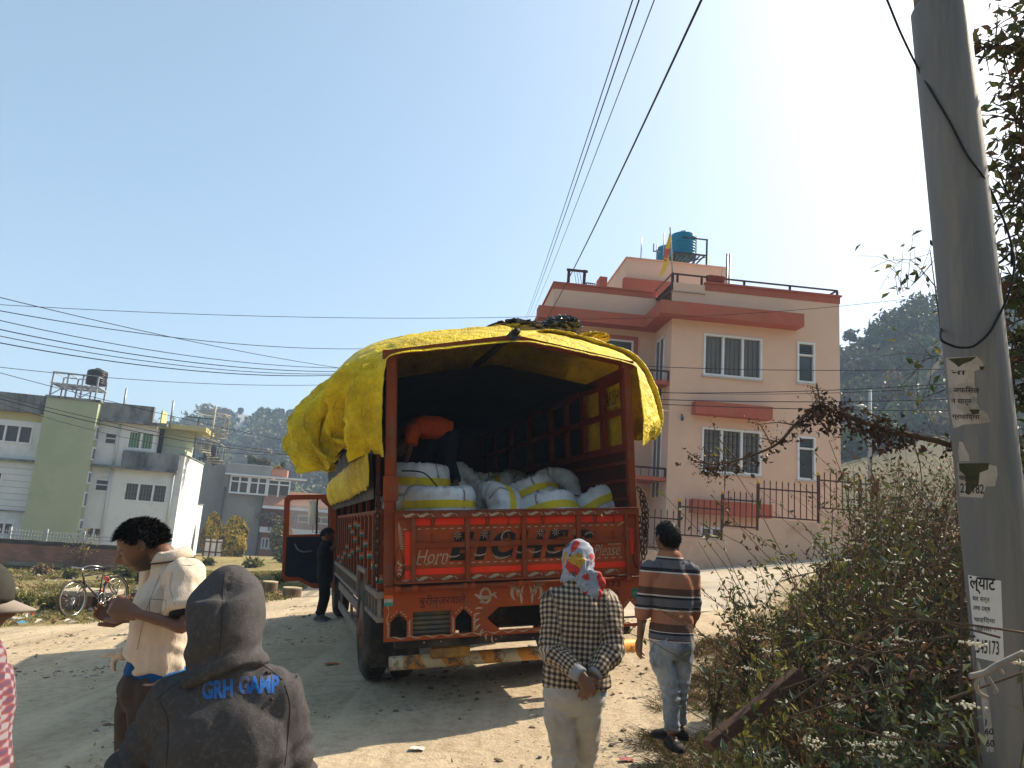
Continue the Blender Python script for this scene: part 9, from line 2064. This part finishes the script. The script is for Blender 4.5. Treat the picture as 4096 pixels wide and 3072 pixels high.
pts = [P(*c8(30, -60), 3.0), P(*c8(62, 0), 3.02), P(*c8(130, 165), 3.04)]+[on_pole(*c8(x, y_), .007) for x, y_ in ((215, 340), (290, 470), (380, 620), (470, 790), (545, 890))]+[P(*c8(600, 990), 3.2), P(*c8(660, 1130), 3.22), P(*c8(700, 1260), 3.2), P(*c8(712, 1350), 3.15), P(*c8(690, 1480), 3.1), P(*c8(640, 1600), 3.08)]
pts += [P(3750+x/2.37, 1300+y_/2.37, 3.06) for x, y_ in ((500, 60), (400, 160), (320, 208), (200, 212), (100, 180), (40, 145))]+[P(3750+25/2.37, 1300+90/2.37, 3.15), P(3750+38/2.37, 1300+10/2.37, 3.3)]
cb_.tube(catmull(pts, 5), .0052, 8); tag(cb_.build('hanging_cable', black_wire), 'black cable running down across the grey pole and looping round it', 'cable')
c2_ = MB(); c2_.tube(catmull([P(*c8(700, 1285), 3.2), P(*c8(650, 1330), 3.25), P(*c8(606, 1368), 3.3)], 4), .005, 6); c2_.tube([P(*c8(703, 1270), 3.19), P(*c8(705, 1350), 3.17)], .010, 8); tag(c2_.build('cable_joint', black_wire), 'short black cable end tied to the loop behind the pole', 'cable')

def wire(p, q, sag, r, lab, grp=None, n=40, t0=0, t1=1):
    p = np.asarray(p); q = np.asarray(q); b = MB(); b.tube([p+(q-p)*t-A(0, 0, sag*4*t*(1-t)) for t in np.linspace(t0, t1, n)], r, 6); return tag(b.build('overhead_wire', black_wire), lab, 'wire', grp)
WU = 'wires running away over the truck'
far = [P(2092, 1296, 60), P(2100, 1294, 60), P(2112, 1292, 60)]
wire(P(2550, -60, 6.5), far[0], .25, .0075, 'leftmost of the three close wires rising from the truck roof to the sky', WU)
wire(P(2577, -60, 6.5), far[1], .25, .0085, 'middle one of the three close wires above the truck, the thickest', WU)
wire(P(2640, -60, 6.5), far[2], .25, .0065, 'rightmost of the three close wires above the truck, standing slightly apart', WU)
wire(P(2852, -100, 5.0), P(2180, 1285, 27.0), .18, .011, 'single thick wire rising from the house roof corner to the top of the picture', WU)
WL = 'wires crossing on the left'
for i, (a, b, Y0, Y1, sg, r, lab) in enumerate((
 ((-60, 1215), (2300, 1262), 26, 34, .3, .011, 'topmost thin wire crossing the left sky level with the truck roof'),
 ((-60, 1232), (1460, 1395), 15, 24, .25, .010, 'wire sloping down from the left edge to the yellow tarpaulin, upper'),
 ((-60, 1175), (1345, 1470), 13, 22, .1, .008, 'steep wire from the left edge crossing the others behind the tarpaulin'),
 ((-60, 1268), (1345, 1472), 16, 24, .25, .010, 'third wire from the top on the left, sagging to the tarpaulin'),
 ((-60, 1305), (1330, 1486), 16, 24, .25, .012, 'fourth wire from the top on the left, a thick one'),
 ((-60, 1332), (1320, 1496), 16, 24, .25, .010, 'fifth wire on the left, just under the thick one'),
 ((-60, 1360), (1310, 1502), 16, 24, .25, .013, 'lowest thick wire of the left bundle'),
 ((-60, 1462), (1290, 1540), 22, 30, .2, .010, 'thin nearly level wire passing the black tank on the steel frame'),
 ((-60, 1475), (1180, 1770), 22, 30, .1, .010, 'wire falling past the black tank towards the hill'),
 ((-60, 1565), (1200, 1815), 24, 34, .25, .012, 'upper cable of the bundle falling across the green tower'),
 ((-60, 1578), (1200, 1822), 24, 34, .3, .017, 'thick cable of the bundle falling across the green tower'),
 ((-60, 1592), (1190, 1818), 24, 34, .55, .009, 'thin slack cable below the bundle on the green tower'))):
    wire(P(*a, Y0), P(*b, Y1), sg, r, lab, WL, t0=-.7, t1=1.6 if b[0] < 1500 else 1.05)
WR = 'wires crossing the pink house'
for i, (a, b, sg, r, lab) in enumerate((((2560, 1464), (4200, 1462), .12, .009, 'uppermost wire crossing the pink house between its two windows'), ((2560, 1570), (4200, 1500), .15, .010, 'wire crossing the pink house above the terracotta shade, rising right'), ((2560, 1566), (4200, 1512), .2, .007, 'thin wire just under the rising one on the pink house'), ((2560, 1595), (4200, 1580), .12, .011, 'thick wire crossing just above the terracotta shade of the pink house'), ((2560, 1613), (4200, 1640), .08, .011, 'lowest wire crossing the terracotta shade of the pink house'), ((2180, 1275), (4200, 1115), .3, .006, 'thin pale wire slanting up across the pink house parapet'))):
    wire(P(*a, 19.5), P(*b, 17.5), sg, r, lab, WR, t0=-.28 if a[0] > 2300 else 0, t1=1.5)
fp = P(3478, 1860, 48); tp = P(3480, 1560, 48); lpole = thing('lamp_post', 'distant grey lamp post on the hillside right of the pink house', 'lamp post', A(fp[0], fp[1], fp[2]-1)); m_ = MB(); m_.tube([A(fp[0], fp[1], fp[2]-1.2), tp], [.14, .10], 10); m_.build('post', mat('pale concrete post', (.4, .4, .4), (.32, .32, .32)), lpole)
m_ = MB(); m_.tube([P(3480, 1640, 48), P(3462, 1625, 48), P(3448, 1622, 48)], .03, 6); m_.build('arm', steel, lpole); m_ = MB(); c = P(3446, 1622, 48); m_.loft([[c+A(dx, w*math.cos(t), h*math.sin(t)) for t in np.linspace(0, 6.28, 10, endpoint=False)] for dx, w, h in ((.18, .03, .02), (.1, .12, .07), (-.25, .14, .07), (-.36, .04, .02))]); m_.build('lamp_head', mat('white lamp shell', (.75, .78, .8), rough=.4), lpole)

def scatter(name, XYs, sizes, m, seed):
    bm = bmesh.new(); bmesh.ops.create_icosphere(bm, subdivisions=1, radius=1); bv_ = np.array([v.co[:] for v in bm.verts]); bf = np.array([[v.index for v in f.verts] for f in bm.faces]); bm.free(); r = np.random.default_rng(seed); n = len(XYs); z = gz_arr(XYs)
    sc = sizes[:, None]*(.6+.8*r.random((n, 3))); sc[:, 2] *= .55; a_ = r.random(n)*6.28; jit = 1+.25*r.normal(size=(n, len(bv_), 1)); V = bv_[None]*jit*sc[:, None, :]; ca, sa = np.cos(a_)[:, None], np.sin(a_)[:, None]; V = np.stack([V[..., 0]*ca-V[..., 1]*sa, V[..., 0]*sa+V[..., 1]*ca, V[..., 2]], 2); V += np.column_stack([XYs, z])[:, None, :]
    F_ = bf[None]+(np.arange(n)*len(bv_))[:, None, None]; return tag(link(name, npmesh(name, V.reshape(-1, 3), F_.reshape(-1, 3), m, r.integers(0, len(m), n).repeat(len(bf)))), kind='stuff')
r9 = np.random.default_rng(90); n = 16000; yy = 2.2+14*r9.random(n)**1.6; xx = -12+14.5*r9.random(n); dens = np.array([noise.noise(Vector((a*.7, b*.7, 14))) for a, b in zip(xx, yy)])+.35*(xx > .3); m_ = (dens > .05) & (xx < 2.6); XYs = np.column_stack([xx, yy])[m_]
scatter('gravel', XYs, (.006+.022*r9.random(len(XYs))**4.0)*(1+.03*XYs[:, 1]), [mat('tan pebble', (.33, .255, .17), (.22, .17, .115), scale=20), mat('grey pebble', (.26, .23, .2), (.17, .15, .13), scale=20), mat('dark clod', (.15, .11, .075), (.1, .075, .05), scale=20)], 91)
n = 520; yy = 2.6+13*r9.random(n)**1.4; xx = -9+11.2*r9.random(n); C = np.column_stack([xx, yy, gz_arr(np.column_stack([xx, yy]))+.012]); D = rdir(n, 0, r9)*A(1, 1, .25); D /= np.linalg.norm(D, axis=1)[:, None]; V, F_ = leafquads(C, D, rdir(n, 2.5, r9), .03+.035*r9.random(n), .018); tag(link('fallen_leaves', npmesh('fallen_leaves', V, F_, [lf_dry, lf_str], r9.integers(0, 2, n))), kind='stuff')
n = 700; yy = 13+16*r9.random(n); xx = edge_x(yy)-r9.random(n)*11; C = np.column_stack([xx, yy, gz_arr(np.column_stack([xx, yy]))+.05]); D = rdir(n, 0, r9)*A(1, 1, .3); D /= np.linalg.norm(D, axis=1)[:, None]; V, F_ = leafquads(C, D, rdir(n, 1.6, r9), .10+.12*r9.random(n), .09); tag(link('litter_scraps', npmesh('litter_scraps', V, F_, [mat('pale litter', (.5, .47, .42), (.4, .36, .3)), lf_dry, lf_str, mat('blue litter', (.1, .3, .45))], r9.choice(4, n, p=[.35, .3, .32, .03]))), kind='stuff')
for i, (px, py, m_, lab) in enumerate(((2505, 3045, mat('torn red wrapper', (.35, .06, .06), (.3, .2, .22)), 'small torn red wrapper on the dirt by the right man'), (1668, 3000, mat('white wrapper', (.6, .58, .55)), 'white scrap of paper on the sunlit dirt at the bottom'), (1325, 2660, mat('orange wrapper', (.5, .16, .05)), 'orange scrap on the shaded dirt'), (520, 2395, mat('red bottle cap', (.5, .03, .02)), 'red bottle cap below the bicycle'))):
    g = G(px, py); b = MB(); s_ = .045*g[1]/5; b.grid([[g+A((u-.5)*s_*2+.2*s_*sn((u*3, v*3, i), 1), (v-.5)*s_*1.4, .012+.35*s_*abs(sn((u*4+i, v*4, 0), 1))) for u in np.linspace(0, 1, 6)] for v in np.linspace(0, 1, 5)]); tag(b.build('wrapper', m_), lab, 'litter')

k = NT('thin dusty air'); k.t.nodes.remove(k.b); pv = k.n('ShaderNodeVolumePrincipled'); pv.inputs['Color'].default_value = (.52, .70, .98, 1); pv.inputs['Density'].default_value = .0013; pv.inputs['Anisotropy'].default_value = .0; k.l(pv.outputs[0], k.t.nodes['Material Output'].inputs['Volume'])
hz = MB(); hz.box(-320, -60, -14, 320, 330, 75); tag(hz.build('haze', k.m), kind='stuff')
